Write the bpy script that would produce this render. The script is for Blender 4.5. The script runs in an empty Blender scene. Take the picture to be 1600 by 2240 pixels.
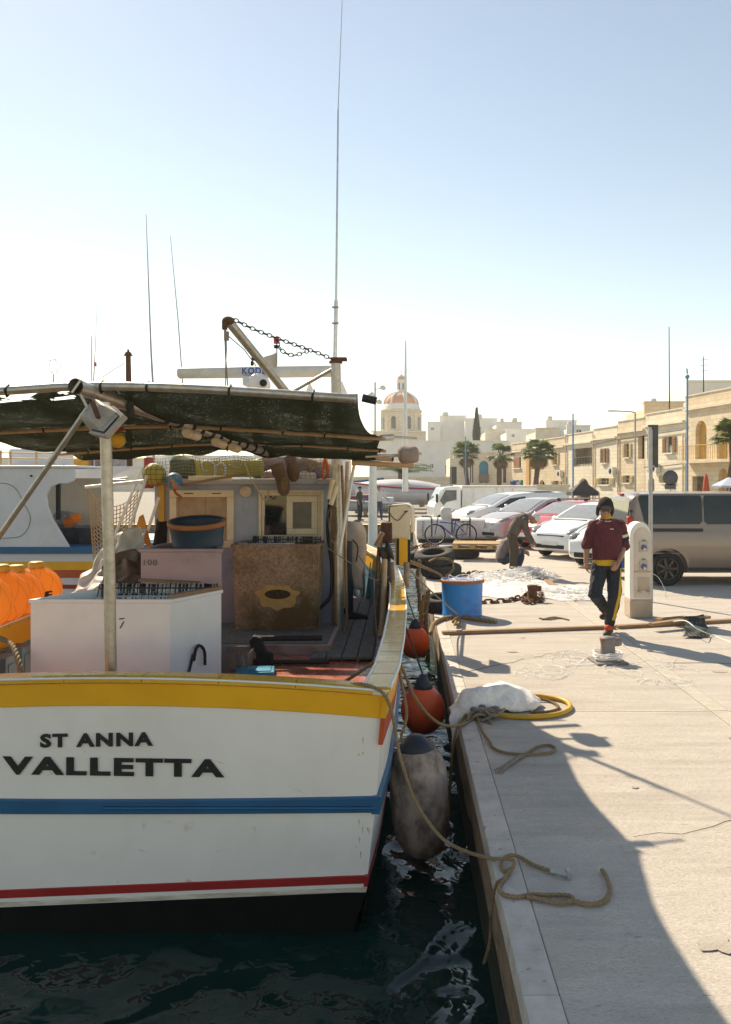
import bpy, bmesh, math, random
from mathutils import Vector, Matrix, Euler, noise as mnoise
import numpy as np
random.seed(7)
V = Vector
R = math.radians
SC = bpy.context.scene
COL = SC.collection
# ------------------------------------------------------------------ camera
FPX, HC, VX, VY = 1760.0, 2.05, 881.0, 1050.0        # focal length in px of a 1600x2240 frame, eye height, vanishing point
cam = bpy.data.objects.new('camera', bpy.data.cameras.new('camera'))
COL.objects.link(cam); SC.camera = cam
cam.location = (0, 0, HC); cam.rotation_euler = (R(90), 0, 0)
cam.data.sensor_fit = 'VERTICAL'; cam.data.sensor_height = 36.0; cam.data.sensor_width = 36.0*1600/2240
cam.data.lens = FPX/2240*36.0
cam.data.shift_x = -(VX-800)/2240.0; cam.data.shift_y = (VY-1120)/2240.0
cam.data.clip_start = 0.05; cam.data.clip_end = 3000
# ------------------------------------------------------------------ daylight
LIGHT = V((0.61, -1.02, -1.0)).normalized()
SUN_EL = math.asin(-LIGHT.z); SUN_AZ = math.atan2(-LIGHT.x, -LIGHT.y)
w = bpy.data.worlds.new('World'); SC.world = w; w.use_nodes = True
nt = w.node_tree; nt.nodes.clear()
sky = nt.nodes.new('ShaderNodeTexSky'); sky.sky_type = 'NISHITA'; sky.sun_disc = False
sky.sun_elevation = SUN_EL; sky.sun_rotation = SUN_AZ
sky.air_density = 1.0; sky.dust_density = 0.08; sky.ozone_density = 1.0; sky.altitude = 0
bg = nt.nodes.new('ShaderNodeBackground'); bg.inputs[1].default_value = 0.105
wo = nt.nodes.new('ShaderNodeOutputWorld')
nt.links.new(sky.outputs[0], bg.inputs[0]); nt.links.new(bg.outputs[0], wo.inputs[0])
sl = bpy.data.lights.new('sun', 'SUN'); sl.energy = 3.9; sl.angle = R(0.53); sl.color = (1.0, 0.985, 0.95)
so = bpy.data.objects.new('sun', sl); COL.objects.link(so); so.location = (-20, 34, 40)
so.rotation_euler = LIGHT.to_track_quat('-Z', 'Y').to_euler()
SC.view_settings.view_transform = 'Standard'; SC.view_settings.look = 'None'
SC.view_settings.exposure = 0.92; SC.view_settings.gamma = 1.0; SC.view_settings.use_curve_mapping = False
SC.view_settings.use_white_balance = True; SC.view_settings.white_balance_temperature = 9000; SC.view_settings.white_balance_tint = 10
SC.cycles.max_bounces = 8; SC.cycles.transparent_max_bounces = 12
SC.cycles.use_denoising = True
SC.cycles.sample_clamp_indirect = 8.0

# ------------------------------------------------------------------ where things stand: a viewed direction at a true distance
def P(px, py, Y): return V(((px-VX)*Y/FPX, Y, HC-(py-VY)*Y/FPX))
def G(px, py, z=0.0): return P(px, py, FPX*(HC-z)/(py-VY))

# ------------------------------------------------------------------ materials
MATS = {}
def mat(name, c1, c2=None, rough=0.6, metal=0.0, scale=6.0, mixpos=(0.35, 0.65), bump=0.0, bscale=60.0, c3=None, s3=2.0, p3=(0.55, 0.7),
        stretch=(1, 1, 1), spec=0.5, coat=0.0, trans=0.0, wave=None, wbump=0.0, detail=5.0, vary=0.0, rvar=0.0, ior=1.45, sss=0.0, emit=None, c4=None, s4=9.0, p4=(0.62, 0.7), brick=None):
    """Procedural surface: two colours mixed by noise, an optional third (stains, rust) by a coarser one, noise relief."""
    if name in MATS: return MATS[name]
    m = bpy.data.materials.new(name); m.use_nodes = True; t = m.node_tree; N = t.nodes; Lk = t.links
    b = N['Principled BSDF']
    b.inputs['Roughness'].default_value = rough; b.inputs['Metallic'].default_value = metal
    b.inputs['Specular IOR Level'].default_value = spec; b.inputs['Coat Weight'].default_value = coat
    b.inputs['Transmission Weight'].default_value = trans; b.inputs['IOR'].default_value = ior
    if coat: b.inputs['Coat Roughness'].default_value = 0.08
    if sss:
        b.inputs['Subsurface Weight'].default_value = sss; b.inputs['Subsurface Radius'].default_value = (0.1, 0.04, 0.02)
    c1 = tuple(c1)+(1,)
    c2 = (tuple(c2)+(1,)) if c2 else tuple(x*0.86 for x in c1[:3])+(1,)
    tc = N.new('ShaderNodeTexCoord'); mp = N.new('ShaderNodeMapping'); mp.inputs['Scale'].default_value = stretch
    Lk.new(tc.outputs['Object'], mp.inputs[0])
    def ns(sc, d=detail, r=0.6):
        n = N.new('ShaderNodeTexNoise'); n.inputs['Scale'].default_value = sc; n.inputs['Detail'].default_value = d; n.inputs['Roughness'].default_value = r
        Lk.new(mp.outputs[0], n.inputs['Vector']); return n
    def ramp(n, p):
        r = N.new('ShaderNodeMapRange'); r.inputs[1].default_value = p[0]; r.inputs[2].default_value = p[1]; Lk.new(n.outputs[0], r.inputs[0]); return r
    def mix(f, a, bcol):
        x = N.new('ShaderNodeMix'); x.data_type = 'RGBA'
        Lk.new(f, x.inputs[0])
        for i, q in ((6, a), (7, bcol)):
            if isinstance(q, tuple): x.inputs[i].default_value = q
            else: Lk.new(q, x.inputs[i])
        return x.outputs[2]
    n1 = ns(scale); col = mix(ramp(n1, mixpos).outputs[0], c1, c2)
    if c3:
        n3 = ns(s3, 8, 0.65); col = mix(ramp(n3, p3).outputs[0], col, tuple(c3)+(1,))
    if c4:
        n4 = ns(s4, 3, 0.5); col = mix(ramp(n4, p4).outputs[0], col, tuple(c4)+(1,))
    if brick:
        sx = N.new('ShaderNodeSeparateXYZ'); cb = N.new('ShaderNodeCombineXYZ'); Lk.new(tc.outputs['Object'], sx.inputs[0]); Lk.new(sx.outputs[brick[0]], cb.inputs[0]); Lk.new(sx.outputs[2], cb.inputs[1])
        bt = N.new('ShaderNodeTexBrick'); bt.inputs['Scale'].default_value = 1.0; bt.inputs['Brick Width'].default_value = brick[1]; bt.inputs['Row Height'].default_value = brick[2]; bt.inputs['Mortar Size'].default_value = 0.018
        bt.inputs['Color1'].default_value = (1, 1, 1, 1); bt.inputs['Color2'].default_value = (brick[3],)*3+(1,); bt.inputs['Mortar'].default_value = (brick[3]*0.85,)*3+(1,); Lk.new(cb.outputs[0], bt.inputs['Vector'])
        mm = N.new('ShaderNodeMix'); mm.data_type = 'RGBA'; mm.blend_type = 'MULTIPLY'; mm.inputs[0].default_value = 1.0; Lk.new(col, mm.inputs[6]); Lk.new(bt.outputs[0], mm.inputs[7]); col = mm.outputs[2]
    if vary:
        oi = N.new('ShaderNodeObjectInfo'); h = N.new('ShaderNodeHueSaturation')
        r = N.new('ShaderNodeMapRange'); r.inputs[3].default_value = 1-vary; r.inputs[4].default_value = 1+vary
        Lk.new(oi.outputs['Random'], r.inputs[0]); Lk.new(r.outputs[0], h.inputs['Value']); Lk.new(col, h.inputs['Color']); col = h.outputs[0]
    Lk.new(col, b.inputs['Base Color'])
    if rvar:
        nr = ns(scale*1.7); rr = N.new('ShaderNodeMapRange'); rr.inputs[3].default_value = max(0.02, rough-rvar); rr.inputs[4].default_value = min(1, rough+rvar)
        rr.inputs[1].default_value = 0.3; rr.inputs[2].default_value = 0.7
        Lk.new(nr.outputs[0], rr.inputs[0]); Lk.new(rr.outputs[0], b.inputs['Roughness'])
    prev = None
    if bump:
        nb = ns(bscale, 6); bp = N.new('ShaderNodeBump'); bp.inputs['Strength'].default_value = bump; bp.inputs['Distance'].default_value = 0.02
        Lk.new(nb.outputs[0], bp.inputs['Height']); prev = bp.outputs[0]
    if wave:
        wv = N.new('ShaderNodeTexWave'); wv.inputs['Scale'].default_value = wave[0]; wv.bands_direction = wave[1]; wv.inputs['Distortion'].default_value = wave[2]
        wv.inputs['Detail'].default_value = 3
        Lk.new(mp.outputs[0], wv.inputs['Vector'])
        bp2 = N.new('ShaderNodeBump'); bp2.inputs['Strength'].default_value = wbump; bp2.inputs['Distance'].default_value = 0.01
        Lk.new(wv.outputs['Fac'], bp2.inputs['Height'])
        if prev: Lk.new(prev, bp2.inputs['Normal'])
        prev = bp2.outputs[0]
    if prev: Lk.new(prev, b.inputs['Normal'])
    if emit:
        b.inputs['Emission Color'].default_value = tuple(emit[:3])+(1,); b.inputs['Emission Strength'].default_value = emit[3]
    MATS[name] = m
    return m

# ------------------------------------------------------------------ mesh builder
def frames(pts, closed=False):
    n = len(pts); T = []
    for i in range(n):
        a = pts[(i-1) % n] if (closed or i > 0) else pts[i]; b = pts[(i+1) % n] if (closed or i < n-1) else pts[i]
        d = b-a; T.append(d.normalized() if d.length > 1e-9 else V((0, 0, 1)))
    u = T[0].orthogonal().normalized(); out = []
    for i in range(n):
        if i:
            q = T[i-1].rotation_difference(T[i]); u = q @ u
            u = (u-T[i]*u.dot(T[i])).normalized()
        out.append((T[i], u, T[i].cross(u)))
    return out
def smooth_path(pts, k=6, closed=False):
    pts = [V(p) for p in pts]; n = len(pts); out = []
    if n < 3: return pts
    rng = n if closed else n-1
    for i in range(rng):
        p0 = pts[(i-1) % n] if (closed or i > 0) else pts[i]*2-pts[i+1]
        p1 = pts[i]; p2 = pts[(i+1) % n]
        p3 = pts[(i+2) % n] if (closed or i < n-2) else p2*2-p1
        for j in range(k):
            t = j/k
            out.append(0.5*((2*p1)+(p2-p0)*t+(2*p0-5*p1+4*p2-p3)*t*t+(3*p1-p0-3*p2+p3)*t**3))
    if not closed: out.append(pts[-1])
    return out
class MB:
    def __init__(s): s.v = []; s.f = []; s.mi = []; s.sm = []; s.cur = 0
    def add(s, vs, fs, smooth=False):
        o = len(s.v); s.v.extend([tuple(p) for p in vs])
        for f in fs: s.f.append([i+o for i in f]); s.mi.append(s.cur); s.sm.append(smooth)
        return s
    def m(s, i): s.cur = i; return s
    def box(s, c, d, rot=None, taper=1.0):
        c = V(c); h = V(d)*0.5; vs = []
        for z in (-1, 1):
            k = taper if z > 0 else 1.0
            for x, y in ((-1, -1), (1, -1), (1, 1), (-1, 1)):
                p = V((x*h.x*k, y*h.y*k, z*h.z))
                if rot is not None: p = rot @ p
                vs.append(c+p)
        return s.add(vs, [(3, 2, 1, 0), (4, 5, 6, 7), (0, 1, 5, 4), (1, 2, 6, 5), (2, 3, 7, 6), (3, 0, 4, 7)])
    def beam(s, a, b, wd, ht, up=(0, 0, 1)):
        a = V(a); b = V(b); t = (b-a).normalized(); u = V(up); sd = t.cross(u).normalized(); u = sd.cross(t)
        vs = [p+sd*x*wd/2+u*y*ht/2 for p in (a, b) for x, y in ((-1, -1), (1, -1), (1, 1), (-1, 1))]
        return s.add(vs, [(0, 1, 2, 3), (7, 6, 5, 4), (0, 4, 5, 1), (1, 5, 6, 2), (2, 6, 7, 3), (3, 7, 4, 0)])
    def tube(s, pts, r, n=8, closed=False, cap=True, smooth=True, flat=None):
        pts = [V(p) for p in pts]; fr = frames(pts, closed); k = len(pts); vs = []
        for i, (p, (t, u, w_)) in enumerate(zip(pts, fr)):
            ri = r[i] if isinstance(r, (list, tuple)) else r
            for j in range(n):
                a = 2*math.pi*j/n
                vs.append(p+(u*math.cos(a)+w_*math.sin(a)*(flat or 1))*ri)
        fs = []
        for i in range(k if closed else k-1):
            for j in range(n):
                a = i*n+j; b = i*n+(j+1) % n; c = ((i+1) % k)*n+(j+1) % n; d = ((i+1) % k)*n+j
                fs.append((a, b, c, d))
        s.add(vs, fs, smooth)
        if cap and not closed:
            s.add(vs[:n], [tuple(range(n-1, -1, -1))]); s.add(vs[-n:], [tuple(range(n))])
        return s
    def lathe(s, prof, c=(0, 0, 0), n=24, M=None, smooth=True, cap=False, a0=0, a1=2*math.pi):
        full = abs(a1-a0-2*math.pi) < 1e-6; k = n if full else n+1; c = V(c); vs = []
        for r, z in prof:
            for j in range(k):
                a = a0+(a1-a0)*j/n; p = V((r*math.cos(a), r*math.sin(a), z))
                vs.append(c+(M @ p if M else p))
        fs = []
        for i in range(len(prof)-1):
            for j in range(n):
                fs.append((i*k+j, i*k+(j+1) % k, (i+1)*k+(j+1) % k, (i+1)*k+j))
        s.add(vs, fs, smooth)
        if cap:
            s.add(vs[:k], [tuple(range(k-1, -1, -1))]); s.add(vs[-k:], [tuple(range(k))])
        return s
    def sphere(s, c, r, nu=16, nv=10, M=None):
        r = (r, r, r) if isinstance(r, (int, float)) else r
        prof = [(max(1e-4, math.sin(math.pi*i/nv)), -math.cos(math.pi*i/nv)) for i in range(nv+1)]
        S = Matrix.Diagonal(V(r)); Q = (M @ S) if M else S
        return s.lathe(prof, c, nu, Q)
    def loft(s, rings, smooth=True, cap=True, closed=True):
        n = len(rings[0]); vs = [p for r in rings for p in r]; fs = []
        for i in range(len(rings)-1):
            for j in range(n if closed else n-1):
                fs.append((i*n+j, i*n+(j+1) % n, (i+1)*n+(j+1) % n, (i+1)*n+j))
        s.add(vs, fs, smooth)
        if cap and closed:
            s.add(rings[0], [tuple(range(n-1, -1, -1))]); s.add(rings[-1], [tuple(range(n))])
        return s
    def grid(s, fn, nu, nv, smooth=True, skip=None):
        vs = [fn(i/nu, j/nv) for j in range(nv+1) for i in range(nu+1)]; fs = []
        for j in range(nv):
            for i in range(nu):
                if skip and skip((i+0.5)/nu, (j+0.5)/nv): continue
                a = j*(nu+1)+i; fs.append((a, a+1, a+nu+2, a+nu+1))
        return s.add(vs, fs, smooth)
    def prism(s, poly, ext, O=(0, 0, 0), ax=(1, 0, 0), ay=(0, 0, 1)):
        """polygon in the plane (ax, ay) at O, pushed along ext"""
        O = V(O); ax = V(ax); ay = V(ay); e = V(ext); n = len(poly)
        a = [O+ax*x+ay*y for x, y in poly]; b = [p+e for p in a]
        nrm = ax.cross(ay); flip = nrm.dot(e) > 0
        area = sum(poly[i][0]*poly[(i+1) % n][1]-poly[(i+1) % n][0]*poly[i][1] for i in range(n))
        if area < 0: flip = not flip
        fs = [tuple(range(n)), tuple(range(2*n-1, n-1, -1))]+[(i, i+n, (i+1) % n+n, (i+1) % n) for i in range(n)]
        if flip: fs = [tuple(reversed(f)) for f in fs]
        return s.add(a+b, fs)
    def panel(s, holes, x0, x1, z0, z1, th, O=(0, 0, 0), ax=(1, 0, 0), ay=(0, 0, 1), nrm=(0, -1, 0), back=True):
        """wall sheet of thickness th with openings: (xa, xb, za, zb) or (xa, xb, za, zb, 'arch')"""
        O = V(O); ax = V(ax); ay = V(ay); nn = V(nrm)
        xs = sorted(set([x0, x1]+[h[0] for h in holes]+[h[1] for h in holes])); zs = sorted(set([z0, z1]+[h[2] for h in holes]+[h[3] for h in holes]))
        def solid(i, j):
            if i < 0 or j < 0 or i >= len(xs)-1 or j >= len(zs)-1: return False
            cx = (xs[i]+xs[i+1])/2; cz = (zs[j]+zs[j+1])/2
            return not any(h[0] < cx < h[1] and h[2] < cz < h[3] for h in holes)
        def pt(x, z, d): return O+ax*x+ay*z-nn*d
        for i in range(len(xs)-1):
            for j in range(len(zs)-1):
                if not solid(i, j): continue
                a, b, c, d = xs[i], xs[i+1], zs[j], zs[j+1]
                s.add([pt(a, c, 0), pt(b, c, 0), pt(b, d, 0), pt(a, d, 0)], [(0, 1, 2, 3)])
                if back: s.add([pt(a, c, th), pt(b, c, th), pt(b, d, th), pt(a, d, th)], [(3, 2, 1, 0)])
                for (ii, jj, e0, e1) in ((i-1, j, (a, d), (a, c)), (i+1, j, (b, c), (b, d)), (i, j-1, (a, c), (b, c)), (i, j+1, (b, d), (a, d))):
                    if not solid(ii, jj):
                        s.add([pt(*e0, 0), pt(*e0, th), pt(*e1, th), pt(*e1, 0)], [(0, 1, 2, 3)])
        for h in holes:
            if len(h) > 4:
                r = (h[1]-h[0])/2; cx = (h[0]+h[1])/2; zc = h[3]-r; K = 10
                arc = [(cx+r*math.cos(math.pi*k/K), zc+r*math.sin(math.pi*k/K)) for k in range(K+1)]
                for (xa, za), (xb, zb) in zip(arc, arc[1:]):
                    s.add([pt(xa, za, 0), pt(xb, zb, 0), pt(xb, h[3], 0), pt(xa, h[3], 0)], [(3, 2, 1, 0)])
                    s.add([pt(xa, za, 0), pt(xb, zb, 0), pt(xb, zb, th), pt(xa, za, th)], [(0, 1, 2, 3)])
        return s
    def rope(s, pts, r, pitch=None, k=5, n=5, strands=3):
        pts = smooth_path(pts, k); pitch = pitch or r*7
        fine = [pts[0]]; step = pitch/7; acc = 0
        for a, b in zip(pts, pts[1:]):
            L = (b-a).length; d = step-acc
            while d <= L:
                fine.append(a.lerp(b, d/L)); d += step
            acc = L-(d-step)
        if len(fine) < 3: fine = pts
        fr = frames(fine)
        for q in range(strands):
            path = []
            for i, (p, (t, u, w_)) in enumerate(zip(fine, fr)):
                a = 2*math.pi*(i/7+q/strands); path.append(p+(u*math.cos(a)+w_*math.sin(a))*r*0.5)
            s.tube(path, r*0.56, n)
        return s
    def build(s, name, mats, parent=None, bevel=0.0, label=None, kind=None, seg=2, subsurf=0, link=True, weld=False):
        me = bpy.data.meshes.new(name); off = OFF.get(parent.name, V((0, 0, 0))) if parent else V((0, 0, 0))
        me.from_pydata([(p[0]-off.x, p[1]-off.y, p[2]-off.z) for p in s.v], [], s.f)
        mats = mats if isinstance(mats, (list, tuple)) else [mats]
        for x in mats: me.materials.append(x)
        me.polygons.foreach_set('material_index', s.mi); me.polygons.foreach_set('use_smooth', s.sm)
        if weld:
            bm = bmesh.new(); bm.from_mesh(me); bmesh.ops.remove_doubles(bm, verts=bm.verts, dist=1e-4); bmesh.ops.recalc_face_normals(bm, faces=bm.faces); bm.to_mesh(me); bm.free()
        me.update()
        o = bpy.data.objects.new(name, me); COL.objects.link(o)
        if parent:
            o.parent = parent; OFF[o.name] = off
        if bevel:
            md = o.modifiers.new('edge', 'BEVEL'); md.width = bevel; md.segments = seg; md.limit_method = 'ANGLE'; md.angle_limit = R(40)
        if subsurf:
            md = o.modifiers.new('smooth', 'SUBSURF'); md.levels = md.render_levels = subsurf
        if label: o['label'] = label
        if kind: o['kind'] = kind
        return o
OFF = {}
def tag(o, label, cat, group=None):
    o['label'] = label; o['category'] = cat
    if group: o['group'] = group
    return o
def thing(name, label, cat, loc=(0, 0, 0), group=None, rz=0.0, local=False):
    """an Empty at the thing's base; its parts are given in world coordinates unless local"""
    o = bpy.data.objects.new(name, None); COL.objects.link(o); o.location = loc; o.rotation_euler = (0, 0, rz); o.empty_display_size = 0.2
    tag(o, label, cat, group); OFF[o.name] = V((0, 0, 0)) if local else V(loc)
    return o
def struct(o): o['kind'] = 'structure'; return o
def copy_tree(o, parent=None):
    c = o.copy(); COL.objects.link(c); c.parent = parent
    OFF[c.name] = OFF.get(o.name, V((0, 0, 0)))
    for ch in list(o.children): copy_tree(ch, c)
    return c
def put(o, loc, rz=0.0, label=None, sc=None):
    o.location = loc; o.rotation_euler = (0, 0, rz)
    if label: o['label'] = label
    if sc: o.scale = (sc, sc, sc)
    return o
def inst(src, name, parent, M):
    """another object on the same mesh data (a link, a stone, a plank), placed by matrix M in its thing's coordinates"""
    o = bpy.data.objects.new(name, src.data if hasattr(src, 'data') else src); COL.objects.link(o); o.parent = parent; o.matrix_local = M
    return o
def text_mesh(txt, height, width=None, bold=0.0, depth=0.003):
    cu = bpy.data.curves.new('lettering', 'FONT'); cu.body = txt; cu.size = 1.0; cu.offset = bold; cu.extrude = 0.001; cu.resolution_u = 3; cu.space_character = 1.18
    o = bpy.data.objects.new('lettering', cu); COL.objects.link(o)
    dg = bpy.context.evaluated_depsgraph_get(); me = bpy.data.meshes.new_from_object(o.evaluated_get(dg))
    bpy.data.objects.remove(o); bpy.data.curves.remove(cu)
    co = np.array([v.co[:] for v in me.vertices]); lo = co.min(0); hi = co.max(0)
    sy = height/(hi[1]-lo[1]); sx = (width/(hi[0]-lo[0])) if width else sy
    vs = [((x-lo[0])*sx, (y-lo[1])*sy, (1 if z > 0 else -1)*depth/2) for x, y, z in co]
    fs = [tuple(p.vertices) for p in me.polygons]; bpy.data.meshes.remove(me)
    return vs, fs
def letter(name, txt, height, width, M, parent, material, bold=0.0, depth=0.003):
    """writing standing on a surface: local x along the line, y up, z out"""
    vs, fs = text_mesh(txt, height, width, bold, depth)
    mb = MB(); mb.add([M @ V(p) for p in vs], fs); return mb.build(name, material, parent)
def basis(o, x, y):
    x = V(x).normalized(); y = V(y).normalized(); z = x.cross(y)
    M = Matrix((x, y, z)).transposed().to_4x4(); M.translation = V(o); return M
def bake(o, keep=True):
    """apply an object's modifiers to its mesh"""
    dg = bpy.context.evaluated_depsgraph_get(); me = bpy.data.meshes.new_from_object(o.evaluated_get(dg)); o.modifiers.clear(); o.data = me; return o

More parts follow.
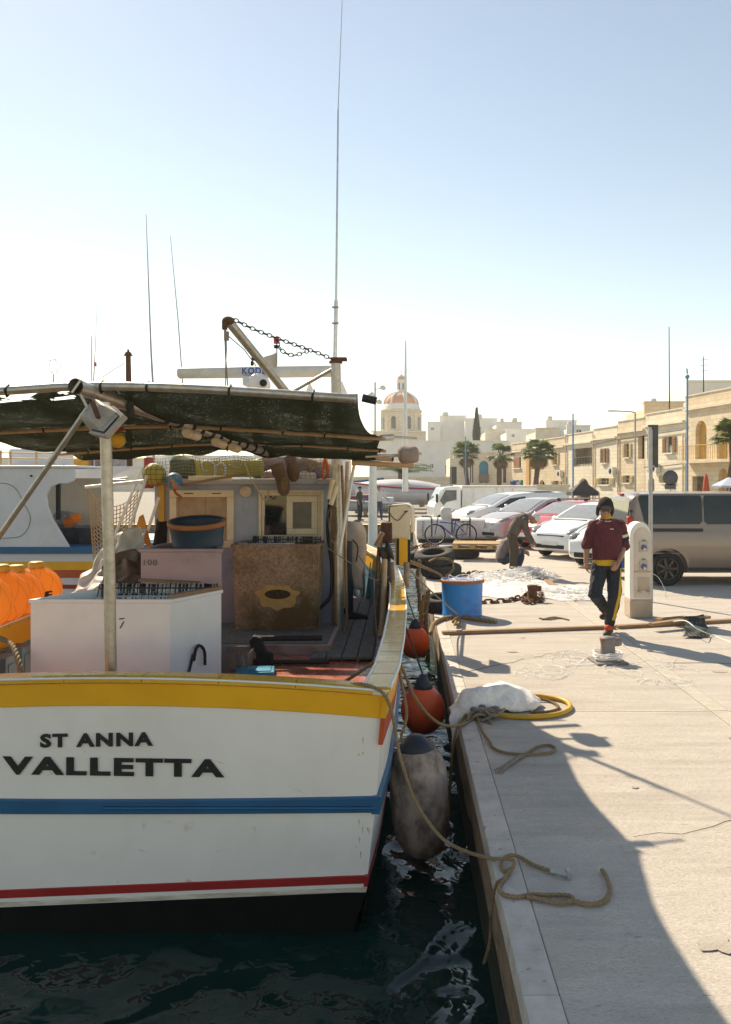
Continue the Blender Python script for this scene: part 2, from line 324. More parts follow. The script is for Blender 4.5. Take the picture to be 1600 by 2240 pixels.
# ------------------------------------------------------------------ shared materials
M_ = dict(
 concrete=mat('quay_concrete', (0.63, 0.57, 0.505), (0.56, 0.50, 0.44), 0.9, scale=3.2, bump=0.5, bscale=90, c3=(0.46, 0.405, 0.35), s3=0.9, p3=(0.5, 0.72), c4=(0.30, 0.26, 0.22), s4=22, p4=(0.66, 0.74), stretch=(0.5, 3.0, 1), wave=(38, 'Y', 4.0), wbump=0.45),
 coping=mat('coping_concrete', (0.58, 0.53, 0.48), (0.47, 0.42, 0.37), 0.85, scale=8, bump=0.4, bscale=50, c3=(0.38, 0.33, 0.28), s3=2.5, p3=(0.5, 0.75), c4=(0.28, 0.24, 0.20), s4=18, p4=(0.64, 0.72)),
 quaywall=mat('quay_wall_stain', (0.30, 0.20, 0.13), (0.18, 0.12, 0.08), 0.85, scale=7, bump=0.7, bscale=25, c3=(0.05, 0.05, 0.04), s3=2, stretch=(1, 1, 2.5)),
 white=mat('white_hull_paint', (0.87, 0.81, 0.76), (0.82, 0.755, 0.70), 0.45, scale=2.0, bump=0.12, bscale=9, c4=(0.60, 0.50, 0.40), s4=7, p4=(0.70, 0.78), c3=(0.72, 0.66, 0.58), s3=1.3, p3=(0.55, 0.85), rvar=0.1),
 yellow=mat('yellow_boat_paint', (0.90, 0.43, 0.02), (0.82, 0.38, 0.018), 0.38, scale=3, bump=0.06, bscale=25, rvar=0.1),
 railyellow=mat('yellow_rail_gloss', (0.78, 0.42, 0.04), (0.66, 0.33, 0.03), 0.3, scale=4, bump=0.05, bscale=20, coat=0.2, rvar=0.08, c3=(0.74, 0.58, 0.34), s3=3, p3=(0.6, 0.8)),
 blue=mat('blue_boat_paint', (0.006, 0.115, 0.25), (0.005, 0.095, 0.21), 0.4, scale=3, bump=0.06, bscale=20),
 red=mat('red_boat_paint', (0.42, 0.022, 0.02), (0.34, 0.015, 0.016), 0.45, scale=3, bump=0.05),
 orange_red=mat('orange_red_paint', (0.55, 0.09, 0.025), (0.46, 0.06, 0.02), 0.45, scale=3),
 antifoul=mat('black_antifouling', (0.003, 0.004, 0.004), (0.006, 0.007, 0.006), 0.8, scale=5, spec=0.15),
 black=mat('black_rubber', (0.012, 0.012, 0.013), (0.022, 0.021, 0.020), 0.65, scale=14, bump=0.2, bscale=50),
 tyre=mat('tyre_rubber', (0.035, 0.033, 0.030), (0.06, 0.052, 0.045), 0.9, scale=9, bump=0.5, bscale=60, c3=(0.10, 0.09, 0.075), s3=5, p3=(0.55, 0.8)),
 deck=mat('red_deck_paint', (0.40, 0.075, 0.045), (0.48, 0.18, 0.13), 0.28, scale=4, bump=0.15, bscale=20, c3=(0.40, 0.22, 0.18), s3=1.8, p3=(0.5, 0.7), rvar=0.15),
 greydeck=mat('grey_plank', (0.20, 0.20, 0.19), (0.13, 0.13, 0.12), 0.85, scale=9, bump=0.3, bscale=40, stretch=(4, 1, 1)),
 teal=mat('teal_bulwark_paint', (0.09, 0.26, 0.30), (0.07, 0.20, 0.24), 0.55, scale=4, bump=0.1),
 bluegrey=mat('blue_grey_cabin_paint', (0.38, 0.42, 0.52), (0.32, 0.36, 0.45), 0.55, scale=3, bump=0.08, bscale=30, c3=(0.10, 0.22, 0.28), s3=1.2, p3=(0.5, 0.75)),
 cream=mat('cream_plastic', (0.78, 0.66, 0.48), (0.70, 0.57, 0.40), 0.5, scale=7, bump=0.05, c3=(0.38, 0.26, 0.15), s3=5, p3=(0.6, 0.8)),
 glass=mat('dark_glass', (0.012, 0.014, 0.015), (0.02, 0.022, 0.022), 0.06, spec=0.7),
 alu=mat('weathered_aluminium', (0.56, 0.52, 0.46), (0.44, 0.38, 0.31), 0.42, metal=0.75, scale=20, bump=0.1, bscale=60, c3=(0.30, 0.17, 0.10), s3=7, p3=(0.6, 0.8)),
 steel=mat('stainless_steel', (0.62, 0.60, 0.57), (0.50, 0.47, 0.43), 0.3, metal=0.9, scale=15),
 rust=mat('rusty_iron', (0.17, 0.070, 0.032), (0.09, 0.042, 0.026), 0.9, scale=18, bump=0.6, bscale=80, c3=(0.26, 0.12, 0.055), s3=6),
 chain=mat('dull_chain', (0.10, 0.09, 0.085), (0.15, 0.11, 0.085), 0.6, metal=0.6, scale=30),
 galv=mat('galvanised_grey', (0.42, 0.42, 0.42), (0.34, 0.34, 0.34), 0.5, metal=0.4, scale=12),
 bamboo=mat('tan_pipe', (0.55, 0.37, 0.22), (0.46, 0.29, 0.16), 0.6, scale=14, bump=0.1, stretch=(1, 1, 1)),
 wood=mat('weathered_wood', (0.36, 0.22, 0.12), (0.26, 0.15, 0.08), 0.8, scale=6, bump=0.3, bscale=30, stretch=(1, 8, 8)),
 palletwood=mat('pallet_pine', (0.55, 0.36, 0.17), (0.44, 0.27, 0.12), 0.8, scale=7, bump=0.25, bscale=40, vary=0.2),
 rope=mat('tan_rope', (0.33, 0.23, 0.13), (0.24, 0.16, 0.09), 0.9, scale=60, bump=0.3, bscale=200),
 ropegrey=mat('grey_rope', (0.36, 0.30, 0.24), (0.24, 0.19, 0.15), 0.95, scale=50, bump=0.3, bscale=160),
 oldrope=mat('weedy_rope', (0.26, 0.17, 0.09), (0.14, 0.09, 0.05), 0.95, scale=25, bump=0.6, bscale=60),
 orange=mat('orange_fender_vinyl', (0.82, 0.12, 0.035), (0.70, 0.085, 0.028), 0.42, scale=5, bump=0.08, bscale=60, c3=(0.42, 0.055, 0.03), s3=3.5, p3=(0.52, 0.78)),
 navy=mat('navy_vinyl', (0.012, 0.020, 0.035), (0.02, 0.03, 0.05), 0.5, scale=9),
 buoy=mat('glowing_orange_plastic', (0.95, 0.32, 0.07), (0.90, 0.28, 0.055), 0.4, scale=4),
 buoyyellow=mat('buoy_yellow', (0.75, 0.42, 0.04), (0.66, 0.34, 0.03), 0.45, scale=9),
 boxwhite=mat('white_fish_box', (0.82, 0.82, 0.82), (0.77, 0.77, 0.78), 0.6, scale=4, bump=0.12, bscale=120, c3=(0.68, 0.66, 0.64), s3=2.5, p3=(0.58, 0.85)),
 mauve=mat('mauve_grey_bin', (0.48, 0.33, 0.33), (0.42, 0.29, 0.29), 0.6, scale=4, bump=0.1, bscale=100, c3=(0.27, 0.19, 0.18), s3=3, p3=(0.55, 0.85)),
 brownbin=mat('grimy_brown_bin', (0.46, 0.31, 0.22), (0.24, 0.145, 0.07), 0.8, scale=30, mixpos=(0.35, 0.68), bump=0.35, bscale=60, c3=(0.15, 0.085, 0.03), s3=1.3, p3=(0.42, 0.58), detail=10),
 white_p=mat('white_plastic', (0.80, 0.79, 0.76), (0.74, 0.72, 0.68), 0.4, scale=6, bump=0.03),
 whitecar=mat('white_car_paint', (0.80, 0.80, 0.80), (0.77, 0.77, 0.77), 0.25, scale=2, coat=0.7),
 stone=mat('limestone', (0.78, 0.64, 0.46), (0.70, 0.57, 0.41), 0.9, scale=1.2, bump=0.4, bscale=8, c3=(0.63, 0.51, 0.35), s3=0.5, p3=(0.5, 0.8), detail=8, brick=(1, 0.62, 0.29, 0.84)),
 stonepale=mat('pale_limestone', (0.82, 0.73, 0.59), (0.76, 0.67, 0.53), 0.9, scale=1.0, bump=0.4, bscale=8, c3=(0.69, 0.60, 0.46), s3=0.5, p3=(0.5, 0.8), detail=8, brick=(1, 0.62, 0.29, 0.88)),
 stone_f=mat('limestone_front', (0.78, 0.64, 0.46), (0.70, 0.57, 0.41), 0.9, scale=1.2, bump=0.4, bscale=8, c3=(0.63, 0.51, 0.35), s3=0.5, p3=(0.5, 0.8), detail=8, brick=(0, 0.62, 0.29, 0.86)),
 stonepale_f=mat('pale_limestone_front', (0.82, 0.73, 0.59), (0.76, 0.67, 0.53), 0.9, scale=1.0, bump=0.4, bscale=8, c3=(0.69, 0.60, 0.46), s3=0.5, p3=(0.5, 0.8), detail=8, brick=(0, 0.62, 0.29, 0.9)),
 render=mat('white_render', (0.82, 0.80, 0.76), (0.76, 0.74, 0.69), 0.9, scale=0.8, bump=0.2, bscale=10, c3=(0.68, 0.63, 0.56), s3=0.3, p3=(0.5, 0.8), detail=8),
 ochre=mat('ochre_trim', (0.60, 0.34, 0.07), (0.50, 0.28, 0.05), 0.8, scale=2),
 shutter=mat('brown_shutter', (0.30, 0.15, 0.06), (0.24, 0.12, 0.05), 0.7, scale=5),
 window=mat('far_window_glass', (0.03, 0.03, 0.035), (0.05, 0.05, 0.05), 0.15),
 dome=mat('red_dome', (0.68, 0.30, 0.15), (0.60, 0.25, 0.12), 0.8, scale=0.6),
 leaf=mat('palm_leaf', (0.070, 0.105, 0.030), (0.11, 0.13, 0.045), 0.55, scale=3, vary=0.15),
 deadleaf=mat('dead_palm_leaf', (0.26, 0.16, 0.07), (0.20, 0.12, 0.05), 0.8, scale=3),
 trunk=mat('palm_trunk', (0.17, 0.10, 0.06), (0.10, 0.06, 0.04), 0.95, scale=6, bump=0.8, bscale=18),
 skin=mat('skin', (0.38, 0.20, 0.125), (0.32, 0.16, 0.10), 0.5, scale=8, sss=0.05),
 tealblue=mat('bright_blue_plastic', (0.01, 0.26, 0.70), (0.008, 0.21, 0.60), 0.4, scale=3, bump=0.04, c3=(0.02, 0.12, 0.34), s3=3),
 asphalt=mat('yard_tarmac', (0.30, 0.27, 0.235), (0.25, 0.225, 0.195), 0.92, scale=2.0, bump=0.4, bscale=50, c3=(0.21, 0.19, 0.165), s3=0.35, p3=(0.5, 0.75)),
)

def glow(m, col, k):                                                # thin translucent plastic: light passes through the shell
    N = m.node_tree.nodes; Lk = m.node_tree.links; tl = N.new('ShaderNodeBsdfTranslucent'); tl.inputs[0].default_value = col+(1,); mx = N.new('ShaderNodeMixShader'); mx.inputs[0].default_value = k
    Lk.new(N['Principled BSDF'].outputs[0], mx.inputs[1]); Lk.new(tl.outputs[0], mx.inputs[2]); Lk.new(mx.outputs[0], N['Material Output'].inputs[0])
glow(M_['buoy'], (1.0, 0.55, 0.22), 0.78); glow(M_['leaf'], (0.16, 0.22, 0.05), 0.35)
# ================================================================== setting
def water_mat():
    m = bpy.data.materials.new('harbour_water'); m.use_nodes = True; N = m.node_tree.nodes; Lk = m.node_tree.links; b = N['Principled BSDF']
    b.inputs['Base Color'].default_value = (0.003, 0.026, 0.021, 1); b.inputs['Roughness'].default_value = 0.02; b.inputs['IOR'].default_value = 1.33
    tc = N.new('ShaderNodeTexCoord'); prev = None
    for sc, st, dist, dt in ((1.0, 0.5, 0.25, 0), (3.0, 0.55, 0.10, 0), (9.0, 0.25, 0.03, 1)):
        mp = N.new('ShaderNodeMapping'); mp.inputs['Scale'].default_value = (1.0, 1.0, 1); mp.inputs['Rotation'].default_value = (0, 0, 0.5)
        n = N.new('ShaderNodeTexNoise'); n.inputs['Scale'].default_value = sc; n.inputs['Detail'].default_value = dt; n.inputs['Distortion'].default_value = 0.8
        bp = N.new('ShaderNodeBump'); bp.inputs['Strength'].default_value = st; bp.inputs['Distance'].default_value = dist
        Lk.new(tc.outputs['Object'], mp.inputs[0]); Lk.new(mp.outputs[0], n.inputs['Vector']); Lk.new(n.outputs[0], bp.inputs['Height'])
        if prev: Lk.new(prev, bp.inputs['Normal'])
        prev = bp.outputs[0]
    Lk.new(prev, b.inputs['Normal']); return m
WATER = -0.70
mb = MB(); mb.add([(-300, -40, WATER), (0.8, -40, WATER), (0.8, 40, WATER), (-300, 40, WATER)], [(0, 1, 2, 3)])
struct(mb.build('harbour_water', water_mat()))
QX = 0.49                                                          # the quay edge
mb = MB()                                                          # open yard and land, one sheet out to the horizon
mb.add([(QX+0.02, -30, -0.03), (1500, -30, -0.03), (1500, 1800, -0.03), (-1500, 1800, -0.03), (-1500, 38, -0.03), (QX+0.02, 38, -0.03)], [(0, 1, 2, 3, 4, 5)])
struct(mb.build('ground', M_['asphalt']))
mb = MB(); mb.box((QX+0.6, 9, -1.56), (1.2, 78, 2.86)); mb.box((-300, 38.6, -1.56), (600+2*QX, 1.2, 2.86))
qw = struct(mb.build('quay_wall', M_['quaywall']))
weed = mat('tide_weed', (0.012, 0.016, 0.011), (0.03, 0.032, 0.02), 0.8, scale=9, bump=0.8, bscale=30)
mb = MB()
def weedf(u, v):
    y = 1.0+u*30; z = -1.2+v*(0.78+0.12*mnoise.noise((y*1.7, 3, 0)))
    return V((QX-0.004-0.012*abs(mnoise.noise((y*3, z*6, 1)))*(1-v), y, z))
mb.grid(weedf, 240, 6); o = mb.build('tide_weed', weed, qw); o['kind'] = 'stuff'
quay = struct(MB().box((5.6, 9, -0.027), (10.0, 60, 0.012)).build('quay_paving', mat('joint_sand', (0.48, 0.42, 0.35), rough=0.95)))
ys = [-6.4, 0.0, 7.14, 10.74, 14.34, 17.94, 21.54, 25.1, 28.7, 32.3, 35.9]
for a, b in zip(ys, ys[1:]):
    for x0, x1 in ((0.626, 2.735), (2.905, 6.45), (6.47, 10.4)):
        d = random.uniform(-0.003, 0.002)
        MB().box(((x0+x1)/2, (a+b)/2, -0.05+d), (x1-x0-0.002, b-a-0.005, 0.10)).build('concrete_slab', M_['concrete'], quay, bevel=0.004)
    MB().box((2.82, (a+b)/2, -0.047), (0.155, b-a-0.004, 0.10)).build('mortar_strip', mat('pale_mortar', (0.50, 0.45, 0.39), (0.42, 0.38, 0.32), 0.9, scale=9, bump=0.4, bscale=40), quay, bevel=0.006)
y = -4.0
while y < 36:
    l = 2.4
    MB().box((QX+0.062, y+l/2, -0.062+random.uniform(-0.003, 0.003)), (0.144, l-0.004, 0.13)).build('coping_stone', M_['coping'], quay, bevel=0.006, seg=2)
    y += l

# wear on the slabs: oil spots and hairline cracks
oil = mat('oil_spot', (0.43, 0.38, 0.325), (0.36, 0.31, 0.265), 0.8, scale=9, bump=0.3, bscale=60)
rr = random.Random(21)
for k in range(16):
    x, y_ = rr.uniform(0.75, 4.2), rr.uniform(3.2, 12.5); r0 = rr.uniform(0.015, 0.07); pts = []
    for i in range(22):
        a_ = 2*math.pi*i/22; q = r0*(1+0.55*mnoise.noise((math.cos(a_)*1.7+k*3, math.sin(a_)*1.7, k))); pts.append(V((x+q*math.cos(a_)*1.3, y_+q*math.sin(a_), 0.0035)))
    MB().add(pts, [tuple(range(22))]).build('oil_spot', oil, quay)
crk = mat('crack_line', (0.20, 0.17, 0.145), rough=0.95)
for k, (x, y_, dx, dy, n) in enumerate(((2.7, 5.1, -0.16, -0.05, 9), (0.7, 8.6, 0.15, 0.10, 10), (2.95, 9.0, 0.20, -0.06, 12))):
    pts = [V((x, y_, 0.003))]
    for i in range(n): pts.append(pts[-1]+V((dx+rr.uniform(-.07, .07), dy+rr.uniform(-.07, .07), 0)))
    MB().tube(pts, [0.0035*(1-i/(n+1))+0.0012 for i in range(n+1)], 5, flat=0.3).build('crack', crk, quay)
# ================================================================== the moored fishing boat
BC = -1.81                                                          # its centreline
ST = [4.89, 5.5, 6.5, 8.0, 9.5, 10.6, 11.5, 12.5, 13.5, 14.5, 15.2, 15.6]
SW = [1.71, 1.765, 1.80, 1.825, 1.81, 1.74, 1.63, 1.38, 1.03, 0.60, 0.26, 0.03]
SZ = [0.76, 0.76, 0.76, 0.765, 0.78, 0.83, 0.89, 0.95, 1.01, 1.09, 1.16, 1.22]
def ip(x, xs, ys_): return float(np.interp(x, xs, ys_))
def sheer(Y): return ip(Y, ST, SZ)
def hw(Y, z):
    s = ip(Y, ST, SW); zs = sheer(Y); wl = s*ip(Y, [4.89, 9, 12, 15.6], [0.906, 0.93, 0.80, 0.45]); f = (z-WATER)/(zs-WATER)
    return wl+(s-wl)*max(0, f)**0.8 if f >= 0 else wl*(1-0.45*((WATER-z)/0.9)**2)
boat = thing('fishing_boat', 'white fishing boat with yellow, blue and red stripes and a dark net canopy', 'boat', (BC, 9.5, WATER))
NY = 44; YS = [4.89+(15.6-4.89)*i/NY for i in range(NY+1)]
def tilt(X): return 0.040*min(0, X+0.2)
# hull shell, both sides + transom
mb = MB()
LV = [1.0, 0.75, 0.5, 0.25, 0.0]
for sd in (-1, 1):
    rows = []
    for Y in YS:
        zs = sheer(Y); zz = [zs, zs-0.2, zs-0.45, 0.10, -0.2, -0.455, -0.456, -0.7, -0.9, -1.2]
        rows.append([V((BC+sd*hw(Y, z), Y, z)) for z in zz])
    for i in range(NY):
        for j in range(9):
            mb.m(1 if j >= 6 else 0)
            q = [rows[i][j], rows[i+1][j], rows[i+1][j+1], rows[i][j+1]]
            mb.add(q if sd < 0 else q[::-1], [(0, 1, 2, 3)], True)
def trz(u, lv):                                                     # height of transom level lv across u in -1..1
    X = BC+u*1.71
    return {0: 0.76+0.08*(1-u*u), 1: 0.10, 2: -0.455+tilt(X), 3: -1.2}[lv]
NU = 24
for l0 in range(3):
    mb.m(1 if l0 == 2 else 0)
    for i in range(NU):
        us = [-1+2*i/NU, -1+2*(i+1)/NU]
        pts = []
        for u, l in ((us[0], l0), (us[1], l0), (us[1], l0+1), (us[0], l0+1)):
            z = trz(u, l); pts.append(V((BC+u*hw(4.89, z), 4.89, z)))
        mb.add(pts[::-1], [(0, 1, 2, 3)])
hull = mb.build('hull', [M_['white'], M_['antifoul']], boat)
# stripes, each a raised strake
def side_band(name, top, bot, proud, material, y0=4.86, y1=15.4, label=None, both=True):
    m_ = MB()
    for sd in ((1, -1) if both else (1,)):
        Ys = [y0+(y1-y0)*i/36 for i in range(37)]; rings = []
        for Y in Ys:
            a, b = top(Y), bot(Y); o = []
            for z, k in ((a, 0), (a, 1), (b, 1), (b, 0)): o.append(V((BC+sd*(hw(Y, z)+(proud if k else -0.02)), Y, z)))
            rings.append(o if sd < 0 else o[::-1])
        m_.loft(rings, smooth=False)
    return m_.build(name, material, boat, label=label)
def transom_band(name, top, bot, proud, material, label=None, ext=0.02):
    m_ = MB(); rings = []
    for i in range(NU+1):
        u = -1+2*i/NU; zt = top(u); zb = bot(u)
        o = []
        for z, k in ((zt, 0), (zt-0.006, 1), (zb+0.006, 1), (zb, 0)): o.append(V((BC+u*(hw(4.89, z)+ext), 4.89-(proud if k else -0.02), z)))
        rings.append(o)
    m_.loft(rings, smooth=False); return m_.build(name, material, boat, label=label, bevel=0.004)
transom_band('transom_yellow_band', lambda u: trz(u, 0)-0.018, lambda u: trz(u, 0)-0.165, 0.012, M_['yellow'], ext=0.006)
transom_band('blue_rubbing_strake', lambda u: 0.135-0.02*(1-u*u), lambda u: 0.030-0.01*(1-u*u), 0.022, M_['blue'], ext=0.022)
m_ = MB(); m_.loft([[V((BC+u*1.0+0.62, 4.868-k, z)) for z, k in ((0.076, 0), (0.07, 0.012), (0.06, 0.012), (0.054, 0))] for u in (-0.62, 0.2, 1.03)]); m_.build('strake_moulding', M_['blue'], boat)
transom_band('red_boot_stripe', lambda u: -0.345+tilt(BC+u*1.65), lambda u: -0.408+tilt(BC+u*1.65), 0.004, M_['red'], ext=0.004)
transom_band('waterline_stain', lambda u: -0.418+tilt(BC+u*1.65), lambda u: -0.458+tilt(BC+u*1.65), 0.002, mat('waterline_stain', (0.74, 0.66, 0.55), (0.34, 0.25, 0.14), 0.7, scale=9, mixpos=(0.35, 0.75), stretch=(0.6, 1, 3)), ext=0.002)
rrun = mat('rust_run', (0.58, 0.36, 0.18), (0.68, 0.52, 0.36), 0.7, scale=25)
scf = mat('hull_scuff', (0.66, 0.60, 0.54), (0.72, 0.66, 0.60), 0.7, scale=30)
rr = random.Random(8)
for k in range(9):
    x = BC+rr.uniform(0.93, 0.985)*1.64; z = rr.choice((0.56, 0.50, 0.02, 0.0, -0.1, -0.2, 0.4))-rr.uniform(0, 0.1); l = rr.uniform(0.01, 0.05); w_ = rr.uniform(0.003, 0.006)
    MB().add([(x-w_, 4.8885, z), (x+w_, 4.8885, z), (x+w_*0.7, 4.8885, z-l*0.6), (x, 4.8885, z-l), (x-w_*0.6, 4.8885, z-l*0.5)], [(0, 4, 3, 2, 1)]).build('rust_run', rrun, boat)
for k in range(12):
    x = BC+rr.uniform(-0.7, 0.98)*1.62; z = rr.uniform(-0.32, 0.55); l = rr.uniform(0.02, 0.10); a_ = rr.uniform(-0.5, 0.5); w_ = rr.uniform(0.002, 0.005); d = V((math.cos(a_)*l, 0, math.sin(a_)*l)); p_ = V((x, 4.8882, z))
    MB().add([p_, p_+d*0.5+V((0, 0, -w_)), p_+d, p_+d*0.5+V((0, 0, w_))], [(0, 1, 2, 3)]).build('scuff', scf, boat)
side_band('side_yellow_band', lambda Y: sheer(Y)-0.015, lambda Y: sheer(Y)-0.15, 0.012, M_['yellow'])
side_band('orange_red_band', lambda Y: sheer(Y)-0.152, lambda Y: sheer(Y)-0.31, 0.008, M_['orange_red'])
side_band('side_blue_strake', lambda Y: 0.135+0.2*max(0, Y-8)/8, lambda Y: 0.03+0.2*max(0, Y-8)/8, 0.03, M_['blue'])
side_band('side_boot_stripe', lambda Y: -0.345, lambda Y: -0.408, 0.005, M_['red'])
# inner bulwark, deck
mb = MB()
for sd in (-1, 1):
    rows = [[V((BC+sd*(hw(Y, sheer(Y))-0.13-k*0.02), Y, z)) for k, z in ((0, sheer(Y)-0.02), (1, sheer(Y)-0.2), (2, 0.15))] for Y in YS[:-2]]
    for i in range(len(rows)-1):
        for j in range(2):
            q = [rows[i][j], rows[i+1][j], rows[i+1][j+1], rows[i][j+1]]; mb.m(0 if j == 0 else 1)
            mb.add(q[::-1] if sd < 0 else q, [(0, 1, 2, 3)], True)
mb.m(0).box((BC, 5.02, 0.46), (3.2, 0.04, 0.6))
mb.build('inner_bulwark', [M_['yellow'], M_['teal']], boat)
for k in range(9):                                                   # frames of the bow bulwark
    Y = 10.9+k*0.42; h = hw(Y, sheer(Y))-0.15
    MB().box((BC+h-0.01, Y, 0.5), (0.05, 0.07, 0.62), Matrix.Rotation(R(8), 3, 'Y')).build('bulwark_rib', M_['teal'] if k % 2 else mat('pale_teal_paint', (0.28, 0.42, 0.44), rough=0.6), boat)
mb = MB(); rows = [[V((BC+u*(hw(Y, 0.2)-0.10), Y, 0.2+0.03*(1-u*u))) for u in (-1, -0.5, 0, 0.5, 1)] for Y in YS[:-2]]
for i in range(len(rows)-1):
    for j in range(4): mb.add([rows[i][j], rows[i][j+1], rows[i+1][j+1], rows[i+1][j]], [(0, 1, 2, 3)], True)
mb.build('deck', M_['deck'], boat)
# capping rail: planks laid end to end, with pale edge beads
def rail_pt(Y, off, sd=1): return V((BC+sd*(hw(Y, sheer(Y))+off), Y, sheer(Y)))
yy = 4.93
while yy < 14.6:
    for sd in (1, -1):
        l = 0.34; a0, a1 = rail_pt(yy+0.004, 0.028, sd), rail_pt(yy+l-0.004, 0.028, sd); b0, b1 = rail_pt(yy+0.004, -0.15, sd), rail_pt(yy+l-0.004, -0.15, sd)
        up = V((0, 0, 0.022)); dn = V((0, 0, -0.014)); vs = [a0+dn, a1+dn, b1+dn, b0+dn, a0+up, a1+up, b1+up, b0+up]
        fs = [(0, 1, 2, 3), (7, 6, 5, 4), (0, 4, 5, 1), (1, 5, 6, 2), (2, 6, 7, 3), (3, 7, 4, 0)]
        MB().add(vs, fs if sd > 0 else [f[::-1] for f in fs]).build('cap_plank', M_['railyellow'], boat, bevel=0.004)
    yy += 0.34
mb = MB()
for sd in (1, -1):
    for off in (0.024, -0.146): mb.tube([rail_pt(4.93+i*0.2, off, sd)+V((0, 0, 0.024)) for i in range(50)], 0.009, 6)
mb.build('rail_bead', M_['white_p'], boat)
for i in range(7):
    u0 = -0.955+1.91*i/7; u1 = u0+1.91/7-0.003; rings = []
    for k in range(5):
        u = u0+(u1-u0)*k/4; z = trz(u, 0); x = BC+u*1.71
        rings.append([V((x, yv, z+dz)) for yv, dz in ((4.862, -0.016), (4.862, 0.014), (4.905, 0.022), (5.04, 0.012), (5.04, -0.016))])
    MB().loft(rings, smooth=False).build('cap_plank', M_['railyellow'], boat, bevel=0.003)
mb = MB(); mb.tube([V((BC+u*1.73, 4.862, trz(u, 0)+0.012)) for u in [-1+i/12 for i in range(25)]], 0.008, 6); mb.build('rail_bead', M_['white_p'], boat)
# lettering on the transom
ink = mat('black_lettering', (0.010, 0.011, 0.010), (0.02, 0.02, 0.018), 0.6, scale=20)
for txt, a, b, h in (('ST ANNA', P(88, 1636, 4.88), P(335, 1632, 4.88), 0.085), ('VALLETTA', P(6, 1694, 4.88), P(491, 1701, 4.88), 0.110)):
    letter('lettering', txt, h, (b-a).length, basis(a, b-a, (0, 0, 1)), boat, ink, bold=0.045)
# hatch platform and plank
plat = MB().box((-1.5, 9.05, 0.26), (1.5, 1.28, 0.13)).build('hatch_coaming', mat('pinkish_white_paint', (0.50, 0.36, 0.33), (0.42, 0.28, 0.25), 0.6, scale=6, bump=0.1, c3=(0.30, 0.12, 0.09), s3=4), boat, bevel=0.012)
MB().box((-1.5, 9.05, 0.33), (1.42, 1.2, 0.012)).build('hatch_lid', M_['greydeck'], boat, bevel=0.004)
for k in range(4):
    MB().box((-0.62+0.005*k+0.12*(k-1.5)*0+(-0.24+0.155*k), 10.2, 0.245), (0.15, 4.1, 0.03)).build('deck_plank', M_['greydeck'], boat, bevel=0.006)
# ---- cabin
CX0, CX1, CY0, CY1 = -3.05, -0.86, 9.9, 12.7
w1 = (-2.86, -2.07, 1.22, 1.926); w2 = (-1.766, -0.973, 1.308, 1.926)
mb = MB(); mb.panel([(w1[0]+.03, w1[1]-.03, w1[2]+.03, w1[3]-.03), (w2[0]+.03, w2[1]-.03, w2[2]+.03, w2[3]-.03)], CX0, CX1, 0.2, 2.0, 0.05, O=(0, CY0, 0))
mb.panel([(0.8, 1.8, 1.3, 1.85)], 0.05, CY1-CY0-0.05, 0.2, 2.0, 0.05, O=(CX1, CY0, 0), ax=(0, 1, 0), nrm=(1, 0, 0))
mb.panel([(0.8, 1.8, 1.3, 1.85)], 0.05, CY1-CY0-0.05, 0.2, 2.0, 0.05, O=(CX0, CY0, 0), ax=(0, 1, 0), nrm=(-1, 0, 0))
mb.panel([(CX0+0.3, CX1-0.3, 1.2, 1.8)], CX0, CX1, 0.2, 2.0, 0.05, O=(0, CY1, 0), nrm=(0, 1, 0))
mb.build('cabin_wall', M_['bluegrey'], boat)
MB().box(((CX0+CX1)/2-0.02, (CY0+CY1)/2, 2.03), (CX1-CX0+0.2, CY1-CY0+0.34, 0.07)).build('cabin_roof', mat('grey_roof_paint', (0.42, 0.42, 0.45), (0.34, 0.34, 0.36), 0.6, scale=5), boat, bevel=0.012)
MB().box(((CX0+CX1)/2, 10.6, 0.9), (1.9, 0.9, 1.3)).build('cabin_console', mat('dark_cabin_interior', (0.03, 0.03, 0.028), rough=0.9), boat)
def frame_ring(mb_, x0, x1, z0, z1, wd, y0, th):
    for a, b, c, d in ((x0, x1, z1-wd, z1), (x0, x1, z0, z0+wd), (x0, x0+wd, z0+wd+.001, z1-wd-.001), (x1-wd, x1, z0+wd+.001, z1-wd-.001)):
        mb_.box(((a+b)/2, y0, (c+d)/2), (b-a, th, d-c))
wn = MB(); frame_ring(wn, *w2, 0.035, CY0-0.012, 0.05); win = wn.build('cabin_window', M_['cream'], boat, bevel=0.004)
wn = MB(); frame_ring(wn, w2[0]+.038, w2[1]-.038, w2[2]+.038, w2[3]-.038, 0.028, CY0+0.0, 0.045); wn.build('window_track', M_['cream'], win, bevel=0.003)
wn = MB(); frame_ring(wn, -1.425, w2[1]-.07, w2[2]+.07, w2[3]-.072, 0.075, CY0-0.004, 0.028); wn.build('sliding_sash', M_['cream'], win, bevel=0.006)
MB().box((-1.235, CY0+0.004, 1.617), (0.32, 0.006, 0.44)).build('pane', mat('grimy_pane', (0.10, 0.095, 0.085), (0.07, 0.065, 0.06), 0.25, scale=9), win)
MB().box((-1.56, CY0+0.03, 1.617), (0.28, 0.006, 0.50)).build('pane', M_['glass'], win)
wn = MB(); frame_ring(wn, *w1, 0.085, CY0-0.012, 0.05); win = wn.build('cabin_window', M_['cream'], boat, bevel=0.006)
for x in (-2.62, -2.28): MB().box((x, CY0-0.043, 1.885), (0.11, 0.012, 0.012)).build('vent_slot', M_['rust'], win)
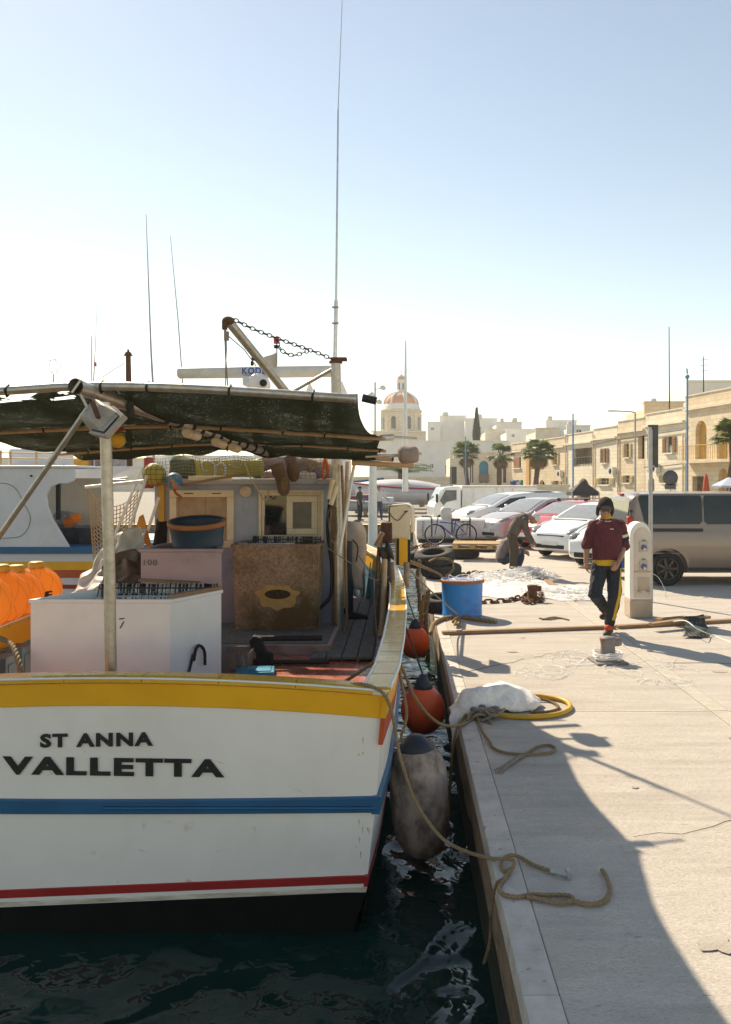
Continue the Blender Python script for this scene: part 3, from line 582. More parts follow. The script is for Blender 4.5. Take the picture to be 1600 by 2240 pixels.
for x0, x1 in ((-2.775, -2.43), (-2.425, -2.155)):
    MB().box(((x0+x1)/2, CY0+0.012, 1.57), (x1-x0, 0.008, 0.55)).build('shutter_panel', mat('stained_board', (0.46, 0.33, 0.22), (0.36, 0.24, 0.15), 0.7, scale=6, c3=(0.20, 0.11, 0.06), s3=4, p3=(0.55, 0.75)), win)
# pilot light, ledge board, small round winder on the cabin wall
MB().box((-2.32, 9.70, 2.075), (0.52, 0.04, 0.05)).build('ledge_board', M_['cream'], boat, bevel=0.004)
MB().lathe([(0.001, -0.03), (0.06, -0.03), (0.075, 0.0), (0.06, 0.03), (0.03, 0.03), (0.02, 0.06), (0.001, 0.06)], P(538, 1075, 9.84), 18, Matrix.Rotation(R(90), 3, 'X')).build('line_reel', M_['cream'], boat)
# ---- mast, boom, radar, aerials
mast = MB().tube([V((-0.77, 9.57, 0.2)), P(738, 1100, 9.6), P(736, 870, 9.6), P(735, 790, 9.6)], [0.075, 0.07, 0.062, 0.058], 18).build('mast', M_['alu'], boat)
MB().box(P(742, 786, 9.6), (0.19, 0.13, 0.035)).lathe([(0.001, 0.0), (0.08, 0.0), (0.08, 0.03), (0.001, 0.03)], P(735, 795, 9.6), 16).build('mast_cap', M_['rust'], mast, bevel=0.006)
mb = MB(); mb.tube([P(733, 800, 9.58), P(735, 690, 9.58), P(735.5, 658, 9.58)], 0.024, 10).tube([P(735.5, 662, 9.58), P(740, 240, 9.58)], [0.014, 0.010], 8).tube([P(740, 243, 9.58), P(749, 0, 9.58), P(754, -140, 9.58)], [0.006, 0.004, 0.002], 6)
for y in (672, 707): mb.tube([P(727, y, 9.55), P(741, y, 9.55)], 0.012, 6)
mb.build('whip_aerial', M_['steel'], boat)
boom = MB().tube([P(498, 700, 9.0), P(626, 858, 9.7)], 0.052, 14).build('boom', M_['alu'], boat)
mb = MB(); mb.sphere(P(500, 702, 9.0), (0.07, 0.07, 0.05)).box(P(492, 712, 8.98), (0.05, 0.06, 0.09)); mb.build('boom_head', M_['rust'], boom)
mb = MB(); mb.tube([P(491, 706, 8.97), P(494, 780, 8.97), P(499, 850, 8.97)], 0.008, 6).tube([P(494, 715, 8.96), P(496, 760, 8.96), P(494, 800, 8.96), P(494, 850, 8.96)], 0.007, 6).tube([P(500, 735, 8.96), P(535, 765, 9.2), P(560, 800, 9.4)], 0.006, 6)
mb.box(P(496, 735, 8.96), (0.05, 0.04, 0.10)); mb.build('hoist_line', M_['ropegrey'], boom)
mb = MB(); mb.box(P(556, 783, 9.35), (0.05, 0.05, 0.06)).box(P(552, 795, 9.35), (0.03, 0.03, 0.05)); mb.build('deck_lamp', M_['black'], boom)
MB().tube([P(640, 857, 9.7), P(727, 808, 9.62)], 0.022, 10).build('mast_brace', M_['alu'], boat)
# radar scanner
rad = MB()
prof = [(0.001, 0), (0.055, 0.004), (0.078, 0.03), (0.082, 1.0), (0.082, 2.10), (0.075, 2.13), (0.001, 2.135)]
A, B = P(388, 816, 11.0), P(728, 812, 11.2); d = (B-A).normalized()
rad.lathe([(r, z*(B-A).length/2.135) for r, z in prof], A, 20, basis((0, 0, 0), d.orthogonal(), d.cross(d.orthogonal())).to_3x3())
rad = rad.build('radar_scanner', mat('radar_white', (0.72, 0.70, 0.66), (0.62, 0.60, 0.55), 0.45, scale=5, c3=(0.50, 0.45, 0.36), s3=3), boat)
letter('lettering', 'KODEN', 0.095, 0.41, basis(P(530, 819, 10.915), d, (0, 0, 1)), rad, mat('blue_print', (0.015, 0.09, 0.36), rough=0.5), bold=0.03)
mb = MB(); c = P(568, 842, 11.0); mb.lathe([(0.001, -0.16), (0.12, -0.16), (0.14, -0.1), (0.14, 0.14), (0.12, 0.17), (0.001, 0.17)], c, 18, Matrix.Rotation(R(90), 3, 'X')).box(P(560, 835, 11.1), (0.32, 0.26, 0.12)).tube([P(560, 845, 11.0), V((c.x, 11.0, 2.06))], 0.07, 10)
mb.build('radar_gearbox', M_['white_p'], rad, bevel=0.01)
MB().lathe([(0.001, 0), (0.045, 0.0), (0.05, 0.02), (0.001, 0.02)], P(577, 838, 10.8), 14, Matrix.Rotation(R(90), 3, 'X')).build('gearbox_hole', M_['black'], rad)
# chain from boom head to mast: separate links on one mesh
def link_mesh(L, W, r):
    pts = []; a = (L-W)/2
    for k in range(7): t = -math.pi/2+math.pi*k/6; pts.append(V((a+math.cos(t)*W/2, math.sin(t)*W/2, 0)))
    for k in range(7): t = math.pi/2+math.pi*k/6; pts.append(V((-a+math.cos(t)*W/2, math.sin(t)*W/2, 0)))
    mb_ = MB().tube(pts, r, 6, closed=True); me = bpy.data.meshes.new('link'); me.from_pydata(mb_.v, [], mb_.f); me.polygons.foreach_set('use_smooth', [True]*len(mb_.f)); return me
def chain(path, parent, mesh, pitch, material, jitter=0.0, name='link'):
    pts = smooth_path(path, 8); off = OFF.get(parent.name, V((0, 0, 0)))
    if not mesh.materials: mesh.materials.append(material)
    acc = 0.0; k = 0; nxt = 0.0
    for a, b in zip(pts, pts[1:]):
        L = (b-a).length
        while nxt <= acc+L:
            p = a.lerp(b, (nxt-acc)/L if L else 0); t = (b-a).normalized(); u = t.orthogonal().normalized()
            zup = V((0, 0, 1)); sd = t.cross(zup); sd = sd.normalized() if sd.length > 1e-3 else u
            u = sd if k % 2 == 0 else sd.cross(t)
            if jitter: p = p+V((random.uniform(-jitter, jitter), random.uniform(-jitter, jitter), 0)); q = Matrix.Rotation(random.uniform(-0.5, 0.5), 3, t); u = q @ u
            inst(mesh, name, parent, basis(p-off, t, u)); nxt += pitch; k += 1
        acc += L
LK = link_mesh(0.062, 0.040, 0.0065)
ch = thing('boom_chain', 'slack steel chain stretched from the boom head down to the mast', 'chain', P(510, 697, 9.0))
chain([P(508, 697, 9.0), P(560, 722, 9.15), P(620, 745, 9.3), P(690, 770, 9.5), P(728, 786, 9.55)], ch, LK, 0.052, M_['chain'])
chain([P(606, 742, 9.27), P(615, 765, 9.3), P(640, 777, 9.35), P(668, 770, 9.42), P(676, 764, 9.45)], ch, LK, 0.052, M_['chain'])
# red beacon on a staff with a pale pennant
mb = MB(); mb.tube([P(606, 800, 9.9), P(606, 762, 9.9)], 0.009, 6); bst = mb.build('beacon_staff', M_['galv'], boat)
MB().lathe([(0.001, -0.055), (0.03, -0.055), (0.03, -0.02), (0.04, -0.02), (0.001, -0.019)], P(605, 752, 9.9), 12).build('beacon_base', M_['black'], bst)
MB().lathe([(0.033, -0.02), (0.036, 0.04), (0.03, 0.055), (0.001, 0.058)], P(605, 748, 9.9), 14).build('beacon_lens', mat('red_lens', (0.7, 0.03, 0.02), (0.6, 0.02, 0.02), 0.2), bst)
mb = MB(); mb.grid(lambda u, v: P(606-u*28, 770+v*33+u*12*(1-v)+u*20*v*0.3, 9.9)+V((0, 0.03*math.sin(5*u), 0)), 8, 6); mb.build('pennant', mat('pale_cloth', (0.66, 0.60, 0.52), (0.58, 0.52, 0.44), 0.8), bst)
# ---- canopy: bars, net, ridge tube
canopy_bars = [(5.2, [(-3.75, 2.56), (-2.6, 2.625), (-2.07, 2.655), (-1.36, 2.641), (-0.30, 2.575)], 0.030), (6.9, [(-3.75, 2.44), (-3.45, 2.458), (-2.66, 2.493), (-1.81, 2.505), (-0.15, 2.403)], 0.018),
               (8.8, [(-3.75, 2.33), (-3.0, 2.39), (-2.15, 2.44), (-1.2, 2.43), (-0.18, 2.365)], 0.016), (9.35, [(-3.7, 2.32), (-3.0, 2.37), (-2.07, 2.425), (-0.11, 2.29)], 0.030)]
can = MB()
def barz(k, X): return ip(X, [a for a, b in canopy_bars[k][1]], [b for a, b in canopy_bars[k][1]])
BYS = [5.2, 6.9, 8.8, 9.35]; REDGE = [-0.29, -0.17, -0.20, -0.30]
def netpt(u, v):
    Y = 5.2+v*(9.35-5.2); k = 0
    while k < 2 and Y > BYS[k+1]: k += 1
    f = (Y-BYS[k])/(BYS[k+1]-BYS[k]); xr = REDGE[k]+(REDGE[k+1]-REDGE[k])*f-math.sin(math.pi*f)*(0.06, 0.06, 0.05)[k]
    X = -3.68+u*(xr+3.68)
    z = barz(k, X)+(barz(k+1, X)-barz(k, X))*f-math.sin(math.pi*f)*(0.085, 0.07, 0.02)[k]*(0.8+0.5*mnoise.noise((X*1.2, Y, 2)))
    if v < 0.06 and X < -1.95: z -= (0.075*(1-v/0.06))*max(0, 0.5+1.2*mnoise.noise((X*3.0, 0, 5)))
    z += 0.02*mnoise.noise((X*4, Y*3, 9))
    if v > 0.9: z -= 0.12*(v-0.9)/0.1*(0.6+0.7*mnoise.noise((X*2.3, 1, 4)))
    return V((X, Y, z+0.024))
def torn(u, v):
    X = -3.68+u*3.48
    return v < 0.075 and X < -2.05 and mnoise.noise((X*5, v*40, 3)) > 0.12
can.grid(netpt, 150, 110, skip=torn)
nm = bpy.data.materials.new('shade_net'); nm.use_nodes = True; N = nm.node_tree.nodes; Lk = nm.node_tree.links; b = N['Principled BSDF']
b.inputs['Base Color'].default_value = (0.048, 0.058, 0.038, 1); b.inputs['Roughness'].default_value = 1.0; b.inputs['Specular IOR Level'].default_value = 0.0
tc = N.new('ShaderNodeTexCoord'); n1 = N.new('ShaderNodeTexNoise'); n1.inputs['Scale'].default_value = 190; n1.inputs['Detail'].default_value = 1
n2 = N.new('ShaderNodeTexNoise'); n2.inputs['Scale'].default_value = 2.5
ad = N.new('ShaderNodeMath'); ad.operation = 'MULTIPLY_ADD'; ad.inputs[1].default_value = 0.22; gt = N.new('ShaderNodeMath'); gt.operation = 'GREATER_THAN'; gt.inputs[1].default_value = 0.842
tr = N.new('ShaderNodeBsdfTransparent'); tl = N.new('ShaderNodeBsdfTranslucent'); tl.inputs[0].default_value = (0.006, 0.008, 0.004, 1)
mx1 = N.new('ShaderNodeMixShader'); mx1.inputs[0].default_value = 0.3; mx2 = N.new('ShaderNodeMixShader')
Lk.new(tc.outputs['Object'], n1.inputs['Vector']); Lk.new(tc.outputs['Object'], n2.inputs['Vector']); Lk.new(n2.outputs[0], ad.inputs[0]); Lk.new(n1.outputs[0], ad.inputs[2]); Lk.new(ad.outputs[0], gt.inputs[0])
Lk.new(b.outputs[0], mx1.inputs[1]); Lk.new(tl.outputs[0], mx1.inputs[2]); Lk.new(gt.outputs[0], mx2.inputs[0]); Lk.new(mx1.outputs[0], mx2.inputs[1]); Lk.new(tr.outputs[0], mx2.inputs[2]); Lk.new(mx2.outputs[0], N['Material Output'].inputs[0])
canopy = can.build('canopy_net', nm, boat, label='dark green shade net with a torn front edge')
for k, (Y, pts, r) in enumerate(canopy_bars):
    mb = MB(); mb.tube(smooth_path([V((x, Y, z)) for x, z in pts], 5), r, 10); mb.build('canopy_bar', M_['alu'] if k == 0 else M_['bamboo'], canopy)
    mb = MB()
    for q in range(9):
        x = pts[0][0]+0.3+q*0.47+random.uniform(-.1, .1)
        if x > pts[-1][0]: break
        mb.tube([V((x-0.005, Y, barz(k, x)-r*1.25)), V((x, Y-r*1.25, barz(k, x))), V((x+0.005, Y, barz(k, x)+r*1.25)), V((x+0.01, Y+r*1.25, barz(k, x)))], 0.009, 5, closed=True)
    mb.build('net_tie', M_['black'], canopy, kind='stuff')
MB().tube([P(430, 968, 9.2), P(640, 985, 9.2), P(875, 998, 9.25)], 0.013, 8).build('canopy_bar', M_['bamboo'], canopy)
MB().tube([P(793, 870, 5.2), P(824, 877, 5.2)], 0.026, 8).build('bar_sleeve', M_['black'], canopy)
MB().tube([P(830, 957, 7.0), P(862, 956, 7.02), P(864, 956, 7.02), P(912, 958, 7.06)], [0.03, 0.03, 0.011, 0.010], 8).build('net_pole', M_['alu'], canopy)
# ridge tube with its open near end
A, B = P(166, 845, 4.98), P(592, 992, 9.4); t = (B-A).normalized()
mb = MB(); mb.tube([A+(B-A)*k/12 for k in range(13)], 0.048, 18, cap=False); mb.tube([A+t*0.002, A+t*0.25], 0.040, 18, cap=False)
mb.tube([A+t*0.24, A+t*0.26], 0.041, 14)
rd = mb.build('ridge_tube', M_['alu'], canopy)
mb = MB(); mb.tube([A-t*0.003+V((0, 0, 0)), A+t*0.02], 0.051, 18, cap=False); mb.box(A+t*0.01, (0.014, 0.014, 0.09), Matrix.Rotation(R(35), 3, 'Y')); mb.build('tube_end_ring', M_['alu'], canopy)
mb = MB()
for f in (0.30, 0.36, 0.42, 0.47, 0.53, 0.58, 0.64, 0.70, 0.76, 0.83, 0.9, 0.97): mb.tube([A.lerp(B, f), A.lerp(B, f+0.012)], 0.058, 14)
mb.build('tape_band', M_['black'], canopy, kind='stuff')
for f, l in ((0.40, 0.055), (0.56, 0.05), (0.67, 0.04)):
    MB().tube([A.lerp(B, f)+V((0.02, 0, -0.075)), A.lerp(B, f+l)+V((0.02, 0, -0.075))], 0.042, 12).build('hanging_sleeve', M_['cream'], canopy)
MB().tube([P(285, 850, 5.6), P(284, 885, 5.6), P(287, 908, 5.7)], [0.024, 0.03, 0.026], 8).build('net_bundle', mat('net_cloth', (0.02, 0.03, 0.022), (0.05, 0.06, 0.05), 0.9, scale=40), canopy)
# stern stanchion and strut
MB().tube([V((P(246, 1500, 5.3).x, 5.3, 0.2)), P(240, 1250, 5.27), P(231, 925, 5.2), P(232, 880, 5.2)], 0.037, 18).build('stern_stanchion', M_['alu'], boat)
MB().tube([P(193, 893, 5.0), P(-10, 1186, 5.3), P(-140, 1375, 5.5)], 0.018, 10).build('diagonal_strut', M_['alu'], boat)
MB().tube([P(176, 862, 4.99), P(196, 900, 5.0)], 0.010, 8).build('lamp_stay', M_['alu'], boat)
# floodlight hung below the ridge
f0 = [P(197, 949, 4.98), P(231, 957, 4.84), P(274, 909, 4.84), P(251, 889, 4.98)]; cen = sum(f0, V())/4
nrm = (f0[1]-f0[0]).cross(f0[3]-f0[0]).normalized()
if nrm.y > 0: nrm = -nrm
bk = V((-0.11, 0.05, 0.075))
r1 = [cen+(p-cen)*1.0 for p in f0]; r0 = [p+nrm*0.012 for p in r1]; r2 = [cen+(p-cen)*0.97-nrm*0.03 for p in f0]; r3 = [cen+(p-cen)*0.72+bk for p in f0]; r4 = [cen+(p-cen)*0.62+bk*1.25 for p in f0]
fl = MB().loft([r4, r3, r2, r1, r0], smooth=False).build('floodlight', mat('grey_lamp_housing', (0.42, 0.37, 0.32), (0.34, 0.29, 0.25), 0.55, scale=20, bump=0.1), boat, bevel=0.006, label='grey floodlight hung under the ridge tube')
gq = [cen+(p-cen)*0.80+nrm*0.014 for p in f0]
MB().add(gq+[p+nrm*0.004 for p in gq], [(4, 5, 6, 7), (0, 1, 5, 4), (1, 2, 6, 5), (2, 3, 7, 6), (3, 0, 4, 7), (3, 2, 1, 0)]).build('lamp_gasket', M_['black'], fl)
gq = [cen+(p-cen)*0.70+nrm*0.020 for p in f0]
MB().add(gq, [(0, 1, 2, 3)]).build('lamp_glass', mat('milky_lamp_glass', (0.34, 0.30, 0.25), (0.28, 0.24, 0.20), 0.2, scale=8), fl)
mb = MB(); mb.beam(P(202, 878, 4.9), P(215, 912, 4.84), 0.03, 0.008, up=(0, -1, 0)).sphere(P(216, 912, 4.835), 0.014, 10, 6); mb.build('lamp_bracket', M_['rust'], fl)
# ================================================================== things on the boat's deck
def open_bin(name, label, cat, corners, z0, z1, th, material, taper=0.0, lip=0.0, group=None, inner=None):
    """open box on four plan corners (counter-clockwise), real wall thickness"""
    c = [V((x, y, 0)) for x, y in corners]; cen = sum(c, V())/4
    t = thing(name, label, cat, (cen.x, cen.y, z0), group)
    def ring(k, z, s=0.0): return [cen+(p-cen)*(1+s)-(p-cen).normalized()*k*1.4+V((0, 0, z)) for p in c]
    rings = [ring(0, z0, -taper), ring(0, z1-0.03), ring(-lip, z1-0.028), ring(-lip, z1), ring(th, z1), ring(th, z0+0.04, -taper)]
    body = MB().loft(rings, smooth=False).build('body', material, t, bevel=0.012, seg=3)
    return t, body
fb, fbody = open_bin('fish_box', 'tall white fish box with a hook-lined rim standing just inside the stern', 'fish box', [(-2.96, 6.4), (-1.85, 6.4), (-1.57, 6.97), (-2.68, 6.97)], 0.21, 1.10, 0.03, M_['boxwhite'], lip=0.012)
mb = MB(); mb.beam((-2.252, 6.394, 0.945), (-2.212, 6.394, 0.95), 0.008, 0.002, up=(0, -1, 0)).beam((-2.245, 6.394, 0.872), (-2.215, 6.394, 0.925), 0.008, 0.002, up=(0, -1, 0))
mb.build('pen_mark', ink, fb)
hookm = mat('dark_hooks', (0.02, 0.02, 0.022), (0.05, 0.05, 0.055), 0.4, metal=0.4, scale=80)
hookw = mat('bright_hooks', (0.62, 0.60, 0.60), (0.40, 0.36, 0.36), 0.35, metal=0.3, scale=60)
def hook_row(a, b, n, parent, h=0.05, down=0.10):
    mb_ = MB(); a = V(a); b = V(b)
    for i in range(n):
        p = a.lerp(b, (i+random.random()*0.7)/n); j = random.uniform(-0.012, 0.012)
        mb_.m(1 if random.random() < 0.4 else 0).tube([p+V((j, -0.02, -down*random.uniform(0.6, 1))), p+V((0, -0.012, 0.0)), p+V((0, 0, h*random.uniform(0.7, 1))), p+V((0, 0.02, h*0.8)), p+V((j, 0.025, -0.03))], 0.0045, 4, cap=False)
    mb_.beam(a, b, 0.03, 0.03); o = mb_.build('hook_row', [hookm, hookw], parent); o['kind'] = 'stuff'
hook_row((-2.62, 6.95, 1.11), (-1.60, 6.95, 1.11), 110, fb); hook_row((-2.5, 6.80, 1.06), (-1.66, 6.82, 1.06), 80, fb, 0.03)
MB().beam((-1.86, 6.45, 1.115), (-1.585, 6.95, 1.118), 0.05, 0.03).build('rim_slat', M_['wood'], fb, bevel=0.004)
mb = MB(); mb.rope([(-1.72, 6.63, 0.56), (-1.70, 6.62, 0.66), (-1.68, 6.66, 0.68), (-1.655, 6.72, 0.62), (-1.65, 6.72, 0.50)], 0.014); mb.tube([(-1.745, 6.58, 0.48), (-1.72, 6.62, 0.62)], 0.012, 6)
tag(mb.build('tool_hook', M_['black']), 'black hand hook leaning on the white fish box end', 'hook')
# mauve bin, with a pencilled number, and the blue tub in it
mbin, _ = open_bin('mauve_bin', 'mauve grey insulated bin pencilled 100 behind the white fish box', 'bin', [(-2.474, 7.6), (-1.71, 7.6), (-1.90, 8.4), (-2.45, 8.4)], 0.24, 1.40, 0.05, M_['mauve'], lip=0.02)
letter('pencil_number', '100', 0.055, 0.125, basis((-2.44, 7.588, 1.245), (1, 0, 0), (0, 0, 1)), mbin, mat('pencil', (0.10, 0.08, 0.08), rough=0.8), bold=-0.01, depth=0.002)
def tub(name, label, group, loc, r, h, body_m, rim_m, inner_m, tiltx=0.0, tap=0.93):
    t = thing(name, label, 'tub', loc, group, local=True); t.rotation_euler = (tiltx, 0, 0)
    MB().lathe([(0.001, 0.006), (r*tap*0.97, 0.0), (r*tap, 0.015), (r*tap, 0.06), (r*tap*0.985, 0.07), (r*0.99, h-0.05), (r, h-0.04), (r, h), (r-0.014, h), (r*0.97-0.02, h-0.05), (r*tap-0.02, 0.03), (0.001, 0.03)], n=44).build('shell', body_m, t)
    MB().lathe([(r*1.0, h-0.045), (r*1.055, h-0.042), (r*1.065, h-0.02), (r*1.05, h+0.004), (r*0.985, h+0.006), (r*0.97, h-0.02)], n=44).build('rim', rim_m, t)
    return t
rimm = mat('orange_brown_rim', (0.42, 0.16, 0.055), (0.34, 0.12, 0.04), 0.7, scale=9, bump=0.2)
darkblue = mat('dark_blue_tub', (0.012, 0.032, 0.060), (0.02, 0.05, 0.085), 0.5, scale=4)
tub('line_tub', 'dark blue line tub with an orange rim sitting in the mauve bin', None, (-2.04, 8.02, 1.38), 0.27, 0.27, darkblue, rimm, darkblue, tiltx=R(9))
# grimy brown bin
bb, bbody = open_bin('grimy_bin', 'grimy brown fish bin with a rust-stained handhold standing on the hatch', 'fish bin', [(-1.94, 9.15), (-0.95, 9.15), (-0.95, 9.78), (-1.94, 9.78)], 0.34, 1.317, 0.04, M_['brownbin'], taper=0.07, lip=0.012)
hook_row((-1.80, 9.66, 1.33), (-0.98, 9.66, 1.33), 80, bb, 0.05, 0.03); hook_row((-1.90, 9.30, 1.30), (-1.25, 9.30, 1.31), 40, bb, 0.03, 0.02)
st = []
for k in range(40):
    a = 2*math.pi*k/40; rr = 1+0.25*mnoise.noise((math.cos(a)*2.0, math.sin(a)*2.0, 4))+0.08*math.sin(7*a); st.append((0.24*rr*math.cos(a), (0.115 if math.sin(a) > 0 else 0.17)*rr*math.sin(a)))
MB().prism(st, (0, -0.003, 0), O=(-1.425, 9.153, 0.745)).build('rust_stain', mat('orange_stain', (0.52, 0.28, 0.08), (0.58, 0.36, 0.14), 0.8, scale=14, bump=0.2), bb)
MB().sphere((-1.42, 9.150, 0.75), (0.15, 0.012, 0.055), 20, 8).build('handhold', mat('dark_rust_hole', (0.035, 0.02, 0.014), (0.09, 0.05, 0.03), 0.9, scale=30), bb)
# crate, blue lid, clamp on the red deck
ct = thing('clear_crate', 'clear plastic crate of oddments on the red deck', 'crate', (-1.60, 7.78, 0.225))
clear = mat('clear_plastic', (0.60, 0.55, 0.52), (0.52, 0.47, 0.45), 0.25, trans=0.75, ior=1.2)
mb = MB(); r0 = [V((-1.60+x*0.13, 7.78+y*0.17, 0.226)) for x, y in ((-1, -1), (1, -1), (1, 1), (-1, 1))]; cc = V((-1.60, 7.78, 0)); up = lambda r, s, z: [V((cc.x+(p.x-cc.x)*s, cc.y+(p.y-cc.y)*s, z)) for p in r]
mb.loft([r0, up(r0, 1.1, 0.40), up(r0, 1.16, 0.40), up(r0, 1.16, 0.41), up(r0, 1.06, 0.41), up(r0, 0.95, 0.236)], smooth=False); mb.build('crate_shell', clear, ct, bevel=0.006)
for k, (x, y, c) in enumerate(((-1.63, 7.72, (0.55, 0.28, 0.06)), (-1.55, 7.76, (0.6, 0.55, 0.5)), (-1.60, 7.86, (0.5, 0.2, 0.1)), (-1.66, 7.82, (0.35, 0.33, 0.3)))):
    MB().lathe([(0.001, 0), (0.03, 0), (0.032, 0.07), (0.015, 0.10), (0.012, 0.13), (0.001, 0.13)], (x, y, 0.24), 12).build('bottle', mat('oddment_%s' % 'abcd'[k], c, rough=0.4), ct)
lid = MB(); lid.box((-1.385, 7.56, 0.248), (0.36, 0.26, 0.045), Matrix.Rotation(R(8), 3, 'Z')).box((-1.385, 7.56, 0.273), (0.30, 0.20, 0.012), Matrix.Rotation(R(8), 3, 'Z')).box((-1.40, 7.50, 0.285), (0.05, 0.10, 0.014), Matrix.Rotation(R(8), 3, 'Z'))
tag(lid.build('blue_toolbox', mat('sky_blue_plastic', (0.02, 0.30, 0.48), (0.015, 0.25, 0.42), 0.4), bevel=0.01), 'bright blue shallow plastic box lying on the red deck', 'box')
cl = thing('cast_vice', 'black cast iron clamp with two long arms on the deck', 'clamp', (-1.3, 7.95, 0.225))
mb = MB(); mb.prism([(-0.16, 0), (0.06, 0), (0.06, 0.11), (0.0, 0.13), (-0.04, 0.21), (-0.04, 0.27), (-0.13, 0.29), (-0.17, 0.24), (-0.15, 0.17), (-0.10, 0.13), (-0.10, 0.05), (-0.16, 0.04)], (0, 0.09, 0), O=(-1.34, 7.90, 0.228)); mb.build('frame', M_['black'], cl, bevel=0.012)
MB().box((-1.02, 7.945, 0.252), (0.60, 0.06, 0.04)).build('lower_arm', M_['black'], cl, bevel=0.012)
MB().tube([(-1.42, 7.945, 0.485), (-0.80, 8.02, 0.475)], 0.027, 10).build('upper_arm', M_['black'], cl)
# glowing orange floats on the port rail
og = 'orange floats on the port rail'
fnet = mat('float_net_cord', (0.60, 0.24, 0.07), rough=0.8)
olab = ['orange float lettered MF in a net bag, nearest the cabin on the port rail', 'orange float second along the port rail from the lettered one', 'orange float third along the port rail from the lettered one', 'orange float cut by the picture edge beyond the row on the port rail']
for k, (px, py, Y, r) in enumerate(((80, 1291, 8.3, 0.245), (36, 1303, 7.75, 0.245), (2, 1306, 7.3, 0.245), (-40, 1318, 6.85, 0.245))):
    c = P(px, py, Y); t = thing('net_float', olab[k], 'float', c-V((0, 0, r)), og)
    MB().sphere(c, (r*1.02, r*1.02, r), 28, 18).build('shell', M_['buoy'], t)
    MB().lathe([(0.075, -0.03), (0.075, 0.035), (0.062, 0.05), (0.001, 0.05)], c+V((0, 0, r)), 18).build('cap', M_['buoyyellow'], t)
    mb = MB()
    for q in range(9):
        a = 2*math.pi*q/9
        for sg in (1, -1):
            mb.tube([c+V((math.cos(a+sg*1.1*s)*math.sin(0.3+s*2.2), math.sin(a+sg*1.1*s)*math.sin(0.3+s*2.2), math.cos(0.3+s*2.2)))*(r*1.025) for s in [i/12 for i in range(13)]], 0.0016, 3, cap=False)
    mb.build('net_bag', fnet, t)
    if k == 0:
        for j, chx in enumerate('MF'):
            n = V((0.62+0.16*j, -0.75+0.14*j, -0.12)).normalized(); xx = V((0, 0, 1)).cross(n).normalized()
            letter('lettering', chx, 0.085, 0.06, basis(c+n*(r*1.035)-xx*0.03-V((0, 0, 0.04)), xx, n.cross(xx)), t, ink, bold=0.03)
mb = MB(); mb.rope([P(0, 1395, 6.6), P(25, 1410, 6.4), P(42, 1450, 6.2), P(50, 1500, 6.1), P(56, 1560, 6.1)], 0.022); tag(mb.build('stern_line', M_['rope']), 'thick tan rope hanging inside the port rail', 'rope')
for k, (px, Y) in enumerate(((12, 6.55), (48, 6.95))):
    a = P(px, 1420, Y); tag(MB().box((a.x-0.02, Y, 0.42), (0.16, 0.22, 0.40)).box((a.x+0.065, Y-0.02, 0.46), (0.012, 0.12, 0.20)).build('jerrycan', mat('blue_grey_can', (0.10, 0.15, 0.17), (0.07, 0.11, 0.13), 0.5), bevel=0.03, seg=3), ('blue grey can under the port rail nearest the stern', 'blue grey can under the port rail beside the fish box')[k], 'can', 'cans under the port rail')
# ---- cloth heaps
def heap(name, label, cat, fn, nu, nv, material, th=0.012, sub=1):
    mb_ = MB(); mb_.grid(fn, nu, nv); o = mb_.build(name, material, weld=True)
    md = o.modifiers.new('thick', 'SOLIDIFY'); md.thickness = th
    if sub: md = o.modifiers.new('smooth', 'SUBSURF'); md.levels = md.render_levels = sub
    return tag(o, label, cat)
def wrinkle(p, a, s, seed=0): return p+V((mnoise.noise(p*s+V((seed, 0, 0))), mnoise.noise(p*s+V((0, seed+7, 0))), mnoise.noise(p*s+V((0, 0, seed+13)))))*a
sheetm = mat('white_sheeting', (0.70, 0.66, 0.60), (0.60, 0.56, 0.50), 0.5, scale=4, bump=0.2, bscale=12)
tarpm = mat('brown_tarp', (0.16, 0.10, 0.06), (0.11, 0.065, 0.04), 0.75, scale=5, bump=0.3, bscale=14)
def sheetf(u, v):
    top = P(215+u*110, 1235-95*math.sin(u*math.pi*0.55+0.25)+10, 8.6); bot = P(150+u*140, 1345-u*60, 8.3-0.2*v)
    q = wrinkle(top.lerp(bot, v)+V((0, -0.25*math.sin(v*1.6), 0)), 0.10, 3.5, 3); q.y += 0.05*math.sin(u*17+v*5); return wrinkle(q, 0.045, 10.0, 6)
heap('white_sheet', 'crumpled white sheeting draped over gear beside the mauve bin', 'sheeting', sheetf, 34, 34, sheetm)
def tarpf(u, v):
    top = P(240+u*85, 1232-28*math.sin(u*math.pi*0.8+0.5), 8.2); bot = P(225+u*95, 1310, 7.7)
    q = top.lerp(bot, v)+V((0, -0.22*math.sin(v*1.5), 0)); q.z += 0.025*math.sin(v*16+u*5); return wrinkle(wrinkle(q, 0.10, 4.0, 9), 0.04, 11.0, 2)
heap('brown_tarpaulin', 'folded brown tarpaulin over the white sheeting', 'tarpaulin', tarpf, 34, 34, tarpm)
def jackf(u, v): return wrinkle(P(345+u*26-8*v, 1135+v*62, 8.35)+V((0, -0.1*math.sin(u*3), 0)), 0.05, 6.0, 21)
heap('dark_jacket', 'dark brown cloth hanging beside the blue line tub', 'cloth', jackf, 12, 16, mat('dark_brown_cloth', (0.045, 0.03, 0.022), (0.03, 0.02, 0.016), 0.9, scale=9))
def sackf(u, v):
    a = u*2*math.pi; rx = 0.13*(0.75+0.5*math.sin(math.pi*min(1, v*1.15))); c = P(776, 1140+v*150, 10.6)
    return wrinkle(c+V((rx*math.cos(a), 0.1*math.sin(a), 0)), 0.035, 7.0, 5)
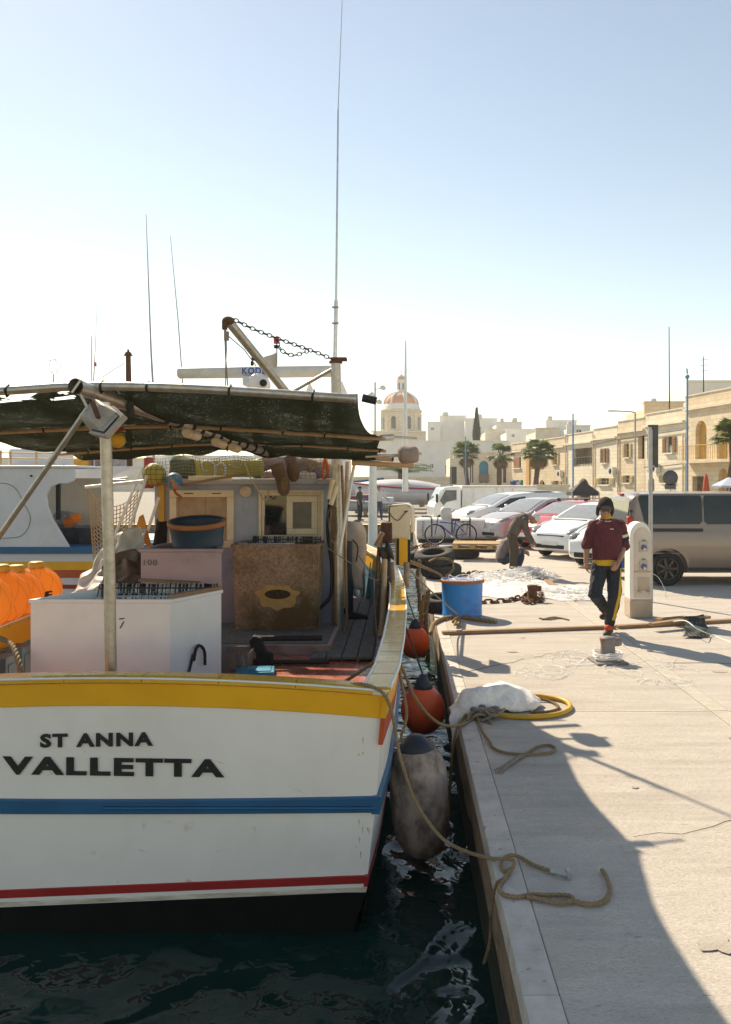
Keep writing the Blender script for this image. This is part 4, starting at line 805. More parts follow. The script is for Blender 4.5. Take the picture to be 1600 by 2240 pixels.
heap('white_sack', 'white woven sack hung beside the mast', 'sack', sackf, 22, 20, mat('woven_sack', (0.55, 0.48, 0.42), (0.46, 0.40, 0.34), 0.8, scale=9, bump=0.3, bscale=40))
mb = MB(); mb.tube(smooth_path([P(772, 1180, 10.45), P(783, 1197, 10.45), P(780, 1228, 10.45)], 6), 0.009, 6); tag(mb.build('sack_cord', M_['black']), 'black cord on the white sack', 'cord')
wl = thing('rubber_wader', 'dark rubber wader leg with boot behind the mast', 'wader', V((-0.72, 10.4, 0.25)))
MB().tube(smooth_path([P(757, 1185, 10.4), P(757, 1240, 10.4), P(762, 1300, 10.4), V((-0.71, 10.4, 0.32))], 4), [0.085]*4+[0.08]*4+[0.07]*4+[0.07], 12).build('leg', M_['navy'], wl)
MB().loft([[V((-0.72+0.3*t, 10.4+yy*(0.06-0.01*t), 0.245+zz)) for yy, zz in ((-1, 0), (1, 0), (0.9, 0.05+0.08*(1-t)), (-0.9, 0.05+0.08*(1-t)))] for t in (0, 0.3, 0.7, 0.9)]).build('boot', M_['black'], wl, bevel=0.015)
# ---- cargo net and white poles on the port side
def netp(u, v):
    w_ = 1-0.25*v; x = 193+u*110*w_+v*12; y = 1072+40*math.sin(u*math.pi)**0.8*0.9+v*(150-20*u); return P(x, y, 9.6+0.3*math.sin(u*2+v))
mb = MB()
for i in range(15): mb.tube([netp(i/14, j/16) for j in range(17)], 0.006, 4, cap=False)
for j in range(17): mb.tube([netp(i/14, j/16) for i in range(15)], 0.006, 4, cap=False)
tag(mb.build('cargo_net', mat('tan_netting', (0.50, 0.38, 0.25), (0.42, 0.30, 0.18), 0.9)), 'tan square-mesh cargo net hanging from a white pole', 'net')
mb = MB()
for a, b, Y in (((187, 1066), (318, 1052), 9.6), ):
    mb.tube([P(*a, Y), P(*b, Y)], 0.020, 8)
tag(mb.build('white_pole', M_['white_p']), 'white pole holding up the cargo net', 'pole')
for k, (a, b, Y, lab) in enumerate((((312, 1022), (246, 1185), 9.8, 'white pole leaning behind the cargo net'), ((322, 1040), (270, 1200), 9.5, 'white pole leaning in front of the brown cloth'), ((348, 1088), (312, 1195), 9.2, 'short white pole leaning nearest the blue line tub'), ((776, 1012), (743, 1210), 9.4, 'white pole leaning against the mast'))):
    tag(MB().tube([P(*a, Y), P(*b, Y-0.1)], 0.018, 8).build('white_pole', M_['white_p']), lab, 'pole', 'white poles on the boat')
tag(MB().box(P(354, 1130, 9.86), (0.075, 0.05, 1.1)).build('cabin_upright', M_['ochre'], bevel=0.005), 'ochre timber upright at the cabin corner', 'upright')
pd = MB().prism([(0, 0), (0.06, 0.2), (0.10, 0.22), (0.20, -0.16)], (0, 0.02, 0), O=P(293, 1170, 8.7)); tag(pd.build('orange_board', mat('orange_board', (0.62, 0.25, 0.04), rough=0.6)), 'orange board poking out of the white sheeting', 'board')
# ---- balls and bundles along the cabin roof
def ball_seams(c, r, seed, parent, material):
    rng = random.Random(seed); mb_ = MB()
    for q in range(3):
        ax = V((1, 0, 0)) if q == 0 else V((0, 0, 1)) if q == 1 else V((0, 1, 0)); e1 = ax.orthogonal().normalized(); e2 = ax.cross(e1)
        for off in (-0.42, 0, 0.42):
            rr = math.sqrt(1-off*off); mb_.tube([c+(ax*off+(e1*math.cos(t)+e2*math.sin(t))*rr)*r for t in [2*math.pi*i/40 for i in range(40)]], r*0.02, 4, closed=True)
    mb_.build('seam', material, parent)
c = P(338, 1038, 9.62); t = thing('volleyball', 'faded yellow volleyball with black seams in a net under the canopy', 'ball', c-V((0, 0, 0.137)))
MB().sphere(c, 0.137, 28, 18).build('shell', mat('faded_yellow', (0.50, 0.42, 0.10), (0.42, 0.35, 0.08), 0.6), t); ball_seams(c, 0.137, 2, t, ink)
c = P(381, 1052, 9.6); t = thing('globe_ball', 'small blue ball patterned with orange and green patches', 'ball', c-V((0, 0, 0.1)))
MB().sphere(c, 0.10, 24, 16).build('shell', mat('patterned_ball', (0.02, 0.16, 0.36), (0.05, 0.35, 0.45), 0.5, scale=14, c3=(0.65, 0.22, 0.06), s3=16, p3=(0.52, 0.56)), t)
mb = MB(); mb.tube(smooth_path([c+V((0, 0, -0.1)), c+V((0.03, -0.02, -0.15)), c+V((0.06, -0.02, -0.17)), c+V((0.09, 0, -0.2))], 4), 0.016, 6); mb.build('ribbon', mat('rust_ribbon', (0.40, 0.12, 0.04), rough=0.8), t)
c = P(258, 963, 6.55); t = thing('yellow_float', 'small yellow float hanging beside the floodlight', 'float', c-V((0, 0, 0.06)))
MB().sphere(c, 0.062, 22, 14).build('shell', M_['buoyyellow'], t); MB().tube([c+V((0, 0, 0.06)), c+V((0.01, 0.02, 0.19))], 0.005, 5).build('string', M_['black'], t); MB().tube([c+V((-0.03, 0, 0.075)), c+V((0.05, 0.0, 0.09))], 0.018, 8).build('toggle', mat('red_toggle', (0.35, 0.05, 0.03)), t)
mb = MB(); mb.lathe([(0.001, 0), (0.055, 0), (0.06, 0.02), (0.06, 0.36), (0.05, 0.38), (0.001, 0.38)], P(326, 1068, 9.9), 16); tag(mb.build('red_canister', mat('red_canister', (0.42, 0.04, 0.03), (0.36, 0.035, 0.025), 0.5, c3=(0.6, 0.4, 0.05), s3=9, p3=(0.62, 0.66))), 'upright red canister beside the yellow volleyball', 'canister')
def bundle(name, label, cat, px0, px1, py0, py1, Y, D, material, seed, amp=0.05, sc=5.0):
    a = P(px0, py1, Y); b = P(px1, py0, Y); cen = (a+b)/2; hx = abs(b.x-a.x)/2; hz = abs(b.z-a.z)/2; mb_ = MB()
    def fn(u, v):
        th_ = u*2*math.pi; ph = v*math.pi; k = lambda x, p: math.copysign(abs(x)**p, x)
        q = V((hx*k(math.cos(th_), 0.6)*k(math.sin(ph), 0.6), D*k(math.sin(th_), 0.6)*k(math.sin(ph), 0.6), -hz*k(math.cos(ph), 0.6)))
        return wrinkle(cen+V((0, D, 0))+q, amp, sc, seed)
    mb_.grid(fn, 36, 18); return tag(mb_.build(name, material, weld=True), label, cat)
bundle('green_net_bundle', 'bundle of green netting on the cabin roof beside the small blue ball', 'net', 362, 435, 1000, 1058, 9.95, 0.2, mat('green_netting', (0.045, 0.10, 0.045), (0.12, 0.11, 0.05), 0.9, scale=26, bump=0.8, bscale=70, c3=(0.25, 0.10, 0.03), s3=8, p3=(0.66, 0.72)), 31)
yj = thing('yellow_cushion', 'long olive yellow buoyancy cushion with white swirls on the cabin roof', 'cushion', P(500, 1046, 10.0))
MB().box(P(500, 1025, 10.05), (0.86, 0.12, 0.21)).build('pad', mat('olive_yellow', (0.42, 0.36, 0.03), (0.50, 0.44, 0.06), 0.6, scale=5, bump=0.15), yj, bevel=0.03, seg=3)
sw = mat('white_swirl', (0.74, 0.76, 0.76), rough=0.5)
for k, pts in enumerate(([(470, 1045), (472, 1025), (466, 1012), (450, 1008), (438, 1014)], [(472, 1020), (484, 1012), (494, 1022), (492, 1040)], [(440, 1012), (446, 1028), (456, 1030)], [(500, 1015), (520, 1022), (532, 1012)])):
    MB().tube(smooth_path([P(x, y, 9.982) for x, y in pts], 5), 0.016 if k < 2 else 0.008, 6, flat=0.35).build('swirl_print', sw, yj)
mb = MB()
for i in range(24): mb.tube([P(432+i*6, 1003, 9.94), P(433+i*6+3*math.sin(i), 1042, 9.94)], 0.002, 3, cap=False)
for j in range(6): mb.tube([P(430+i*10, 1006+j*7+1.5*math.sin(i+j), 9.94) for i in range(15)], 0.002, 3, cap=False)
mb.build('retaining_net', M_['ropegrey'], yj)
MB().beam(P(390, 1062, 9.66), P(540, 1036, 9.66), 0.02, 0.03).build('lath', M_['wood'], yj)
bundle('mauve_bag', 'mauve fabric bag on the roof behind the hanging boot', 'bag', 572, 640, 1000, 1030, 10.3, 0.2, mat('mauve_cloth', (0.30, 0.20, 0.18), (0.22, 0.14, 0.13), 0.9, scale=7), 41)
bundle('clear_bag', 'clear plastic bag of orange line on the roof edge', 'bag', 569, 604, 1030, 1056, 9.85, 0.09, mat('bagged_line', (0.55, 0.42, 0.36), (0.50, 0.22, 0.10), 0.35, scale=18, bump=0.5, bscale=30), 43, 0.03, 9)
bundle('white_bag', 'white plastic bag stuffed on the roof edge right of the hanging boot', 'bag', 652, 690, 1030, 1056, 9.85, 0.1, mat('white_bag_plastic', (0.70, 0.60, 0.48), (0.56, 0.45, 0.34), 0.4, scale=14, bump=0.6, bscale=25), 47, 0.04, 9)
bundle('tan_net_bundle', 'bundle of tan netting slung under the canopy near the mast', 'net', 650, 706, 1002, 1034, 10.0, 0.14, mat('tan_net_heap', (0.40, 0.28, 0.18), (0.24, 0.15, 0.10), 0.9, scale=30, bump=0.8, bscale=60), 53, 0.05, 7)
bundle('purple_bag', 'dark purple bag on the roof edge beside the orange coil', 'bag', 686, 712, 1026, 1054, 9.9, 0.09, mat('purple_bag', (0.16, 0.11, 0.14), (0.30, 0.22, 0.24), 0.5, scale=14), 59, 0.03, 9)
mb = MB(); mb.tube(smooth_path([P(711, 1004, 9.7), P(717, 1020, 9.7), P(716, 1040, 9.7), P(709, 1046, 9.7), P(705, 1034, 9.7), P(709, 1018, 9.7)], 5, closed=True), 0.016, 8, closed=True); tag(mb.build('orange_coil', mat('orange_cord', (0.62, 0.12, 0.02), rough=0.7)), 'orange cord coil hanging by the mast top', 'coil')
# hanging boots
bt = thing('hanging_boot', 'old brown rubber boot hanging upside down in front of the sliding window', 'boot', P(620, 1085, 9.6))
brn = mat('old_brown_rubber', (0.17, 0.10, 0.055), (0.11, 0.065, 0.035), 0.8, scale=8, bump=0.3, bscale=30)
def foot(c, L, W, H_, dx):
    rings = []
    for k in range(9):
        f = k/8; wv = W*(0.55+0.75*math.sin(math.pi*min(1, 0.25+f*0.62)))*(1 if f < 0.95 else 0.6); rings.append([c+V((wv*math.cos(a)+dx*f, H_*math.sin(a)*(1-0.3*f), -L*f)) for a in [2*math.pi*i/14 for i in range(14)]])
    return rings
MB().loft(foot(P(618, 1040, 9.62), 0.24, 0.062, 0.07, 0.02)).build('foot', brn, bt); MB().tube(smooth_path([P(606, 1018, 9.66), P(612, 1035, 9.64), P(618, 1050, 9.62)], 4), [0.085]*5+[0.075]*4, 14).build('shaft', brn, bt)
MB().loft([[P(622, 1048, 9.55)+V((0.04*math.cos(a)*s, -0.012*k, 0.075*math.sin(a)*s-0.06)) for a in [2*math.pi*i/16 for i in range(16)]] for k, s in ((0, 1.08), (1, 1.0))]).build('sole', mat('worn_sole', (0.24, 0.14, 0.08), (0.18, 0.10, 0.06), 0.9, scale=18, bump=0.5), bt, bevel=0.004)
b2 = thing('hanging_boot', 'second brown boot hung behind the first one under the canopy', 'boot', P(640, 1050, 9.8)); MB().loft(foot(P(640, 1014, 9.75), 0.22, 0.058, 0.07, 0.02)).build('foot', brn, b2); MB().tube([P(634, 1000, 9.8), P(640, 1022, 9.76)], 0.07, 14).build('shaft', brn, b2)
mb = MB(); mb.tube(smooth_path([P(535, 1010, 9.6), P(548, 1045, 9.6), P(562, 1068, 9.62), P(575, 1090, 9.62), P(584, 1092, 9.62), P(588, 1072, 9.62)], 6), 0.008, 6); tag(mb.build('yellow_rope', mat('yellow_cord', (0.55, 0.42, 0.22), rough=0.8)), 'yellowish cord looping down over the window corner', 'cord')
rg = MB().prism([(0, 0.20), (0.02, 0.20), (0.03, 0.09), (0.055, 0.05), (0.05, 0.0), (0.015, 0.0), (0.0, 0.055), (-0.02, 0.06), (0.005, 0.09)], (0, 0.01, 0), O=P(606, 1134, 9.97)); tag(rg.build('orange_rag', mat('orange_rag', (0.75, 0.14, 0.04), rough=0.7)), 'bright orange rag hanging inside the open window', 'rag')
# fenders/rope clutter on the mast side
for k, (a, b, r) in enumerate((((728, 1050), (720, 1092), 0.028), ((737, 1062), (724, 1104), 0.030))):
    tag(MB().tube([P(*a, 9.42), P(*b, 9.42)], r, 10).build('cork_roll', M_['cream']), ('cork roll lashed to the mast, the upper one', 'cork roll lashed to the mast, the lower one')[k], 'cork roll')
mb = MB()
for k in range(5):
    rr = random.Random(k); mb.tube(smooth_path([P(722+rr.uniform(0, 10), 1090+k*5, 9.45), P(716+rr.uniform(0, 14), 1130, 9.43), P(722+rr.uniform(0, 14), 1178+k*3, 9.43), P(738+rr.uniform(-6, 4), 1160, 9.44), P(732+rr.uniform(-4, 6), 1110, 9.44)], 6), 0.006, 5)
tag(mb.build('line_hank', M_['oldrope']), 'hank of brown line hung on the mast', 'line')
mb = MB(); mb.tube(smooth_path([P(722, 1090, 9.5), P(717, 1160, 9.5), P(726, 1240, 9.5), P(724, 1300, 9.5), P(706, 1325, 9.5), P(698, 1332, 9.5)], 6), 0.02, 8); tag(mb.build('black_hose', M_['black']), 'black hose running down beside the mast', 'hose')
for k, (a, b, r, m_, lab) in enumerate((((760, 1010), (752, 1330), 0.022, M_['bamboo'], 'tan cane standing behind the mast'), ((745, 1020), (722, 1100), 0.03, M_['black'], 'black pole slanting over the mast top'), ((1, 1), (1, 1), 0, None, None))):
    if lab: tag(MB().tube([P(*a, 9.75), P(*b, 9.7)], r, 8).build('upright_cane', m_), lab, 'pole')
# ---- fittings on the starboard rail
hd = thing('hauler_hood', 'cream plastic hauler hood tied with cord on top of a yellow post', 'hood', P(876, 1235, 10.3))
A = P(876, 1105, 10.3); s_ = 10.3/FPX
prof = [(-26, 75), (-26, 6), (-22, 0), (14, -3), (22, 2), (26, 12), (27, 60)]
mb = MB(); rings = []
for d in (0.0, 0.3):
    outer = [V((A.x+x*s_+d*0.12, 10.3+d, A.z-y*s_)) for x, y in prof]; rings.append(outer)
inner = [[V((p.x*1.0+(0.02 if i < 2 else -0.02 if i > 4 else 0), p.y, p.z-(0.0 if i in (0, 6) else 0.02))) for i, p in enumerate(r)] for r in rings]
full = [r+list(reversed(q)) for r, q in zip(rings, inner)]
mb.loft(full, smooth=False); mb.box(A+V((-2*s_, 0.01, -37*s_)), (48*s_, 0.02, 74*s_)); mb.build('shell', M_['cream'], hd, bevel=0.006)
mb = MB(); mb.tube(smooth_path([A+V((x*s_, -0.015, -y*s_)) for x, y in ((-25, 15), (-17, 26), (-8, 33), (-1, 31), (6, 22), (14, 14))], 5), 0.006, 5).tube([A+V((9*s_, -0.015, -14*s_)), A+V((17*s_, -0.015, -13*s_))], 0.008, 5); mb.build('tie_cord', M_['rust'], hd)
mb = MB(); mb.box(P(879, 1206, 10.32), (0.15, 0.12, 0.34)).box(P(868, 1206, 10.34), (0.03, 0.10, 0.34)); mb.build('post', M_['yellow'], hd, bevel=0.006)
mb = MB(); mb.box(P(871, 1206, 10.30), (0.03, 0.14, 0.335)).box(P(895, 1210, 10.36), (0.035, 0.1, 0.36)); mb.build('post_strap', M_['black'], hd)
fp = thing('rail_yoke', 'rusted U-shaped iron yoke bolted on the starboard rail', 'yoke', P(873, 1285, 10.0))
MB().tube(smooth_path([P(856, 1228, 10.0), P(858, 1262, 10.0), P(860, 1280, 9.95), P(886, 1284, 9.95), P(889, 1272, 10.0), P(890, 1230, 10.0)], 5), 0.038, 12).build('iron_bar', mat('rusty_cream_iron', (0.42, 0.30, 0.20), (0.26, 0.15, 0.09), 0.75, scale=10, c3=(0.20, 0.09, 0.04), s3=7), fp)
for k, (pts, r, m_, lab) in enumerate((
    ([P(842, 1225, 9.6), P(840, 1290, 9.4), P(838, 1340, 9.2), P(834, 1395, 8.9)], 0.034, M_['bamboo'], 'tan timber stanchion inside the starboard rail'),
    ([P(834, 1170, 9.9), P(828, 1225, 9.9), P(826, 1300, 9.7), P(819, 1400, 9.2)], 0.026, M_['oldrope'], 'dark brown pole leaning inside the starboard rail'),
    ([P(823, 1195, 9.8), P(832, 1175, 9.8), P(838, 1165, 9.8)], 0.03, M_['wood'], 'wooden lever at the head of the hauler'))):
    tag(MB().tube(smooth_path(pts, 4), r, 10).build('rail_post', m_), lab, 'post')
hl = thing('line_hauler', 'greasy black line hauler below the wooden lever', 'hauler', P(846, 1210, 9.9))
MB().lathe([(0.02, -0.08), (0.11, -0.07), (0.12, -0.05), (0.07, -0.01), (0.07, 0.01), (0.12, 0.05), (0.11, 0.07), (0.02, 0.08)], P(845, 1208, 9.9), 18, Matrix.Rotation(R(70), 3, 'Y')).build('sheave', mat('greasy_iron', (0.03, 0.022, 0.018), (0.07, 0.045, 0.03), 0.6, scale=12, bump=0.4), hl)
MB().box(P(846, 1165, 10.0), (0.14, 0.14, 0.26)).build('motor', mat('brown_iron', (0.07, 0.03, 0.022), (0.12, 0.05, 0.03), 0.8, scale=10, bump=0.4), hl, bevel=0.02)
MB().tube([P(846, 1215, 9.95), P(850, 1290, 9.7), P(845, 1330, 9.5)], 0.05, 10).build('pedestal', mat('greasy_iron', (0.03, 0.022, 0.018)), hl)
mb = MB(); mb.tube([V((P(858, 1306, 9.7).x+0.05*math.cos(a), 9.65, P(858, 1306, 9.7).z+0.05*math.sin(a))) for a in [2*math.pi*i/18 for i in range(18)]], 0.02, 8, closed=True); mb.tube([P(858, 1306, 9.66), P(858, 1290, 9.66)], 0.02, 6); tag(mb.build('rope_block', M_['black']), 'black pulley block hanging at the starboard rail', 'pulley')
bundle('rolled_sack', 'brown mauve rolled sack tied to the pole ends beyond the canopy', 'sack', 868, 916, 976, 1012, 8.6, 0.12, mat('mauve_sack', (0.36, 0.26, 0.21), (0.28, 0.20, 0.16), 0.9, scale=9, bump=0.4), 91, 0.03, 8)
tag(MB().tube([P(800, 999, 8.7), P(922, 992, 8.8)], 0.016, 8).build('net_spar', M_['alu']), 'pale spar carrying the rolled sack', 'spar')
tag(MB().tube([P(770, 1012, 8.9), P(905, 1018, 9.0)], 0.03, 8).build('net_spar', M_['bamboo']), 'thick tan spar below the rolled sack', 'spar')
# net curtain slung along the cabin roof edge, and more bundles behind it
def curt(u, v): return P(322+u*400+3*math.sin(u*40+v*3), 1000+v*(44+8*math.sin(u*9))+4*math.sin(u*23), 9.72+0.05*math.sin(u*15+v*2))
mb = MB()
for i in range(56): mb.tube([curt(i/55, j/7) for j in range(8)], 0.0028, 3, cap=False)
for j in range(8): mb.tube([curt(i/55, j/7) for i in range(56)], 0.0028, 3, cap=False)
tag(mb.build('roof_net', mat('brown_net_cord', (0.20, 0.14, 0.09), (0.30, 0.22, 0.15), 0.9)), 'brown net slung along the cabin roof edge holding the gear', 'net')
bundle('pink_net_bundle', 'pinkish heap of net behind the hanging boots', 'net', 570, 660, 998, 1046, 10.2, 0.2, mat('pink_net_heap', (0.44, 0.29, 0.24), (0.26, 0.16, 0.13), 0.9, scale=30, bump=0.9, bscale=50), 61, 0.06, 6)
bundle('straw_net_bundle', 'straw coloured heap of net on the roof corner by the mast', 'net', 655, 728, 1008, 1054, 10.3, 0.2, mat('straw_net_heap', (0.46, 0.34, 0.22), (0.22, 0.14, 0.09), 0.9, scale=30, bump=0.9, bscale=50), 67, 0.06, 6)
bundle('foil_bag', 'crinkled pale bag squeezed between the yellow cushion and the boots', 'bag', 548, 576, 1006, 1048, 10.1, 0.1, mat('foil_bag', (0.62, 0.55, 0.50), (0.44, 0.36, 0.30), 0.35, scale=20, bump=0.8, bscale=30), 73, 0.04, 9)
for k, (a, b, lab) in enumerate((((748, 1018), (760, 1390), 'weathered cane lashed beside the mast'), ((728, 1090), (736, 1400), 'brown stick standing against the mast'))):
    tag(MB().tube([P(*a, 9.5), P((a[0]+b[0])/2+2, (a[1]+b[1])/2, 9.48), P(b[0], 1385, 9.45)], 0.017, 7).build('upright_cane', M_['wood']), lab, 'pole')
for k, (pts, lab) in enumerate((([P(700, 1188, 9.3), P(780, 1240, 9.3), P(818, 1268, 9.4), P(850, 1262, 9.6)], 'pair of pale lines from the brown bin to the rail'), ([P(785, 1215, 9.9), P(805, 1245, 9.7), P(818, 1262, 9.5)], 'pale line slanting down from the white sack'), ([P(818, 1262, 9.4), P(822, 1350, 9.0), P(835, 1470, 7.0)], 'tan line dropping to the starboard rail'))):
    tag(MB().tube(smooth_path(pts, 6), 0.0065, 5).build('thin_line', M_['ropegrey']), lab, 'line')
hook_row((-2.42, 7.66, 1.40), (-2.42, 7.67, 1.40), 2, mbin, 0.02, 0.01) if False else None
tag(MB().box(P(372, 1272, 7.3), (0.55, 0.10, 0.02), Matrix.Rotation(R(3), 3, 'Y')).build('loose_board', M_['wood'], bevel=0.004), 'loose brown board lying on the fish box behind the hooks', 'board')
# ================================================================== fenders between boat and quay
def round_fender(c, r, label, line_to):
    t = thing('ball_fender', label, 'fender', c-V((0, 0, r)), 'orange ball fenders')
    prof = []
    for k in range(15):
        a = -math.pi/2+(math.pi*0.86)*k/14; prof.append((max(0.001, r*math.cos(a)), r*math.sin(a)*1.08))
    zt = prof[-1][1]; rt = prof[-1][0]
    MB().lathe(prof, c, 30).build('body', M_['orange'], t)
    MB().lathe([(rt*1.0, zt-0.004), (rt*1.04, zt), (rt*0.78, zt+r*0.22), (rt*0.50, zt+r*0.45), (rt*0.36, zt+r*0.6), (0.001, zt+r*0.62)], c, 24).build('neck', M_['navy'], t)
    MB().tube([c+V((0, 0, zt+r*0.55)), V(line_to)], 0.009, 6).build('lanyard', M_['black'], t)
round_fender(P(908, 1405, 11.6), 0.215, 'orange ball fender hanging further forward, below the pulley block', P(886, 1290, 9.9))
round_fender(P(926, 1552, 8.0), 0.222, 'orange ball fender nearest the stern, in the gap by the white bag', P(862, 1310, 8.6)+V((0.02, 0, 0)))
c = P(918, 1740, 5.75); t = thing('long_fender', 'grimy grey sausage fender hanging at the stern corner', 'fender', V((c.x, 5.75, -0.62)))
Mt = Matrix.Rotation(R(-4), 3, 'Y')
prof = [(0.001, -0.44), (0.07, -0.43), (0.14, -0.38), (0.19, -0.28), (0.207, -0.15), (0.21, 0.10), (0.205, 0.18), (0.18, 0.28), (0.13, 0.345)]
MB().lathe(prof, c, 30, Mt).build('body', mat('grimy_grey_vinyl', (0.46, 0.36, 0.31), (0.24, 0.175, 0.145), 0.6, scale=5, mixpos=(0.36, 0.64), bump=0.25, bscale=45, c3=(0.09, 0.065, 0.052), s3=5, p3=(0.46, 0.66), stretch=(1, 1, 0.6), detail=9), t)
MB().lathe([(0.135, 0.338), (0.137, 0.345), (0.09, 0.39), (0.05, 0.43), (0.001, 0.435)], c, 24, Mt).build('neck', M_['navy'], t)
mb = MB(); mb.rope([P(884, 1630, 5.72), P(878, 1610, 5.7), P(884, 1592, 5.68), P(890, 1560, 5.7), P(880, 1500, 5.72), P(872, 1452, 5.72)], 0.012); mb.build('lanyard', M_['rope'], t)
# ================================================================== mooring ropes
def qrope(pts, r, label, m_=M_['rope'], name='mooring_rope', cat='rope'):
    return tag(MB().rope(pts, r).build(name, m_), label, cat)
g = lambda x, y, z=0.012: G(x, y, z)
qrope([P(730, 1506, 6.0), P(775, 1478, 5.75), P(820, 1448, 5.75), P(850, 1441, 5.78), P(872, 1447, 5.82), P(886, 1475, 5.85), P(905, 1520, 5.95), P(935, 1562, 6.1), P(972, 1587, 6.3), P(1015, 1584, 6.7), g(1042, 1568), g(1055, 1560), g(1060, 1545), g(1052, 1530), g(1046, 1545), g(1062, 1570), g(1075, 1582)], 0.013, 'tan mooring rope looped over the starboard rail and tied off by the white bag')
qrope([P(745, 1502, 5.0), P(790, 1496, 4.92), P(830, 1510, 4.84), P(850, 1535, 4.82), P(862, 1580, 4.83), P(872, 1640, 4.83), P(886, 1690, 4.83), P(905, 1745, 4.82), P(935, 1795, 4.78), P(975, 1840, 4.7), P(1030, 1866, 4.6), g(1080, 1878, 0.015), g(1110, 1878, 0.04), g(1126, 1884, 0.05), g(1120, 1900, 0.02), g(1105, 1905, 0.015), g(1096, 1893, 0.015), g(1104, 1876, 0.03), g(1130, 1872, 0.02), g(1170, 1893), g(1205, 1905), g(1214, 1912)], 0.011, 'tan mooring rope from the stern rail knotted to the near quay ring')
qrope([g(1118, 1904, 0.02), g(1104, 1922), g(1092, 1942), g(1100, 1955), g(1130, 1962), g(1160, 1957), g(1200, 1958), g(1240, 1958), g(1255, 1966), g(1245, 1974), g(1215, 1974), g(1180, 1966), g(1150, 1962)], 0.011, 'doubled tan rope tail lying below the near knot')
qrope([g(1250, 1970), g(1290, 1978), g(1320, 1972), g(1334, 1950), g(1330, 1925), g(1320, 1905), g(1312, 1902)], 0.012, 'hooked end of tan rope with a frayed tip on the near quay')
qrope([g(1104, 1922), P(1086, 1935, 4.05), P(1075, 1990, 4.02), P(1072, 2060, 4.02), P(1058, 2110, 4.02)], 0.009, 'thin rope trailing from the near knot down the quay wall', M_['oldrope'])
t = thing('quay_ring_bolt', 'galvanised ring bolt set in the near quay under the rope', 'ring bolt', g(1225, 1912, 0))
MB().tube([g(1205, 1905, 0.02), g(1242, 1914, 0.02)], 0.013, 10).build('shank', M_['galv'], t); MB().box(g(1243, 1912, 0.02), (0.02, 0.05, 0.05)).build('eye', M_['galv'], t, bevel=0.006)
# knots heap by the white bag + loose tail
mb = MB(); kc = g(1062, 1565, 0.03)
for k in range(6):
    rr = random.Random(k+3); a = rr.uniform(0, 6.28); o_ = V((rr.uniform(-.08, .08), rr.uniform(-.10, .10), 0.012*k)); rad_ = rr.uniform(0.05, 0.075)
    mb.rope([kc+o_+V((rad_*math.cos(a+s)*1.2, rad_*math.sin(a+s), 0.02*math.sin(2*s+k))) for s in [2*math.pi*i/8 for i in range(9)]], 0.012)
tag(mb.build('rope_knot', M_['ropegrey']), 'bulky knot of grey tan rope beside the white bag', 'rope')
qrope([g(1044, 1568, 0.03), g(1034, 1562, 0.04), g(1022, 1575, 0.03), g(1034, 1560, 0.05), g(1046, 1575), g(1056, 1600), g(1072, 1622), g(1078, 1634), g(1100, 1645), g(1140, 1650), g(1180, 1649), g(1208, 1645), g(1215, 1636), g(1200, 1630), g(1175, 1634), g(1150, 1650), g(1135, 1660)], 0.011, 'loose rope tail curling across the quay below the white bag')
mb = MB(); a0 = g(1146, 1650); b0 = g(1092, 1686)
for k in range(9):
    rr = random.Random(k); mb.tube(smooth_path([a0+V((rr.uniform(-.01, .01), rr.uniform(-.02, .02), 0)), a0.lerp(b0, 0.5)+V((rr.uniform(-.012, .012), rr.uniform(-.03, .03), 0.01)), b0+V((rr.uniform(-.03, .03), rr.uniform(-.05, .05), 0))], 5), 0.005, 5)
tag(mb.build('frayed_rope_end', M_['ropegrey']), 'frayed end of the loose rope tail on the quay', 'rope')
# yellow hose ring, white bag over it
yh = mat('yellow_hose', (0.60, 0.34, 0.03), (0.52, 0.28, 0.025), 0.45, scale=8)
hp = [g(1008, 1543, 0.05), g(1040, 1552, 0.03), g(1075, 1560, 0.03), g(1120, 1567, 0.02), g(1170, 1568, 0.02), g(1218, 1563, 0.02), g(1246, 1551, 0.02), g(1243, 1537, 0.02), g(1218, 1528, 0.02), g(1180, 1523, 0.02), g(1150, 1524, 0.03)]
tag(MB().tube(smooth_path(hp, 7), 0.022, 12).build('yellow_hose', yh), 'yellow hose curled round the white bag on the quay', 'hose')
qrope([g(1165, 1526, 0.03), g(1200, 1533), g(1217, 1541), g(1222, 1550), g(1205, 1556), g(1175, 1560), g(1160, 1556)], 0.014, 'dark braided rope coiled inside the yellow hose', M_['oldrope'])
qrope([P(1022, 1560, 7.0), P(1000, 1595, 6.6), P(990, 1650, 6.5), P(985, 1720, 6.5), P(982, 1790, 6.5)], 0.013, 'olive hose hanging from the quay edge to the water', mat('olive_hose', (0.20, 0.15, 0.04), rough=0.6), 'olive_hose', 'hose')
def bagf(u, v):
    px = 985+u*205; base = 1575-22*u; top = 1498+30*abs(u-0.45)**1.2*1.6
    q0 = g(px, base, 0.0); ph = v*math.pi
    H_ = 0.20*(math.sin(math.pi*min(1, 0.12+u*0.86)))**0.7; D_ = 0.46*(0.35+0.65*math.sin(math.pi*(0.15+0.72*u)))
    q = V((q0.x, q0.y+D_*(1-math.cos(ph))/2, 0.012+H_*math.sin(ph)))
    if u < 0.15: q.z -= (0.15-u)*1.8*(1-v)**2
    q = wrinkle(q, 0.05, 5.0, 17); q = wrinkle(q, 0.02, 14.0, 5)
    if q.x > QX+0.02: q.z = max(q.z, 0.008)
    return q
heap('white_net_bag', 'crumpled bag of fine white netting lying over the quay edge', 'net bag', bagf, 44, 26, mat('white_netting', (0.88, 0.85, 0.82), (0.78, 0.73, 0.69), 0.8, scale=30, bump=0.5, bscale=90), th=0.006, sub=1)
